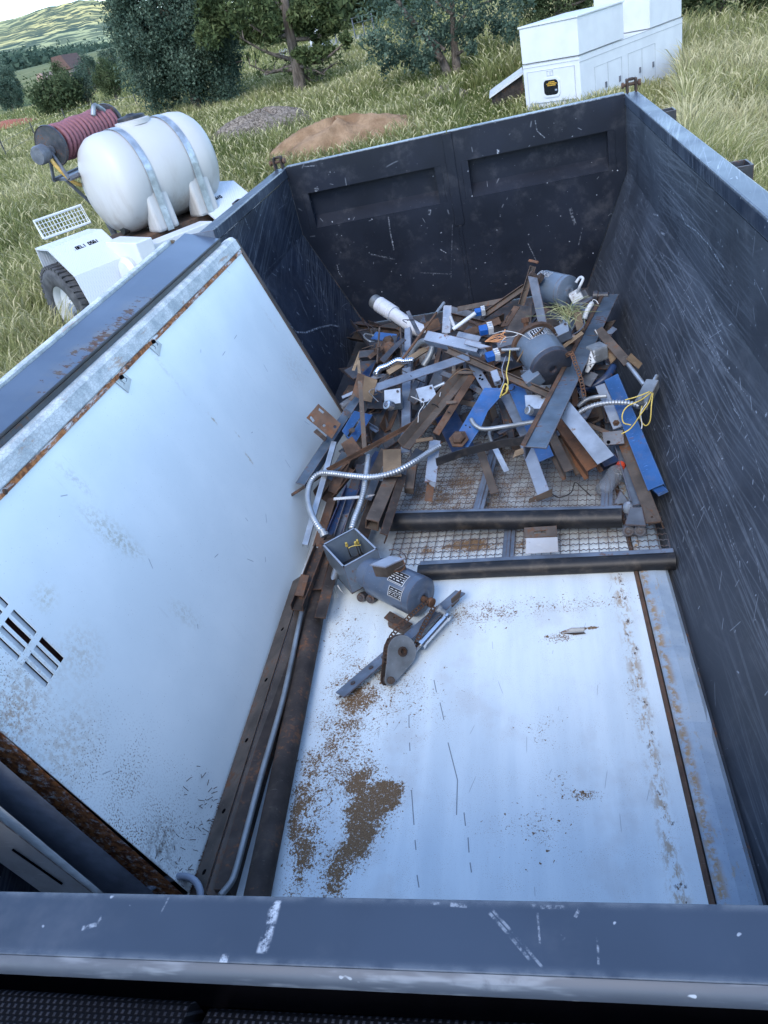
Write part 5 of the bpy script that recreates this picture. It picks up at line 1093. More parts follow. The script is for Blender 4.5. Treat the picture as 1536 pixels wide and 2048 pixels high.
# wire mesh under heap stays visible between; small extra pieces on top
extra = [('short grey blue bar under the pale cross angle', (845, 745), (838, 800), .14, 'angle', 22, 'greyblue'), ('rusty strip right of the U shaped conduit', (882, 690), (868, 742), .16, 'flat', 10, 'rust'), ('pale strip behind the splintered pale channel', (915, 668), (960, 678), .24, 'flat', 14, 'lightgrey'),
    ('tapered grey stub between the two silver boxes', (842, 760), (828, 805), .15, 'vee', 30, 'grey'), ('brown bar behind the copper strands', (930, 668), (1000, 640), .17, 'flat', 16, 'rust'), ('dark bar in front of the rear corner motor', (1090, 605), (1140, 628), .2, 'chan', 15, 'brown'),
    ('grey bar under the white plastic handle', (1120, 600), (1178, 622), .16, 'flat', 12, 'grey'), ('rusty bar under the roller chain', (1108, 690), (1150, 672), .24, 'pipe', 12, 'grey'), ('brown bar left of the roller chain', (1098, 715), (1165, 665), .26, 'flat', 9, 'wood'),
    ('short brown crossbar under the middle motor', (1055, 830), (1072, 780), .16, 'flat', 12, 'brown'), ('brown bar under the tip of the big angle', (1075, 800), (1096, 775), .18, 'flat', 10, 'brown'), ('blue grey square bar right of the roller chain', (1170, 770), (1186, 745), .16, 'flat', 28, 'grey'),
    ('dusty bar crossing the mesh by the pale flexible conduit', (1150, 838), (1222, 868), .1, 'angle', 10, 'brown'), ('dark bar along the blue beam', (1212, 790), (1238, 850), .09, 'flat', 12, 'dkgrey'), ('thin brown angle over the left rear panel', (700, 800), (728, 765), .2, 'flat', 8, 'brown'),
    ('grey rod lying by the copper strands', (1004, 700), (1040, 698), .33, 'pipe', 8, 'galvdull'), ('rusty rod behind the splintered pale channel', (935, 640), (965, 655), .27, 'rod', 8, 'rust'), ('bent brown strip under the bright blue plate', (905, 800), (960, 812), .12, 'flat', 12, 'brown')]
for l, p0, p1, dz, k, wp, mt in extra:
    bar('steel_bar' if k != 'pipe' else 'steel_pipe', l, 'steel bar' if k != 'pipe' else 'pipe', (*p0, dz), (*p1, dz+.015), k, wp, mt, h=.03, roll=random.uniform(-15, 15))

# ---- open junction box with flexible conduits ---------------------------------------
jb = empty('junction_box', tuple(F(695, 1120, .1)), 'open grey junction box with yellow wire nuts and two flexible conduits', 'junction box')
tl, tb_, trr, tf = F(641, 1088, .20), F(713, 1056, .20), F(751, 1096, .20), F(690, 1137, .20)
ux = (trr-tf+tb_-tl)*.5; uy = (tl-tf+tb_-trr)*.5; cc = (tl+tb_+trr+tf)/4; dp = Vector((.01, -.02, -.105)); hx, hy = ux*.5, uy*.5; zt_ = Vector((0, 0, 1))
mm = 'grey'
def wall(p, q, th=.003):
    b = MB(); nn = (q-p).cross(dp).normalized()*th; b.v += [tuple(x) for x in (p, q, q+dp, p+dp, p+nn, q+nn, q+dp+nn, p+dp+nn)]; b.f += [(0, 1, 2, 3), (7, 6, 5, 4), (0, 4, 5, 1), (1, 5, 6, 2), (2, 6, 7, 3), (3, 7, 4, 0)]; return b
cs_ = [cc-hx-hy, cc+hx-hy, cc+hx+hy, cc-hx+hy]
for i in range(4): wall(cs_[i], cs_[(i+1) % 4]).obj('box_side', M['motorgrey'], jb)
b = MB(); b.v += [tuple(p+dp) for p in cs_]+[tuple(p+dp-Vector((0, 0, .004))) for p in cs_]; b.f += [(0, 1, 2, 3), (7, 6, 5, 4)]; b.obj('box_back', M['dkgrey'], jb)
ed = MB()
for i in (0, 1, 2, 3):
    p, q = cs_[i], cs_[(i+1) % 4]; inw = (cc-(p+q)/2).normalized(); ed.v += [tuple(p+zt_*.001), tuple(q+zt_*.001), tuple(q+inw*.007+zt_*.001), tuple(p+inw*.007+zt_*.001)]; k = len(ed.v)-4; ed.f.append((k, k+1, k+2, k+3))
ed.obj('box_lip', M['lightgrey'], jb)
for px_, py_ in ((694, 1092), (712, 1090), (716, 1086)):
    q = F(px_, py_, .165); b = MB(); b.lathe([(.001, .022), (.004, .02), (.006, .005), (.006, 0)], q, (.1, -.3, 1), 8); b.obj('wire_nut', M['yellow'], jb)
    line('black_wire', None, None, [q, q+Vector((.005, -.01, -.03)), q+Vector((.0, .01, -.06))], 1.3, 'black', 6, parent=jb)
line('yellow_wire', None, None, [F(697, 1096, .17), F(706, 1092, .175), F(722, 1090, .17)], .9, 'yellow', 6, parent=jb)
mb, *_ = barmb(F(677, 1128, .125), F(664, 1168, .10), 'pipe', 19, t=.002); mb.obj('pipe_stub', M['galv'], jb, smooth=50)
line('conduit', None, None, [F(659, 1132, .10), F(652, 1158, .09), F(649, 1182, .07), F(654, 1206, .055)], 5.2, 'galvdull', 10, parent=jb)
line('white_wire', None, None, [F(669, 1170, .10), F(672, 1183, .07), F(677, 1195, .05)], .9, 'whitewire', 5, parent=jb)
line('white_wire', None, None, [F(675, 1170, .10), F(682, 1181, .08), F(690, 1187, .05)], .9, 'whitewire', 5, parent=jb)
q = MB(); q.lathe([(.008, 0), (.017, 0), (.017, .012), (.012, .014), (.012, .028)], F(650, 1072, .2), (-.3, .5, .5), 12); q.obj('connector', M['galvdull'], jb)
flex('flexible_conduit', None, None, [F(647, 1068, .205), F(636, 1052, .22), F(625, 1033, .23), F(617, 1008, .235), F(616, 984, .24), F(624, 960, .25), F(640, 947, .26), F(665, 947, .265), F(697, 951, .265), F(745, 954, .27), F(790, 944, .27), F(830, 923, .27), F(858, 905, .26), F(880, 892, .25)], 6.2, parent=jb)
flex('flexible_conduit', None, None, [F(703, 1058, .19), F(709, 1038, .2), F(719, 1012, .21), F(727, 985, .225), F(732, 952, .235), F(737, 912, .24)], 6.4, parent=jb)

# ---- blue grey drive motor in front -------------------------------------------------
A = F(846, 1196, .115); Bp = F(748, 1150, .125)
mr, ax, L, rv, tv = motor('blue grey drive motor with chain and sprocket, on the white sheet in front', A, Bp, .072, 'motorblue', 'motorblue', plates=((.2, .5, .05, .72), (.16, .42, -.62, -.12)), flange=False)
b = MB(); b.lathe([(.001, L*.94), (.055, L*.94), (.058, L*.98), (.058, L*1.22), (.05, L*1.24), (.001, L*1.24)], A, ax, 24); b.obj('gear_case', M['motorblue'], mr, smooth=40)
for px_, py_ in ((724, 1194), (743, 1197)):
    q = F(px_, py_, .05); b = MB(); b.lathe([(.001, .016), (.007, .016), (.009, .012), (.016, .012), (.018, 0), (.018, -.02)], q, (-.2, -.8, .5), 14); b.obj('bolt_boss', M['dkgrey'], mr, smooth=40)
c_ = F(778, 1132, .215)
uvt = (F(795, 1110, .235)-F(750, 1130, .235)).normalized(); uvs = (F(786, 1136, .235)-F(750, 1130, .235)).normalized()
q = obox(c_-Vector((0, 0, .012)), uvt*.036, uvs*.027, Vector((0, -.005, .032))); tbo = q.obj('terminal_box', M['brown'], mr, bevel=.003)
q = obox(c_+Vector((0, -.006, .023)), uvt*.039, uvs*.030, Vector((0, 0, .0025))); q.obj('box_lid', M['lightgrey'], tbo)
line('lead_wire', None, None, [F(790, 1140, .22), F(800, 1135, .225), F(812, 1125, .235), F(808, 1108, .25), F(790, 1099, .255), F(778, 1100, .25)], 1.2, 'dkgrey', 6, parent=mr)
line('lead_wire', None, None, [F(788, 1142, .215), F(802, 1142, .21), F(810, 1130, .225), F(800, 1112, .245)], .9, 'rustor', 6, parent=mr)
o_, *_ = plate('base_plate', None, None, [F(768, 1236, .05), F(780, 1223, .055), F(825, 1248, .05), F(808, 1262, .045)], 'dkbrown', .005, holes=[circ(789, 1236, 1.8, 8), circ(807, 1251, 1.8, 8)], parent=mr)
q = obox(F(800, 1256, .035), (F(822, 1262, .035)-F(778, 1238, .035))*.5, (0, .02, 0), (0, 0, .012)); q.obj('base_block', M['brown'], mr)
sh_ = F(858, 1203, .118); b = MB(); b.lathe([(.001, -.05), (.011, -.05), (.011, 0), (.017, .002), (.017, .016), (.001, .016)], sh_, -ax, 12); b.obj('shaft', M['rustor'], mr, smooth=40)
# angle frame
fa, fb = F(921, 1184, .075), F(680, 1390, .058)
mb, a, c, d, s, v, w_ = barmb(fa, fb, 'flat', 36, t=.004, roll=-40)
fo = mb.obj('angle_frame', M['greyblue'], mr)
b = MB(); b.prism(rect(-.002, -.03, .002, 0), fa-Vector((0, 0, .012)), fb-Vector((0, 0, .012)), (.5, .8, 0), (.4, -.3, .2)); b.obj('angle_foot', M['dkgrey'], mr)
for f in (.66, .76, .9):
    q = a+d*((c-a).length*f)+v*.0025; b = MB(); b.lathe([(.001, .003), (.008, .003), (.009, 0)], q, v, 8); b.obj('rivet', M['dkgrey'], fo)
plate('end_bracket', None, None, [F(903, 1198, .1), F(922, 1180, .11), F(918, 1200, .07), F(905, 1215, .06)], 'brown', .004, parent=mr)
# sprocket guard: tear drop cheek plates with wheel between
sc_ = F(800, 1303, .095); lob = F(776, 1360, .055)
vn = (Vector(cam_pos)-sc_).normalized(); vn = (vn+Vector((.75, -.1, 0))).normalized(); dl_ = (lob-sc_); dl_ = (dl_-vn*dl_.dot(vn)); LL = dl_.length; u_ = dl_.normalized(); v_ = vn.cross(u_)
tear = [(.052*math.cos(t), .052*math.sin(t)) for t in np.linspace(R(75), R(285), 20)]+[(LL+.018*math.cos(t), .018*math.sin(t)) for t in np.linspace(R(-80), R(80), 10)]
flat('sprocket_cheek', tear, [circ(0, 0, .012, 12)], .004, sc_+vn*.012, u_, v_, M['galvdull'], mr)
flat('sprocket_cheek', tear, [circ(0, 0, .012, 12)], .004, sc_-vn*.016, u_, v_, M['dkbrown'], mr)
b = MB(); b.lathe([(.001, -.02), (.05, -.012), (.055, -.006), (.055, .002), (.05, .008), (.001, .010)], sc_, vn, 30); b.obj('sprocket', M['dkbrown'], mr)
b = MB(); b.lathe([(.008, .012), (.016, .012), (.016, .02), (.010, .022), (.009, .014), (.001, .014)], sc_, vn, 14); b.obj('hub', M['dkbrown'], mr)
b = MB(); b.lathe([(.001, -.02), (.012, -.02), (.012, .022), (.007, .024), (.007, .034), (.001, .034)], lob, vn, 10); b.obj('pivot_bolt', M['brown'], mr)
sd2 = vn.cross((sh_-sc_).normalized()).normalized()
chain('drive_chain', None, [sh_+sd2*.016-ax*.012, (sh_+sc_)/2+sd2*.036, sc_+sd2*.053, sc_+sd2*.03+u_*.04-(sh_-sc_).normalized()*.03], 10, 'dkbrown', mr)
chain('drive_chain', None, [sh_-sd2*.016-ax*.012, (sh_+sc_)/2-sd2*.03, sc_-sd2*.05+(sh_-sc_).normalized()*.01], 10, 'dkbrown', mr)
# spring tube
ta, tb = F(894, 1232, .075), F(840, 1292, .07); dd = (tb-ta).normalized(); b = MB(); Lt = (tb-ta).length
b.lathe([(.001, 0), (.017, 0), (.017, .012), (.0145, .014), (.0145, Lt-.014), (.017, Lt-.012), (.017, Lt), (.001, Lt)], ta, dd, 16); b.obj('spring_tube', M['chrome'], mr, smooth=40)
b = MB(); b.tube([tb, F(788, 1352, .055)], .005, 8); b.obj('spring_rod', M['galv'], mr, smooth=True)
b = MB(); b.lathe([(.001, 0), (.009, 0), (.009, .02), (.014, .021), (.014, .032), (.001, .033)], F(890, 1226, .09), (-.5, .1, .5), 8); b.obj('wing_nut', M['galv'], mr)
# white torn bracket alone on the sheet
pb = plate('white_offcut', 'small torn white bracket lying alone on the white sheet', 'offcut', [F(1122, 1264, .034), F(1168, 1262, .034), F(1170, 1255, .048), F(1142, 1256, .048), F(1138, 1260, .045)], 'whitish', .004)
b = MB(); b.v += [tuple(F(x, y, z)) for x, y, z in ((1122, 1266, .032), (1168, 1264, .032), (1172, 1267, .032), (1150, 1270, .032))]; b.f.append((0, 1, 2, 3)); b.obj('torn_edge', M['dkbrown'], pb[0])
# ------------------------------------------------------------------ ground, hill, far country
def ground_mat():
    n = N('field ground'); p = n.pos()
    a = n.noise(p, .35, 4, .6); f = n.noise(p, 3.5, 4, .65); g = n.noise(n.mapv(p, (1, 1, 1)), 22, 3, .7)
    c = n.mix(n.ss(a, .35, .65), (.075, .10, .032), (.2, .19, .085)); c = n.mix(n.ss(f, .4, .7, 0, .7), c, (.13, .15, .05)); c = n.mix(n.ss(g, .5, .75, 0, .5), c, (.05, .065, .022))
    d = n.n.new('ShaderNodeVectorMath'); d.operation = 'LENGTH'; n.link(p, d.inputs[0])
    far = n.ss(d.outputs['Value'], 120, 420); fc = n.mix(n.ss(n.noise(p, .02, 4, .6), .4, .6), (.10, .135, .07), (.17, .19, .10)); fc = n.mix(n.ss(n.noise(p, .09, 3, .6), .52, .6), fc, (.045, .07, .05))
    c = n.mix(far, c, fc)
    return n.bsdf(c, .95, 0., .1)
ta = np.radians(np.concatenate([np.arange(-180, -60, 6.), np.arange(-60, 40, 1.2), np.arange(40, 181, 6.)])); rr = np.concatenate([[0.01], np.linspace(2, 30, 40), np.geomspace(31.5, 2600, 46)])
b = MB(); b.quadgrid([[(math.sin(a)*r, 2+math.cos(a)*r, gz(math.sin(a)*r, 2+math.cos(a)*r)) for a in ta] for r in rr])
tag(b.obj('ground', ground_mat(), smooth=True), kind='structure')
def hill_mat():
    n = N('sunlit scrub hillside'); p = n.pos()
    a = n.noise(n.mapv(p, (1, .12, .4)), .012, 5, .62); big = n.noise(n.mapv(p, (1, .12, .4)), .004, 3)
    c = n.mix(n.ss(a, .38, .62), (.33, .32, .14), (.6, .51, .2)); c = n.mix(n.ss(big, .45, .6, 0, .6), c, (.3, .36, .2))  # sunshine on the far hill is put into these paler, yellower colours
    v1 = n.vor(n.mapv(p, (1, .22, .5)), .075, '3D')['Distance']; v2 = n.noise(n.mapv(p, (1, .4, 1)), .05, 4, .75)
    k = n.mx(n.ss(v1, .46, .56, 1, 0), n.ss(v2, .52, .58)); k = n.mul(k, n.ss(n.noise(n.mapv(p, (1, .12, .4)), .006, 3), .25, .6, .6, 1.))
    return n.bsdf(n.mix(k, c, (.05, .08, .055)), .95, 0., .1)
ridge = [(-700, 100), (-350, 70), (-60, 52), (0, 42), (25, 40), (60, 24), (130, 6), (182, -2), (250, 6), (330, 28), (420, 20), (520, 30), (700, 25), (1000, -10)]
foot = [(-700, 290), (-350, 195), (0, 108), (240, 82), (450, 40), (700, 62), (1000, 12)]
xs = np.linspace(-700, 1000, 120); rows = [[tuple(atd(x, np.interp(x, [q[0] for q in foot], [q[1] for q in foot])+75, 620)) for x in xs]]
for t in np.linspace(0, 1, 34):
    row = []
    for x in xs:
        yb = np.interp(x, [q[0] for q in foot], [q[1] for q in foot]); yt = np.interp(x, [q[0] for q in ridge], [q[1] for q in ridge])
        wob = (math.sin(x*.09+t*3)+.6*math.sin(x*.23+1+t*5)+.35*math.sin(x*.51+2))*(.6+1.2*t)
        row.append(tuple(atd(x, yb+(yt-yb)*t**.85+wob*min(1, t*3), 1000+900*t)))
    rows.append(row)
rows.append([(p[0]*1.15, p[1]*1.15, p[2]-120) for p in rows[-1]])
b = MB(); b.quadgrid(rows); tag(b.obj('hill', hill_mat(), smooth=True), kind='structure')

# ------------------------------------------------------------------ foliage
def leafmesh(name, C, size, nrmjit, colv, mat, parent=None, aspect=1.6, up=0.):
    """many leaf-sized quads at points C (n,3); colv (n,) tint"""
    n = len(C); d = rng.normal(size=(n, 3)); d[:, 2] += up; d /= np.linalg.norm(d, axis=1)[:, None]
    e = rng.normal(size=(n, 3)); e -= d*(d*e).sum(1)[:, None]; e /= np.linalg.norm(e, axis=1)[:, None]
    s = size*(.6+.8*rng.random(n))[:, None]; a = d*s*aspect; bb = e*s*.5
    V = np.empty((n, 4, 3)); V[:, 0] = C-a*.5-bb*.4; V[:, 1] = C-a*.1+bb; V[:, 2] = C+a*.5+bb*.1; V[:, 3] = C-a*.1-bb
    me = bpy.data.meshes.new(name); me.vertices.add(4*n); me.vertices.foreach_set('co', V.reshape(-1))
    me.loops.add(4*n); me.loops.foreach_set('vertex_index', np.arange(4*n, dtype=np.int32)); me.polygons.add(n); me.polygons.foreach_set('loop_start', np.arange(0, 4*n, 4, dtype=np.int32))
    at_ = me.attributes.new('tint', 'FLOAT', 'POINT'); at_.data.foreach_set('value', np.repeat(colv, 4).astype(np.float32))
    me.update(); me.validate(); me.materials.append(mat); o = bpy.data.objects.new(name, me); col.objects.link(o)
    if parent is not None: o.parent = parent; o.matrix_parent_inverse = Matrix.Translation(-parent.location)
    return o
def foliage_mat(name, c0, c1, c2):
    n = N(name); t = n.attr('tint')['Fac']
    c = n.mix(n.ss(t, 0, .6), c0, c1); c = n.mix(n.ss(t, .6, 1), c, c2)
    b = n.n.new('ShaderNodeBsdfDiffuse'); n.put(b.inputs[0], c); tr_ = n.n.new('ShaderNodeBsdfTranslucent'); n.put(tr_.inputs[0], c)
    mx = n.n.new('ShaderNodeMixShader'); mx.inputs[0].default_value = .25; n.link(b.outputs[0], mx.inputs[1]); n.link(tr_.outputs[0], mx.inputs[2]); n.link(mx.outputs[0], n.out.inputs[0]); return n.m
M['jun'] = foliage_mat('juniper foliage', (.036, .06, .044), (.085, .125, .088), (.15, .195, .14))
M['jun2'] = foliage_mat('olive juniper foliage', (.045, .065, .032), (.08, .105, .05), (.12, .145, .07))
M['pine'] = foliage_mat('pine needles', (.045, .065, .03), (.085, .11, .045), (.14, .16, .07))
n = N('rough bark'); p = n.pos(); a = n.noise(n.mapv(p, (9, 9, 2)), 1, 5, .7); M['bark'] = n.bsdf(n.mix(n.ss(a, .3, .7), (.055, .045, .036), (.2, .165, .135)), .95, 0., .1, n.bump(a, .8, .03))
def crownpts(center, rad, nclump, nleaf, clr, shell=.55, top=1.0, lowcut=-1.):
    """leaf clumps scattered through an egg-shaped crown; returns points and tints"""
    center = np.array(center); out = []; tin = []
    k = 0
    while k < nclump:
        d = rng.normal(size=3); d /= np.linalg.norm(d); r = shell+(1-shell)*rng.random()**.7; r *= .82+.3*math.sin(d[0]*5.1+center[0])*math.sin(d[2]*4.3+1)*.6+.1*rng.random()
        if d[2] < lowcut: continue
        q = center+d*np.array(rad)*r*np.array([1, 1, top if d[2] > 0 else 1]); tone = rng.random()
        m_ = int(nleaf*(.6+.8*rng.random())); pts = q+rng.normal(size=(m_, 3))*np.array([clr, clr, clr*1.25])*(.55+.6*rng.random()); out.append(pts); tin.append(np.clip(tone*.85+.25*rng.random(m_)-.05, 0, 1)); k += 1
    return np.concatenate(out), np.concatenate(tin)
def tree(name, label, base, h, rad, nclump, nleaf, clr, lsize, mat, trunk_r=.12, trunk_h=.35, limbs=5, group=None, lean=(0, 0), cz=None, lowcut=-1., twin=None, top=1., shell=.5):
    base = Vector(base); root = empty(name, tuple(base), label, 'tree', group)
    ctr = base+Vector((lean[0], lean[1], cz if cz is not None else h*.55))
    b = MB(); stems = [(base, ctr)]+([(base+Vector(twin), ctr+Vector((twin[0]*3, 0, 0)))] if twin else [])
    for s0, s1 in stems:
        pts = [s0+Vector((0, 0, -.15)), s0+(s1-s0)*.33+Vector((.05*h*.1, 0, 0)), s0+(s1-s0)*.7, s1+Vector((0, 0, h*.15))]
        pp_ = catmull(pts, 6); b.tube(pp_, [trunk_r*(1.25 if i == 0 else 1-.75*i/len(pp_)) for i in range(len(pp_))], 9)
        for _ in range(limbs):
            f = random.uniform(.25, .95); q = s0+(s1-s0)*f; an = random.uniform(0, 6.28); ll = rad[0]*random.uniform(.5, .95)
            e_ = q+Vector((math.cos(an)*ll, math.sin(an)*ll*rad[1]/rad[0], random.uniform(.0, .45)*ll)); mid = (q+e_)/2+Vector((0, 0, random.uniform(-.1, .12)*ll))
            lp_ = catmull([q, mid, e_], 5); b.tube(lp_, [trunk_r*.42*(1-.85*i/len(lp_)) for i in range(len(lp_))], 6)
            for _ in range(3):
                q2 = lp_[random.randint(4, len(lp_)-2)]; b.tube([q2, q2+Vector((random.gauss(0, .3)*ll, random.gauss(0, .3)*ll, random.uniform(-.1, .3)*ll))], [trunk_r*.12, .004], 4)
    b.obj('trunk', M['bark'], root, smooth=60)
    C, t = crownpts(ctr, rad, nclump, nleaf, clr, shell, top, lowcut); leafmesh('crown', C, lsize, 0, t, M[mat], root); return root
def size_at(p, wpx): return wpx*depth(p)/FPX
# big dense juniper, left
q = atg(402, 230); r = size_at(q, 146)
tree('juniper_tree', 'huge dense blue green juniper behind the white tank, foliage down to the ground', q, r*2.6, (r, r*.8, r*1.35), 760, 170, r*.07, r*.021, 'jun', .25, limbs=8, cz=r*1.22, lowcut=-.93, top=1.4, shell=.55)
# pine with visible trunk
q = atg(602, 196); r = size_at(q, 120)
pt = empty('pine_tree', tuple(q), 'open crowned pine with bare twisted lower limbs and thick straight trunk', 'tree')
t1 = Vector(atd(578, 60, (q-Vector(cam_pos)).length)); t2 = Vector(atd(560, -60, (q-Vector(cam_pos)).length)); t3 = Vector(atd(535, -190, (q-Vector(cam_pos)).length)); tr_ = size_at(q, 13)
b = MB(); pp_ = catmull([q-Vector((0, 0, .2)), q*.5+t1*.5+Vector((.05, 0, 0)), t1, t2, t3], 6); b.tube(pp_, [tr_*(1.3 if i < 2 else 1.05-.75*i/len(pp_)) for i in range(len(pp_))], 11)
dist = (q-Vector(cam_pos)).length; CL = []
def limb(px0, py0, px1, py1, dd, r0, tw=5):
    a = Vector(atd(px0, py0, dist)); e_ = Vector(atd(px1, py1, dist+dd)); md = (a+e_)/2+Vector((random.gauss(0, .1), random.gauss(0, .1), random.uniform(-.25, .1)))
    lp_ = catmull([a, md, e_], 7); b.tube(lp_, [r0*(1-.8*i/len(lp_)) for i in range(len(lp_))], 6)
    for _ in range(tw):
        s0 = lp_[random.randint(5, len(lp_)-1)]; e2 = s0+Vector((random.gauss(0, .35), random.gauss(0, .35), random.uniform(-.15, .35))); b.tube([s0, (s0+e2)/2+Vector((0, 0, .05)), e2], [r0*.3, r0*.2, .006], 5); CL.append(e2)
    return e_
for a_ in [(585, 120, 480, 75, -.6), (588, 130, 500, 130, .3), (590, 140, 530, 150, -.4), (585, 115, 660, 110, .3), (590, 125, 690, 85, -.5), (592, 140, 665, 132, .2), (588, 130, 650, 150, -.6), (580, 80, 690, 45, .4), (575, 60, 450, 20, .3), (570, 40, 660, 10, -.3), (568, 20, 480, -40, .2), (565, 0, 650, -60, .4), (575, 70, 500, 50, -.7), (590, 135, 640, 160, .1)]: limb(*a_, tr_*.33)
b.obj('trunk', M['bark'], pt, smooth=60)
cl = [(530, 70, 20), (640, 30, 26), (600, 30, 22), (430, 20, 36), (470, 20, 34), (440, 60, 30), (500, 60, 26), (520, 15, 36), (560, -10, 40), (620, 20, 30), (650, 50, 24), (675, 45, 20), (615, 60, 20), (650, 105, 20), (628, 112, 18), (600, 110, 14), (500, -40, 40), (600, -50, 45), (660, -10, 30), (545, 50, 22), (690, 75, 10), (640, 75, 14), (455, -20, 40), (420, 10, 30), (410, 70, 24)]
out = []; tin = []
for px_, py_, rp in cl:
    c_ = np.array(atd(px_, py_, dist+random.uniform(-.8, .8))); rm = rp*dist/FPX
    for _ in range(9):
        d = rng.normal(size=3); d /= np.linalg.norm(d); p = c_+d*rm*(.35+.65*rng.random())*np.array([1, 1, .7]); m_ = 66; out.append(p+rng.normal(size=(m_, 3))*rm*.2); tin.append(np.clip(rng.random()*.75+.25*rng.random(m_), 0, 1))
for p in CL:
    m_ = 14; out.append(np.array(p)+rng.normal(size=(m_, 3))*.07); tin.append(rng.random(m_)*.8)
leafmesh('crown', np.concatenate(out), .06, 0, np.concatenate(tin), M['pine'], pt, aspect=2.6)
# two-trunk juniper right of centre
q = atg(908, 166); dist = (q-Vector(cam_pos)).length
jt = empty('juniper_tree', tuple(q), 'juniper with two bare leaning trunks and bushy left side, left of the white cabinet', 'tree')
b = MB(); tr_ = size_at(q, 9)
for pts in ([(905, 172), (893, 140), (875, 105), (840, 60), (800, 10), (780, -60)], [(916, 166), (912, 120), (908, 80), (905, 20), (900, -80)], [(912, 110), (935, 98), (960, 103)], [(885, 120), (860, 108), (830, 118)], [(908, 60), (940, 20), (985, 0), (1020, -20)], [(890, 100), (850, 70), (820, 75)], [(905, 30), (870, 0), (850, -40)]):
    pp_ = catmull([Vector(atd(x, y, dist+.25*math.sin(i))) for i, (x, y) in enumerate(pts)], 6); k0 = 1. if len(pts) > 4 else .35; b.tube(pp_, [tr_*k0*(1.1-.75*i/len(pp_)) for i in range(len(pp_))], 8)
b.obj('trunk', M['bark'], jt, smooth=60); out = []; tin = []
for px_, py_, rp in [(765, 60, 38), (750, 95, 26), (790, 30, 45), (760, 10, 40), (800, 85, 34), (775, 115, 26), (815, 120, 22), (840, 50, 42), (850, 95, 30), (845, 130, 16), (870, 20, 45), (910, 10, 45), (900, 60, 28), (880, 75, 30), (930, 75, 24), (820, -10, 50), (900, -40, 60), (960, 10, 40), (940, 50, 22), (985, 40, 34), (1010, 65, 26), (1000, 5, 40), (1020, 95, 18), (1025, 30, 30), (1010, 100, 14), (760, -30, 40), (980, -30, 50), (945, 95, 12), (870, 110, 18)]:
    c_ = np.array(atd(px_, py_, dist+random.uniform(-.9, .9))); rm = rp*dist/FPX
    for _ in range(9):
        d = rng.normal(size=3); d /= np.linalg.norm(d); p = c_+d*rm*(.35+.65*rng.random()); m_ = 48; out.append(p+rng.normal(size=(m_, 3))*rm*.19); tin.append(np.clip(rng.random()*.75+.25*rng.random(m_), 0, 1))
leafmesh('crown', np.concatenate(out), .05, 0, np.concatenate(tin), M['jun'], jt, aspect=1.8)
# dark trees behind the cabinet, right
for px_, py_, wpx, l in ((1440, 60, 130, 'dark tree behind the white cabinet at the right edge of the field'), (1590, 110, 120, 'dark tree furthest right, partly beyond the tall grass'), (1120, 70, 90, 'dark tree straight behind the white cabinet roof')):
    q = atd(px_, py_, 27); q.z = gz(q.x, q.y); r = size_at(q, wpx)
    tree('juniper_tree', l, q, r*2.5, (r, r, r*1.3), 230, 95, r*.1, r*.036, 'jun2', .16, cz=r*1.25, lowcut=-.9)
# round junipers down the field on the left
for px_, py_, w_, h_, l, mt, dd in [(30, 226, 66, 66, 'dark round juniper at the left edge of the field', 'jun', None), (128, 230, 126, 72, 'broad low juniper above the hose reel', 'jun2', None), (236, 204, 70, 82, 'single round olive juniper left of the huge juniper', 'jun2', None), (168, 184, 58, 46, 'dark juniper right behind the broad low juniper', 'jun', 46),
        (184, 158, 54, 52, 'dark round juniper in front of the brown roof', 'jun', 56), (122, 160, 46, 38, 'juniper just below the brown roof, left', 'jun2', 58), (20, 170, 60, 44, 'dark juniper mass at the far left, second row', 'jun', 62), (222, 130, 50, 36, 'dark juniper by the pale roof strip', 'jun', 70)]:
    if dd is None: q = atg(px_, py_)
    else:
        q = atd(px_, py_, dd)
    gzv = gz(q.x, q.y); r = size_at(q, w_/2); hh = size_at(q, h_)
    if dd is not None and abs(q.z-gzv) > .01: hh += q.z-gzv; q.z = gzv
    tree('juniper_tree', l, q, hh, (r*.84, r*.84, hh*.46), 110, 60, r*.13, r*.055, mt, .1, limbs=3, cz=hh*.5, lowcut=-.95, group='round junipers on the field')
# far wood below the hill
out = []; tin = []
for _ in range(2600):
    px_ = random.uniform(-260, 420); t = random.random(); base_y = np.interp(px_, [-260, 0, 240, 420], [200, 133, 108, 75]); py_ = base_y-18*t+random.gauss(0, 2)+4; dd = 330+520*t
    c_ = np.array(atd(px_, py_, dd)); m_ = 26; out.append(c_+rng.normal(size=(m_, 3))*np.array([3.2, 3.2, 1.9])); tin.append(rng.random(m_)*.6)
leafmesh('far_wood', np.concatenate(out), 1.1, 0, np.concatenate(tin), M['jun'])['kind'] = 'stuff'
out = []; tin = []
for _ in range(420):
    px_ = random.uniform(520, 1120); py_ = np.interp(px_, [520, 720, 1120], [62, 22, -80])-random.uniform(-2, 60); c_ = np.array(atd(px_, py_, random.uniform(52, 75))); m_ = 60; out.append(c_+rng.normal(size=(m_, 3))*np.array([.9, .9, .8])); tin.append(rng.random(m_)*.8)
leafmesh('far_wood', np.concatenate(out), .3, 0, np.concatenate(tin), M['jun2'])['kind'] = 'stuff'

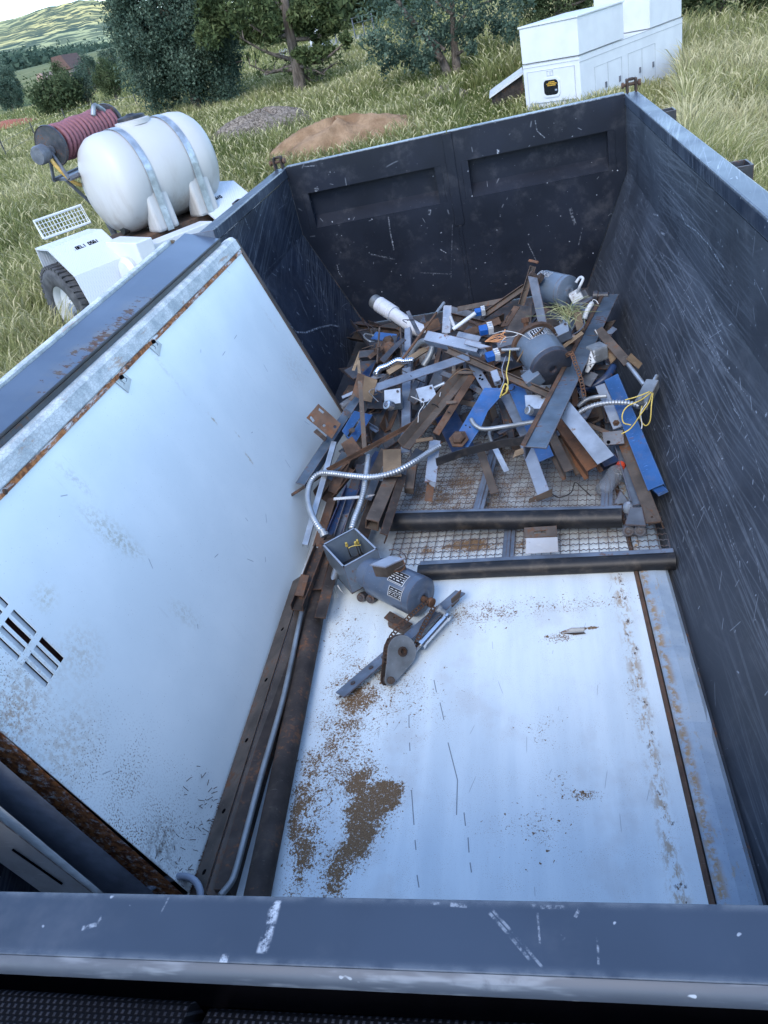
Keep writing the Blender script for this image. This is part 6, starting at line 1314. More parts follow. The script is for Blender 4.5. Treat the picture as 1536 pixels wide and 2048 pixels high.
# ------------------------------------------------------------------ far buildings, yard, fence
def house(name, label, px, py, dist, wpx, hpx, roofc, wallc, rh):
    c_ = Vector(atd(px, py, dist)); w_ = size_at(c_, wpx)/2; h_ = size_at(c_, hpx); root = empty(name, tuple(c_), label, 'house')
    g_ = min(gz(c_.x, c_.y), c_.z-.5); b = MB(); b.box((c_.x-w_, c_.y-1.2, g_), (c_.x+w_, c_.y+1.2, c_.z)); b.obj('wall', plain(name+' wall', wallc, .8), root)
    b = MB(); r2 = h_*rh; b.prism([(-w_*1.1, 0), (w_*1.1, 0), (w_*.5, r2), (-w_*.6, r2)], c_+Vector((0, -1.5, .02)), c_+Vector((0, 1.5, .02)), (1, 0, 0), (0, 0, 1)); b.obj('roof', plain(name+' roof', roofc, .8), root)
    for k in (-.5, .4):
        b = MB(); b.box((c_.x+w_*(k-.12), c_.y-1.23, c_.z-h_*.55), (c_.x+w_*(k+.12), c_.y-1.203, c_.z-h_*.2)); b.obj('window', M['void'], root)
house('house', 'far house with broad brown roof among the junipers', 140, 139, 80, 38, 20, (.11, .062, .05), (.25, .2, .16), 1.25)
house('house', 'small tan gabled house left of the brown roof', 102, 158, 72, 16, 10, (.36, .24, .19), (.5, .4, .33), 1.2)
house('house', 'long low pale building far behind the olive juniper', 222, 124, 95, 38, 6, (.55, .52, .5), (.55, .5, .46), .8)
yd = [atg(640, 112), atg(745, 92), atg(738, 60), atg(640, 85)]
n = N('grey gravel yard'); b = MB(); b.v = [(*(p.xy), gz(p.x, p.y)+.06) for p in (atg(560, 118), atg(745, 93), Vector((*(atg(745, 93).xy*1.18), 0)), Vector((*(atg(560, 118).xy*1.18), 0)))]; b.f = [(0, 1, 2, 3)]
tag(b.obj('gravel_yard', n.bsdf(n.mix(n.ss(n.noise(n.pos(), 4, 3), .3, .7), (.2, .2, .21), (.3, .3, .31)), .9)), kind='structure')
q = atg(632, 108); c_ = Vector(atd(626, 48, (q-Vector(cam_pos)).length-1)); w_ = size_at(c_, 12); sh_ = empty('white_shed', (c_.x, c_.y, gz(c_.x, c_.y)), 'tall narrow white shed half hidden behind the pine trunk', 'shed')
b = MB(); b.box((c_.x-w_, c_.y-w_, gz(c_.x, c_.y)-.1), (c_.x+w_, c_.y+w_, c_.z+w_*4)); b.obj('wall', M['whitish'], sh_)
b = MB(); b.prism([(-w_*1.2, 0), (w_*1.2, 0), (0, w_*.7)], Vector((c_.x, c_.y-w_*1.2, c_.z+w_*4)), Vector((c_.x, c_.y+w_*1.2, c_.z+w_*4)), (1, 0, 0), (0, 0, 1)); b.obj('roof', M['lightgrey'], sh_)
b = MB(); b.box((c_.x-w_*.4, c_.y-w_-.02, gz(c_.x, c_.y)), (c_.x+w_*.4, c_.y-w_-.002, gz(c_.x, c_.y)+w_*3)); b.obj('door', M['lightgrey'], sh_)
# chain link fence beside the yard
fa_, fb_ = atg(640, 100), atg(752, 80); cf = empty('yard_fence', tuple((fa_+fb_)/2), 'low grey mesh fence along the gravel yard behind the pine', 'fence')
for k in range(7):
    p = fa_.lerp(fb_, k/6); p.z = gz(p.x, p.y); b = MB(); b.tube([p, p+Vector((0, 0, 1.1))], .03, 6); b.obj('post', M['grey'], cf)
b = MB()
for z in (.1, .35, .6, .85, 1.08): b.tube([Vector((fa_.lerp(fb_, k/6).x, fa_.lerp(fb_, k/6).y, gz(fa_.lerp(fb_, k/6).x, fa_.lerp(fb_, k/6).y)+z)) for k in range(7)], .01, 4)
b.obj('wire', M['grey'], cf)
# field fence: thin steel posts on the left
posts = [(20, 322, 290), (78, 285, 248), (140, 256, 226), (196, 236, 214), (280, 222, 196), (762, 110, 80)]; pr_ = []
for i, (px_, y0, y1) in enumerate(posts):
    q = atg(px_, y0+4); t_ = Vector(atd(px_-6, y1, (q-Vector(cam_pos)).length)); hgt = max(.8, t_.z-q.z); b = MB(); b.tube([q-Vector((0, 0, .1)), q+Vector((0, 0, hgt))], .022, 5)
    for k in range(6): obox(q+Vector((0, 0, hgt*(.2+.12*k))), (.02, 0, 0), (0, .02, 0), (0, 0, .01), b)
    tag(b.obj('fence_post', M['dkgrey']), ['thin dark fence post furthest left', 'thin dark fence post left of the hose reel', 'thin dark fence post above the left reel flange', 'thin dark fence post behind the pink hose', 'thin dark fence post above the tank lid', 'lone thin fence post between pine and two trunk juniper'][i], 'fence post', 'thin posts of the field fence')
    if i < 5: pr_.append(q+Vector((0, 0, hgt*.8)))
b = MB(); b.tube(pr_, .006, 4); b.tube([p-Vector((0, 0, .3)) for p in pr_], .006, 4); tag(b.obj('fence_wire', M['grey']), 'two thin wires strung along the field fence posts', 'wire')

# ------------------------------------------------------------------ mounds
def mound(name, label, base, wpx, hpx, mat, dep, seed):
    q = atg(*base); w_ = size_at(q, wpx)/2; h_ = size_at(q, hpx); b = MB(); rows = []
    rr_ = random.Random(seed)
    for i in range(26):
        t = i/25; row = []
        for k in range(61):
            a_ = 2*math.pi*k/60; r = t; nz = .12*math.sin(a_*3+seed)+.08*math.sin(a_*7+t*5)+.05*math.sin(a_*13+t*9)+.1*math.sin(a_*2+1.3)
            x = q.x+math.cos(a_)*w_*r*(1+nz); y = q.y+dep+math.sin(a_)*dep*r*(1+nz); z = gz(x, y)+h_*(1-t**2.2)*(1+.12*math.sin(a_*5+t*7))-.05*t+.02*math.sin(x*17)*math.sin(y*19)
            row.append((x, y, z))
        rows.append(row)
    b.quadgrid(rows); return tag(b.obj(name, mat, smooth=True), label, 'mound'), q, w_, h_
n = N('grey wood chips'); p = n.pos(); v = n.vor(n.mapv(p, (1, 1.6, 1)), 26, '3D'); cs_ = n.n.new('ShaderNodeSeparateColor'); n.link(v['Color'], cs_.inputs[0]); M['chips'] = n.bsdf(n.mix(cs_.outputs[0], (.075, .06, .048), (.27, .225, .18)), .95, 0., .1, n.bump(cs_.outputs[1], .9, .04))
n = N('reddish dirt'); p = n.pos(); a = n.noise(p, 2.2, 5, .65); g = n.noise(p, 26, 4, .7); M['dirt'] = n.bsdf(n.mix(n.ss(g, .62, .8, 0, .5), n.mix(n.ss(a, .35, .65), (.19, .115, .065), (.32, .21, .125)), (.1, .07, .05)), .95, 0., .1, n.bump(n.add(g, n.mul(a, 2)), .6, .05))
M['dirtred'] = plain('red earth', (.3, .09, .05), .95)
gm, q_, w_, h_ = mound('chip_pile', 'low grey pile of wood chips behind the white tank', (505, 292), 250, 44, M['chips'], 1.5, 3)
C_ = []
for _ in range(900):
    a_ = random.uniform(0, 6.28); r = random.random()**.6; x = q_.x+math.cos(a_)*w_*r*.95; y = q_.y+1.5+math.sin(a_)*1.45*r; C_.append((x, y, gz(x, y)+h_*(1-r**1.5)+.02))
dm, q2, w2_, h2_ = mound('dirt_pile', 'smooth reddish dirt pile just behind the tailgate', (660, 335), 420, 58, M['dirt'], 1.4, 8)
q = atg(10, 256); b = MB(); b.lathe([(1.9, 0), (1.2, .22), (.4, .34), (.01, .36)], (q.x, q.y, gz(q.x, q.y)-.03), (0, 0, 1), 20); tag(b.obj('earth_heap', M['dirtred'], smooth=True), 'low heap of bare red earth at the far left edge', 'mound')
mound('chip_pile', 'small brown heap of litter left of the white cabinet', (880, 212), 110, 26, M['chips'], .6, 5)
# tilted board box beside the cabinet
q = atg(1012, 205); s_ = size_at(q, 1); ls = empty('board_lid', tuple(q), 'tilted weathered board propped on a low wooden box, left of the white cabinet', 'board')
b = MB(); b.prism([(-30*s_, 18*s_), (38*s_, 46*s_), (38*s_, 50*s_), (-30*s_, 22*s_)], q+Vector((0, -.5, 0)), q+Vector((0, .6, 0)), (1, 0, 0), (0, 0, 1)); b.obj('board', M['whitish'], ls)
b = MB(); b.prism([(-26*s_, -8*s_), (36*s_, -8*s_), (36*s_, 44*s_), (-26*s_, 18*s_)], q+Vector((0, -.4, 0)), q+Vector((0, .5, 0)), (1, 0, 0), (0, 0, 1)); b.obj('box_side', M['dkbrown'], ls)

# ------------------------------------------------------------------ white cabinet on the right
P1 = Vector((1.656, 15.726, .433)); S0 = Vector((.579, 16.341, .433)); P2 = Vector((4.041, 19.0, .433)); eL = (P2-P1).normalized(); eW = Vector((-eL.y, eL.x, 0)); wd = 1.24; ln = 4.05; EZ = Vector((0, 0, 1))
n = N('white cabinet paint'); p = n.pos(); M['cab'] = n.bsdf(n.mix(n.ss(n.noise(p, 3, 4), .3, .7), (.52, .535, .54), (.57, .585, .585)), .35); M['seam'] = plain('dark panel seam', (.12, .13, .15), .6); M['seal'] = plain('grey seal', (.35, .36, .36), .5)
cab = empty('white_cabinet', tuple(P1-EZ*.8), 'white equipment cabinet with stepped top, small dark window in its end door, beyond the tailgate', 'cabinet')
zb_ = -1.0
low = [(0, zb_-P1.z), (ln*.93, zb_-.1-P1.z), (ln*.93, -1.1), (ln, -.62), (ln, 0), (0, 0)]
b = MB(); b.prism(low, P1, P1+eW*wd, eL, EZ); b.obj('lower_body', M['cab'], cab, bevel=.012)
zt1 = 1.03-P1.z; b1 = ln*.40
b = MB(); b.prism(rect(.0, .012, b1, zt1), P1+eW*.0, P1+eW*wd, eL, EZ); b.obj('front_hood', M['cab'], cab, bevel=.012)
b = MB(); b.prism(rect(-.02, 0, b1+.02, .03), P1+EZ*(zt1+.001)-eW*.02, P1+EZ*(zt1+.001)+eW*(wd+.02), eL, EZ); b.obj('hood_lid', M['cab'], cab, bevel=.006)
b = MB(); b.prism(rect(ln*.66, .012, ln, 1.15), P1+eW*.02, P1+eW*(wd-.0), eL, EZ); b.obj('rear_hood', M['cab'], cab, bevel=.012)
b = MB(); b.prism(rect(ln*.64, 0, ln+.02, .03), P1+EZ*1.151, P1+EZ*1.151+eW*wd, eL, EZ); b.obj('hood_lid', M['cab'], cab)
b = MB()
for zz in (-.004, -.10): b.prism(rect(.0, zz-.006, ln, zz+.006), P1-eW*.004, P1-eW*.0005, eL, EZ)
for zz in (-.004, -.06): b.prism(rect(0, zz-.006, wd, zz+.006), P1-eL*.004, P1-eL*.0005, eW, EZ)
b.obj('seam', M['seal'], cab)
def sidepanel(x0, x1, z0, z1):
    b = MB(); t = .008
    for r_ in (rect(x0, z0, x0+t, z1), rect(x1-t, z0, x1, z1), rect(x0, z1-t, x1, z1), rect(x0, z0, x1, z0+t)): b.prism(r_, P1-eW*.004, P1-eW*.0005, eL, EZ)
    dr_ = b.obj('side_door', M['seal'], cab); b = MB(); b.prism(rect(x1-.12, (z0+z1)/2-.05, x1-.07, (z0+z1)/2+.05), P1-eW*.018, P1-eW*.001, eL, EZ); b.obj('latch', M['grey'], dr_)
for x0, x1 in ((.5, .98), (.98, 1.5), (1.75, 2.3), (2.3, 2.85)): sidepanel(x0, x1, -1.0, -.27)
# end door with rounded window
dr_ = flat('end_door', rect(.10, -.68, wd-.1, -.13), [], .012, P1-eL*.008, eW*1, EZ, M['cab'], cab)
b = MB(); t = .008
for r_ in (rect(.1, -.68, .1+t, -.13), rect(wd-.1-t, -.68, wd-.1, -.13), rect(.1, -.13-t, wd-.1, -.13), rect(.1, -.68, wd-.1, -.68+t)): b.prism(r_, P1-eL*.018, P1-eL*.0145, eW, EZ)
b.obj('door_seam', M['seal'], dr_)
def rrect(x0, y0, x1, y1, r, n_=6):
    o = []
    for cx, cy, a0 in ((x1-r, y1-r, 0), (x0+r, y1-r, 90), (x0+r, y0+r, 180), (x1-r, y0+r, 270)): o += [(cx+r*math.cos(R(a0+90*k/n_)), cy+r*math.sin(R(a0+90*k/n_))) for k in range(n_+1)]
    return o
wx = .45
flat('window_frame', rrect(wx-.03, -.60, wx+.37, -.27, .09), [rrect(wx+.01, -.565, wx+.33, -.305, .07)], .02, P1-eL*.022, eW, EZ, M['cab'], dr_)
flat('window', rrect(wx+.012, -.563, wx+.328, -.307, .068), [], .008, P1-eL*.02, eW, EZ, plain('dark window', (.012, .014, .016), .15), dr_)
b = MB()
for zz, x0, x1 in ((-.345, .09, .22), (-.372, .05, .27), (-.40, .07, .25)):      # unreadable warning lines, two-colour
    x = x0
    while x < x1: b.prism(rect(wx+x, zz-.008, wx+min(x+.02, x1), zz+.008), P1-eL*.027, P1-eL*.0255, eW, EZ); x += .027
b.obj('warning_lettering', plain('amber lettering', (.6, .35, .04), .5), dr_)
b = MB(); b.prism(rect(wx+.04, -.50, wx+.09, -.47), P1-eL*.027, P1-eL*.0255, eW, EZ); b.obj('data_sticker', M['lightgrey'], dr_)
b = MB()
for r_ in (rect(.56, -.245, .70, -.232), rect(.56, -.17, .61, -.157), rect(.65, -.17, .70, -.157), rect(.56, -.245, .573, -.157), rect(.69, -.245, .70, -.157), rect(.62, -.232, .633, -.157)): b.prism(r_, P1-eL*.0175, P1-eL*.0145, eW, EZ)
b.obj('door_emblem', M['seal'], dr_)

# ------------------------------------------------------------------ water trailer on the left
U = Vector((.6, .8, 0)); Wd = Vector((.8, -.6, 0))   # across, towards the camera
M['diamond'] = None
n = N('white tread plate'); p = n.pos(); sx = n.math('SINE', n.mul(n.add(n.sep(p)[0], n.mul(n.sep(p)[1], .9)), 170)); sy = n.math('SINE', n.mul(n.sub(n.sep(p)[0], n.mul(n.sep(p)[1], .9)), 170)); M['diamond'] = n.bsdf((.5, .53, .56), .4, 0., .5, n.bump(n.mul(sx, sy), .25, .005))
n = N('white poly tank'); p = n.pos(); z = n.sep(p)[2]; st_ = n.mul(n.ss(n.noise(n.mapv(p, (5, 5, 1.2)), 1, 5, .65), .45, .75), n.ss(z, .25, 1.1, .55, .06)); M['poly'] = n.bsdf(n.mix(st_, (.44, .435, .42), (.2, .14, .09)), .42, 0., .4)
n = N('tyre rubber'); M['tyre'] = n.bsdf(n.mix(n.ss(n.noise(n.pos(), 12, 4), .3, .7), (.03, .031, .033), (.075, .075, .076)), .8)
wt = empty('water_trailer', (-3.9, 8.3, -.6), 'white two wheeled water trailer with tread plate fenders in the grass', 'trailer')
cF = Vector(atz(225, 457, .5)); gW = -.62
b0 = Vector((-4.56, 7.18, .5))
def fender(o, labelpart):
    """o: outer front corner of the flat top; extends along U by .62"""
    b = MB(); pr = [(-.34, 0), (0, 0), (.42, -.27), (.52, -.62), (.50, -.62), (.40, -.285), (-.01, -.02), (-.33, -.02), (-.36, -.42), (-.38, -.42)]
    b.prism(pr, o, o+U*.66, Wd, EZ); f = b.obj('fender', M['diamond'], wt)
    b = MB(); b.box((0, 0, 0), (0, 0, 0)) if 0 else b.prism([(-.50, -.58), (-.36, -.52), (-.36, -.42), (-.42, -.42), (-.50, -.50)], o-U*.002, o+U*.3, Wd, EZ); b.obj('tail_step', M['cab'], f); return f
fl = fender(b0, 0); fr_ = fender(b0+U*1.86, 1)
b = MB(); b.prism(rect(-1.3, -.42, .5, -.30), b0+U*.68, b0+U*1.84, Wd, EZ); b.obj('deck', M['dkgrey'], wt)
b = MB(); b.prism(rect(.2, -.5, .9, -.1), b0+U*.55, b0+U*.75, Wd, EZ); b.prism(rect(.5, -.5, .75, -.2), b0+U*.75, b0+U*1.6, Wd, EZ); b.obj('front_beam', M['cab'], wt, bevel=.01)
bj = MB(); bj.lathe([(.001, 0), (.13, 0), (.17, .05), (.13, .16), (.05, .19), (.05, .26), (.001, .26)], b0+U*.45+Wd*.62-EZ*.40, U, 16); bj.obj('jockey_hub', M['cab'], wt, smooth=40)
def wheel(c_):
    ax = -U; b = MB(); R0 = .50
    pr = [(.30, -.13), (.42, -.15), (.47, -.13), (.495, -.09), (.50, 0), (.495, .09), (.47, .13), (.42, .15), (.30, .13), (.27, .08), (.27, -.08)]
    b.lathe([(r, h) for r, h in pr]+[(.30, -.13)], c_, ax, 48); wh_ = b.obj('wheel', M['cab'], wt); bpy.data.objects.remove(wh_)
    ty = MB(); ty.lathe([(.29, -.12)]+pr[:9]+[(.29, .12)], c_, ax, 48); u = ax.orthogonal().normalized(); w_2 = ax.cross(u)
    for k in range(44):
        a_ = 2*math.pi*k/44; rd = u*math.cos(a_)+w_2*math.sin(a_); tg = -u*math.sin(a_)+w_2*math.cos(a_)
        for sg in (-1, 1): obox(c_+rd*.497+ax*sg*.075+tg*.012*sg, rd*.016, (ax*.055+tg*.012*sg), tg*.02, ty)
    rim = MB(); rim.lathe([(.001, .03), (.07, .04), (.10, .02), (.18, .01), (.22, .045), (.255, .05), (.27, .10), (.30, .125), (.305, .115), (.28, -.1), (.001, -.1)], c_, ax, 40); rm_ = rim.obj('wheel_rim', M['cab'], wt, smooth=40); ty.obj('tyre', M['tyre'], rm_, smooth=40)
    hb = MB(); hb.lathe([(.001, .10), (.05, .09), (.065, .04)], c_, ax, 16); 
    for k in range(6):
        a_ = 2*math.pi*k/6; q = c_+(u*math.cos(a_)+w_2*math.sin(a_))*.12; hb.lathe([(.001, .045), (.012, .045), (.012, .02)], q, ax, 6)
    hb.obj('hub', M['lightgrey'], rm_)
wheel(b0+U*.06-Wd*.05+EZ*(-.68)); wheel(b0+U*2.42-Wd*.05+EZ*(-.68))
# stencilled capacity marks on the fenders
def stroke_text(o, ux_, uy_, up_, s, seed, parent):
    b = MB(); rr_ = random.Random(seed); x = 0
    glyph = {'B': [(0, 0, 0, 2), (0, 2, 1, 2), (1, 2, 1, 0), (0, 1, 1, 1), (0, 0, 1, 0)], 'E': [(0, 0, 0, 2), (0, 2, 1, 2), (0, 1, .8, 1), (0, 0, 1, 0)], 'L': [(0, 2, 0, 0), (0, 0, 1, 0)], '1': [(.5, 0, .5, 2)], '7': [(0, 2, 1, 2), (1, 2, .4, 0)], '0': [(0, 0, 0, 2), (0, 2, 1, 2), (1, 2, 1, 0), (1, 0, 0, 0)], '.': [(.4, 0, .6, .1)], '6': [(0, 0, 0, 2), (0, 2, 1, 2), (0, 1, 1, 1), (1, 1, 1, 0), (1, 0, 0, 0)], '5': [(1, 2, 0, 2), (0, 2, 0, 1), (0, 1, 1, 1), (1, 1, 1, 0), (1, 0, 0, 0)], 'P': [(0, 0, 0, 2), (0, 2, 1, 2), (1, 2, 1, 1), (1, 1, 0, 1)], 'I': [(.5, 0, .5, 2)]}
    for ch in seed:
        for x0, y0, x1, y1 in glyph.get(ch, []):
            b.tube([o+ux_*(x+x0)*s+uy_*y0*s, o+ux_*(x+x1)*s+uy_*y1*s+up_*.0005], .0045, 4)
        x += 1.45
    return b.obj('fender_lettering', M['void'], parent)
sl_n = Vector(Wd*.27+EZ*.42).normalized(); sl_d = (Wd*.42-EZ*.27).normalized()
stroke_text(b0+U*.22+sl_d*.16+sl_n*.004, U, -sl_d, sl_n, .021, '.BEL1 0561', fl)
stroke_text(b0+U*1.86+U*.12+sl_d*.2+sl_n*.004, U, -sl_d, sl_n, .021, '1PP06I0', fr_)
# mesh walkway panel behind the left fender
b = MB(); o = b0-Wd*.40+U*.16+EZ*.05
up_ = (EZ*.9-Wd*.35).normalized()
for k in range(15): b.tube([o+U*(.04*k), o+U*(.04*k)+up_*.2], .004, 4)
for k in range(5): b.tube([o+up_*.05*k, o+up_*.05*k+U*.58], .004, 4)
b.tube([o, o+up_*.2, o+up_*.2+U*.58, o+U*.58, o], .016, 6); b.obj('mesh_step', M['cab'], wt)
# frame under tank
TC = Vector((-3.80, 8.62, .85)); TR, TL = .535, .64
b = MB(); b.prism(rect(-.45, -.68, .45, -.555), TC-U*.72, TC+U*.78, Wd, EZ); b.obj('cradle', M['rust'], wt, bevel=.01)
b = MB(); b.prism(rect(.2, -.80, .62, -.685), TC-U*.62, TC-U*.1, Wd, EZ); b.obj('cradle_foot', plain('yellow ochre paint', (.45, .24, .03), .6), wt)
b = MB(); b.tube([TC+Wd*.66-U*.36-EZ*.9, TC+Wd*.66-U*.36-EZ*.62], .02, 8); b.obj('hitch_pin', M['cab'], wt)
tk = empty('water_tank', tuple(TC-EZ*.6), 'stained white plastic water tank held by two steel straps on the trailer', 'tank')
def tprof(L, r): return [(.001, -L-.10), (r*.35, -L-.095), (r*.68, -L-.06), (r*.88, -L), (r*.97, -L+.07), (r, -L+.16), (r, -.45*L-.07), (r*.985, -.45*L-.05), (r*.985, -.45*L+.05), (r, -.45*L+.07), (r, .45*L-.07), (r*.985, .45*L-.05), (r*.985, .45*L+.05), (r, .45*L+.07), (r, L-.16), (r*.97, L-.07), (r*.88, L), (r*.68, L+.06), (r*.35, L+.095), (.001, L+.10)]
b = MB(); b.lathe(tprof(TL, TR), TC, U, 56); b.obj('tank_shell', M['poly'], tk, smooth=60)
for sg in (-1, 1):
    for ss_ in (-1, 1):
        b = MB(); x0 = U*(sg*.45*TL); b.prism([(.27, -.56), (.54, -.56), (.53, -.40), (.50, -.10), (.44, -.1)] if ss_ > 0 else [(-.27, -.56), (-.54, -.56), (-.53, -.40), (-.50, -.10), (-.44, -.1)], TC+x0-U*.14, TC+x0+U*.14, Wd, EZ)
        b.obj('tank_leg', M['poly'], tk, bevel=.03)
    b = MB(); x0 = U*(sg*.45*TL); rows = []
    arc = [(-.55, -.56), (-.537, -.3)]+[(TR*1.0*math.cos(a_), TR*1.0*math.sin(a_)) for a_ in np.linspace(math.pi, 0, 24)]+[(.537, -.3), (.55, -.56)]
    b.quadgrid([[TC+x0+U*dx+Wd*x*1.004+EZ*z*1.004 for x, z in arc] for dx in (-.04, .04)]); so_ = b.obj('strap', M['galv'], tk); sm = so_.modifiers.new('s', 'SOLIDIFY'); sm.thickness = .006; sm.offset = 1
b = MB(); b.lathe([(.001, .0), (.20, .0), (.20, .05), (.16, .06), (.001, .06)], TC+EZ*(TR-.03), (0, 0, 1), 30); nk = b.obj('tank_neck', M['poly'], tk, smooth=40)
b = MB(); b.lathe([(.001, .09), (.04, .09), (.05, .08), (.13, .07), (.155, .06), (.16, .03), (.001, .03)], TC+EZ*(TR-.0), (0, 0, 1), 30); b.obj('lid', M['black'], nk, smooth=40)
b = MB(); b.lathe([(.001, .06), (.06, .06), (.07, .045), (.07, .0), (.001, .0)], TC-U*(TL-.05)+Wd*.1-EZ*.45, -U, 20); b.obj('drain_cap', M['black'], tk, smooth=40)
# hose reel
hr = empty('hose_reel', (-4.7, 8.9, 1.0), 'hose reel wound with faded pink red hose on a steel stand behind the tank', 'hose reel')
RA = Vector(atd(103, 292, 10.0)); RB = Vector(atd(218, 246, 10.75)); rax = (RB-RA).normalized(); rl_ = (RB-RA).length; ru = rax.orthogonal().normalized()
for f in (0, rl_):
    b = MB(); b.lathe([(.001, -.012), (.205, -.012), (.213, -.02), (.218, 0), (.213, .02), (.205, .012), (.001, .012)], RA+rax*f, rax, 36); b.obj('reel_flange', M['dkgrey'], hr, smooth=40)
b = MB(); nturn = 14
hp = []
for lay, rad_ in ((0, .135), (1, .172)):
    for i in range(nturn*20):
        t = i/(nturn*20); t = t if lay == 0 else 1-t; a_ = i*2*math.pi/20; w_2 = rax.cross(ru); hp.append(RA+rax*(.05+(rl_-.1)*t)+(ru*math.cos(a_)+w_2*math.sin(a_))*(rad_+.006*math.sin(i*.37)))
b.tube(hp, .028, 8); b.obj('hose', plain('faded pink red hose', (.2, .075, .085), .6), hr, smooth=True)
b = MB(); b.lathe([(.09, 0), (.11, 0), (.11, rl_), (.09, rl_)], RA, rax, 20); b.obj('drum', M['dkgrey'], hr)
b = MB(); b.lathe([(.001, -.26), (.09, -.26), (.10, -.24), (.10, -.14), (.05, -.13), (.05, -.02), (.001, -.02)], RA-EZ*.04, rax, 18); b.obj('drive_motor', M['grey'], hr, smooth=40)
b = MB()
for f in (-.06, rl_+.05):
    for k in (-1, 1): b.tube([RA+rax*f, RA+rax*f+Wd*.22*k-EZ*.34], .02, 6)
for k in (-1, 1): b.tube([RA-rax*.06+Wd*.22*k-EZ*.34, RA+rax*(rl_+.05)+Wd*.22*k-EZ*.34], .025, 6)
b.tube([RA+rax*.3-EZ*.36, RA+rax*.42-EZ*1.2], .04, 8); b.tube([RA-EZ*.36, RA+rax*.35-EZ*.85], .02, 6); b.tube([RA+rax*.8-EZ*.36, RA+rax*.42-EZ*.85], .02, 6); b.prism(rect(-.2, -.37, .2, -.34), RA+rax*0, RA+rax*rl_, Wd, EZ); b.obj('stand', M['grey'], hr)
b = MB(); b.tube([RA-rax*.12, RA-rax*.10-EZ*.2+Wd*.1, RA+rax*.05-EZ*.42+Wd*.15, RA+rax*.3-EZ*.5+Wd*.1], .022, 8, smooth_n=8); b.obj('feed_hose', plain('yellow ochre hose', (.48, .3, .08), .5), hr, smooth=True)
b = MB(); b.lathe([(.001, 0), (.05, 0), (.055, .06), (.035, .07), (.035, .12), (.055, .13), (.055, .26), (.001, .26)], RA+rax*.3-EZ*.72+Wd*.2, U, 14); b.obj('valve', M['galvdull'], hr, smooth=40)
b = MB(); p_ = RA+rax*(rl_-.14)+Wd*.12+EZ*.18; b.tube([p_-rax*.16-EZ*.05, p_-rax*.08+EZ*.04, p_, p_+rax*.07-EZ*.06], .03, 10, smooth_n=6); b.obj('spray_nozzle', M['galvdull'], hr, smooth=True)

# ------------------------------------------------------------------ grass
def grass(name, n, xy, hgt, width, tintf, seed_share):
    """blades as bent tapering strips; some carry pale seed heads"""
    x, y = xy; z = ground(x, y); P = np.stack([x, y, z], 1)
    an = rng.random(n)*2*np.pi; bend = (.15+.55*rng.random(n))*hgt; dx = np.cos(an)*bend; dy = np.sin(an)*bend
    sa = rng.random(n)*np.pi; sx, sy = np.cos(sa), np.sin(sa); V = np.empty((n, 7, 3)); sd_ = np.stack([sx, sy, np.zeros(n)], 1)
    head = rng.random(n) < seed_share
    for i, (t, wf) in enumerate(((0, 1.), (.4, .85), (.78, .5))):
        c_ = P+np.stack([dx*t**2, dy*t**2, hgt*(t-.12*t*t)], 1); wi = (width*np.where(head, (.45, .4, 1.25)[i], wf))[:, None]; V[:, 2*i] = c_-sd_*wi; V[:, 2*i+1] = c_+sd_*wi
    V[:, 6] = P+np.stack([dx, dy, hgt*(.88-.1*head)], 1)
    me = bpy.data.meshes.new(name); me.vertices.add(7*n); me.vertices.foreach_set('co', V.reshape(-1))
    base = np.arange(n, dtype=np.int32)[:, None]*7
    q = np.concatenate([base+np.array([[0, 1, 3, 2]]), base+np.array([[2, 3, 5, 4]])], 1).reshape(-1); tr3 = (base+np.array([[4, 5, 6]])).reshape(-1)
    me.loops.add(11*n); me.loops.foreach_set('vertex_index', np.concatenate([q, tr3]).astype(np.int32)); me.polygons.add(3*n)
    me.polygons.foreach_set('loop_start', np.concatenate([np.arange(0, 8*n, 4), 8*n+np.arange(0, 3*n, 3)]).astype(np.int32))
    tint = np.clip(tintf(x, y)+.28*(rng.random(n)-.5), 0, 1); tv_ = np.repeat(tint, 7).reshape(n, 7); tv_[:, 4:] += .14; tv_[head, 4:] = .88+.12*rng.random((head.sum(), 3))
    at_ = me.attributes.new('tint', 'FLOAT', 'POINT'); at_.data.foreach_set('value', np.clip(tv_, 0, 1).reshape(-1).astype(np.float32)); me.update()
    me.materials.append(M['grass']); o = bpy.data.objects.new(name, me); col.objects.link(o); o['kind'] = 'stuff'; return o
M['grass'] = foliage_mat('tall field grass', (.085, .11, .032), (.26, .262, .105), (.52, .46, .27))
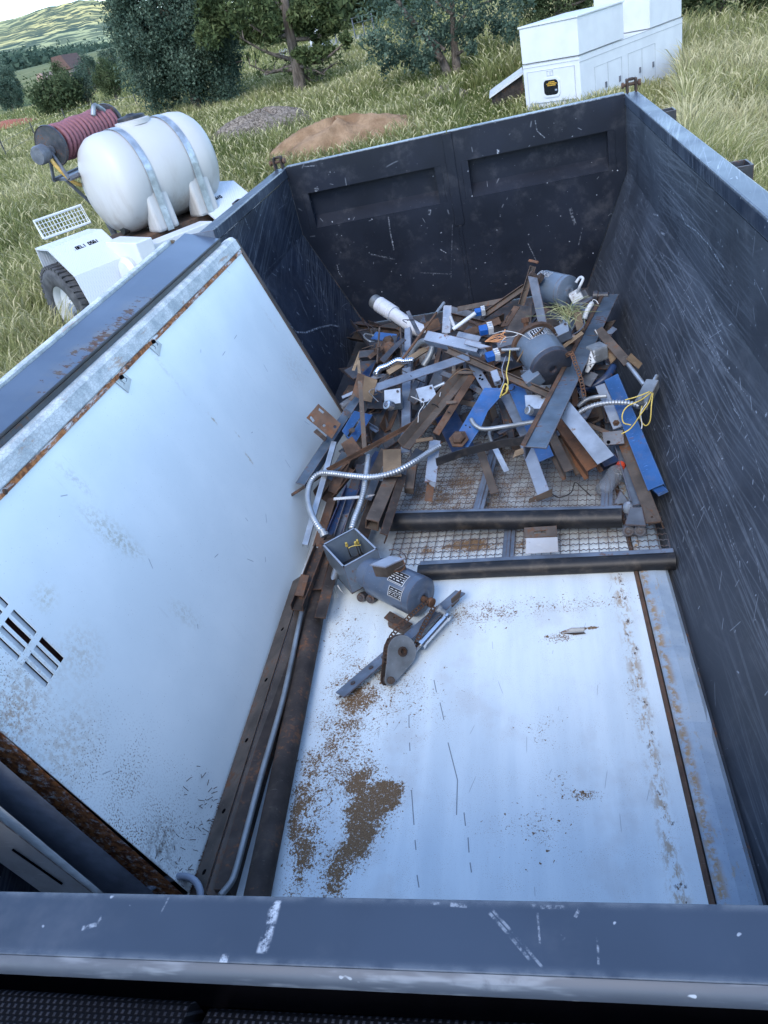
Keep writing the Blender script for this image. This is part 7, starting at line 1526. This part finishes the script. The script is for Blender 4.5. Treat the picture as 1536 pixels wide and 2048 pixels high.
def fieldtint(x, y): return .38-.24*((y > 13) & (y < 24) & (x > -7) & (x < .3))+.16*((x < -2.5) & (y < 9.5))+.24*np.sin(x*.8+1.1*np.sin(y*.45))*np.sin(y*.6+.4)+.16*np.sin(x*2.6+2)*np.sin(y*2.9)+.10*(x > 1)
def sample(n, az0, az1, r0, r1, power=1.):
    a = np.radians(az0+(az1-az0)*rng.random(n)); r = r0*(r1/r0)**(rng.random(n)**power); return np.sin(a)*r+.4, np.cos(a)*r-.3, r
def keep(x, y, r):
    k = ~((np.abs(x) < 1.5) & (y > -1.2) & (y < LY+.25))
    d = np.stack([x-b0.x, y-b0.y], 1); lu = d @ np.array([U.x, U.y]); lw = d @ np.array([Wd.x, Wd.y]); k &= ~((lu > -.15) & (lu < 2.6) & (lw > -1.5) & (lw < .55))
    d = np.stack([x-P1.x, y-P1.y], 1); lu = d @ np.array([eW.x, eW.y]); lw = d @ np.array([eL.x, eL.y]); k &= ~((lu > -.05) & (lu < wd+.05) & (lw > -.1) & (lw < ln))
    for qq, ww, dd in ((q_, w_0, 1.5), (q2, w2_, 1.4)): k &= (((x-qq.x)/(ww*.76))**2+((y-qq.y-dd)/(dd*.76))**2) > rng.random(len(x))*.3+.75
    return k
w_0 = size_at(q_, 250)/2
for (n, a0, a1, r0, r1, h0) in ((170000, -2, 30, 2.6, 26, 1.05), (130000, -62, -22, 3.0, 22, .8), (120000, -34, 8, 9., 40, .62), (60000, -50, 20, 22, 58, .5), (45000, 25, 120, 1.3, 14, .9), (30000, 28, 60, 6, 40, .7), (20000, -100, -60, 2., 20, .7)):
    x, y, r = sample(n, a0, a1, r0, r1); k = keep(x, y, r); x, y, r = x[k], y[k], r[k]; n = len(x)
    clump = .62+.38*np.sin(x*1.7+np.sin(y*1.3)*2)*np.sin(y*1.5+.7); hg = h0*(.45+.5*rng.random(n))*(.65+.5*clump); az_ = np.degrees(np.arctan2(x-.417, y+.345)); hg = hg*(1-.72*((az_ > -3.5) & (az_ < 10.5) & (r > 5) & (r < 20)))
    grass('tall_grass', n, (x, y), hg, np.clip(.0016+.00042*r, .0022, .02)*(.7+.6*rng.random(n)), fieldtint, .28)
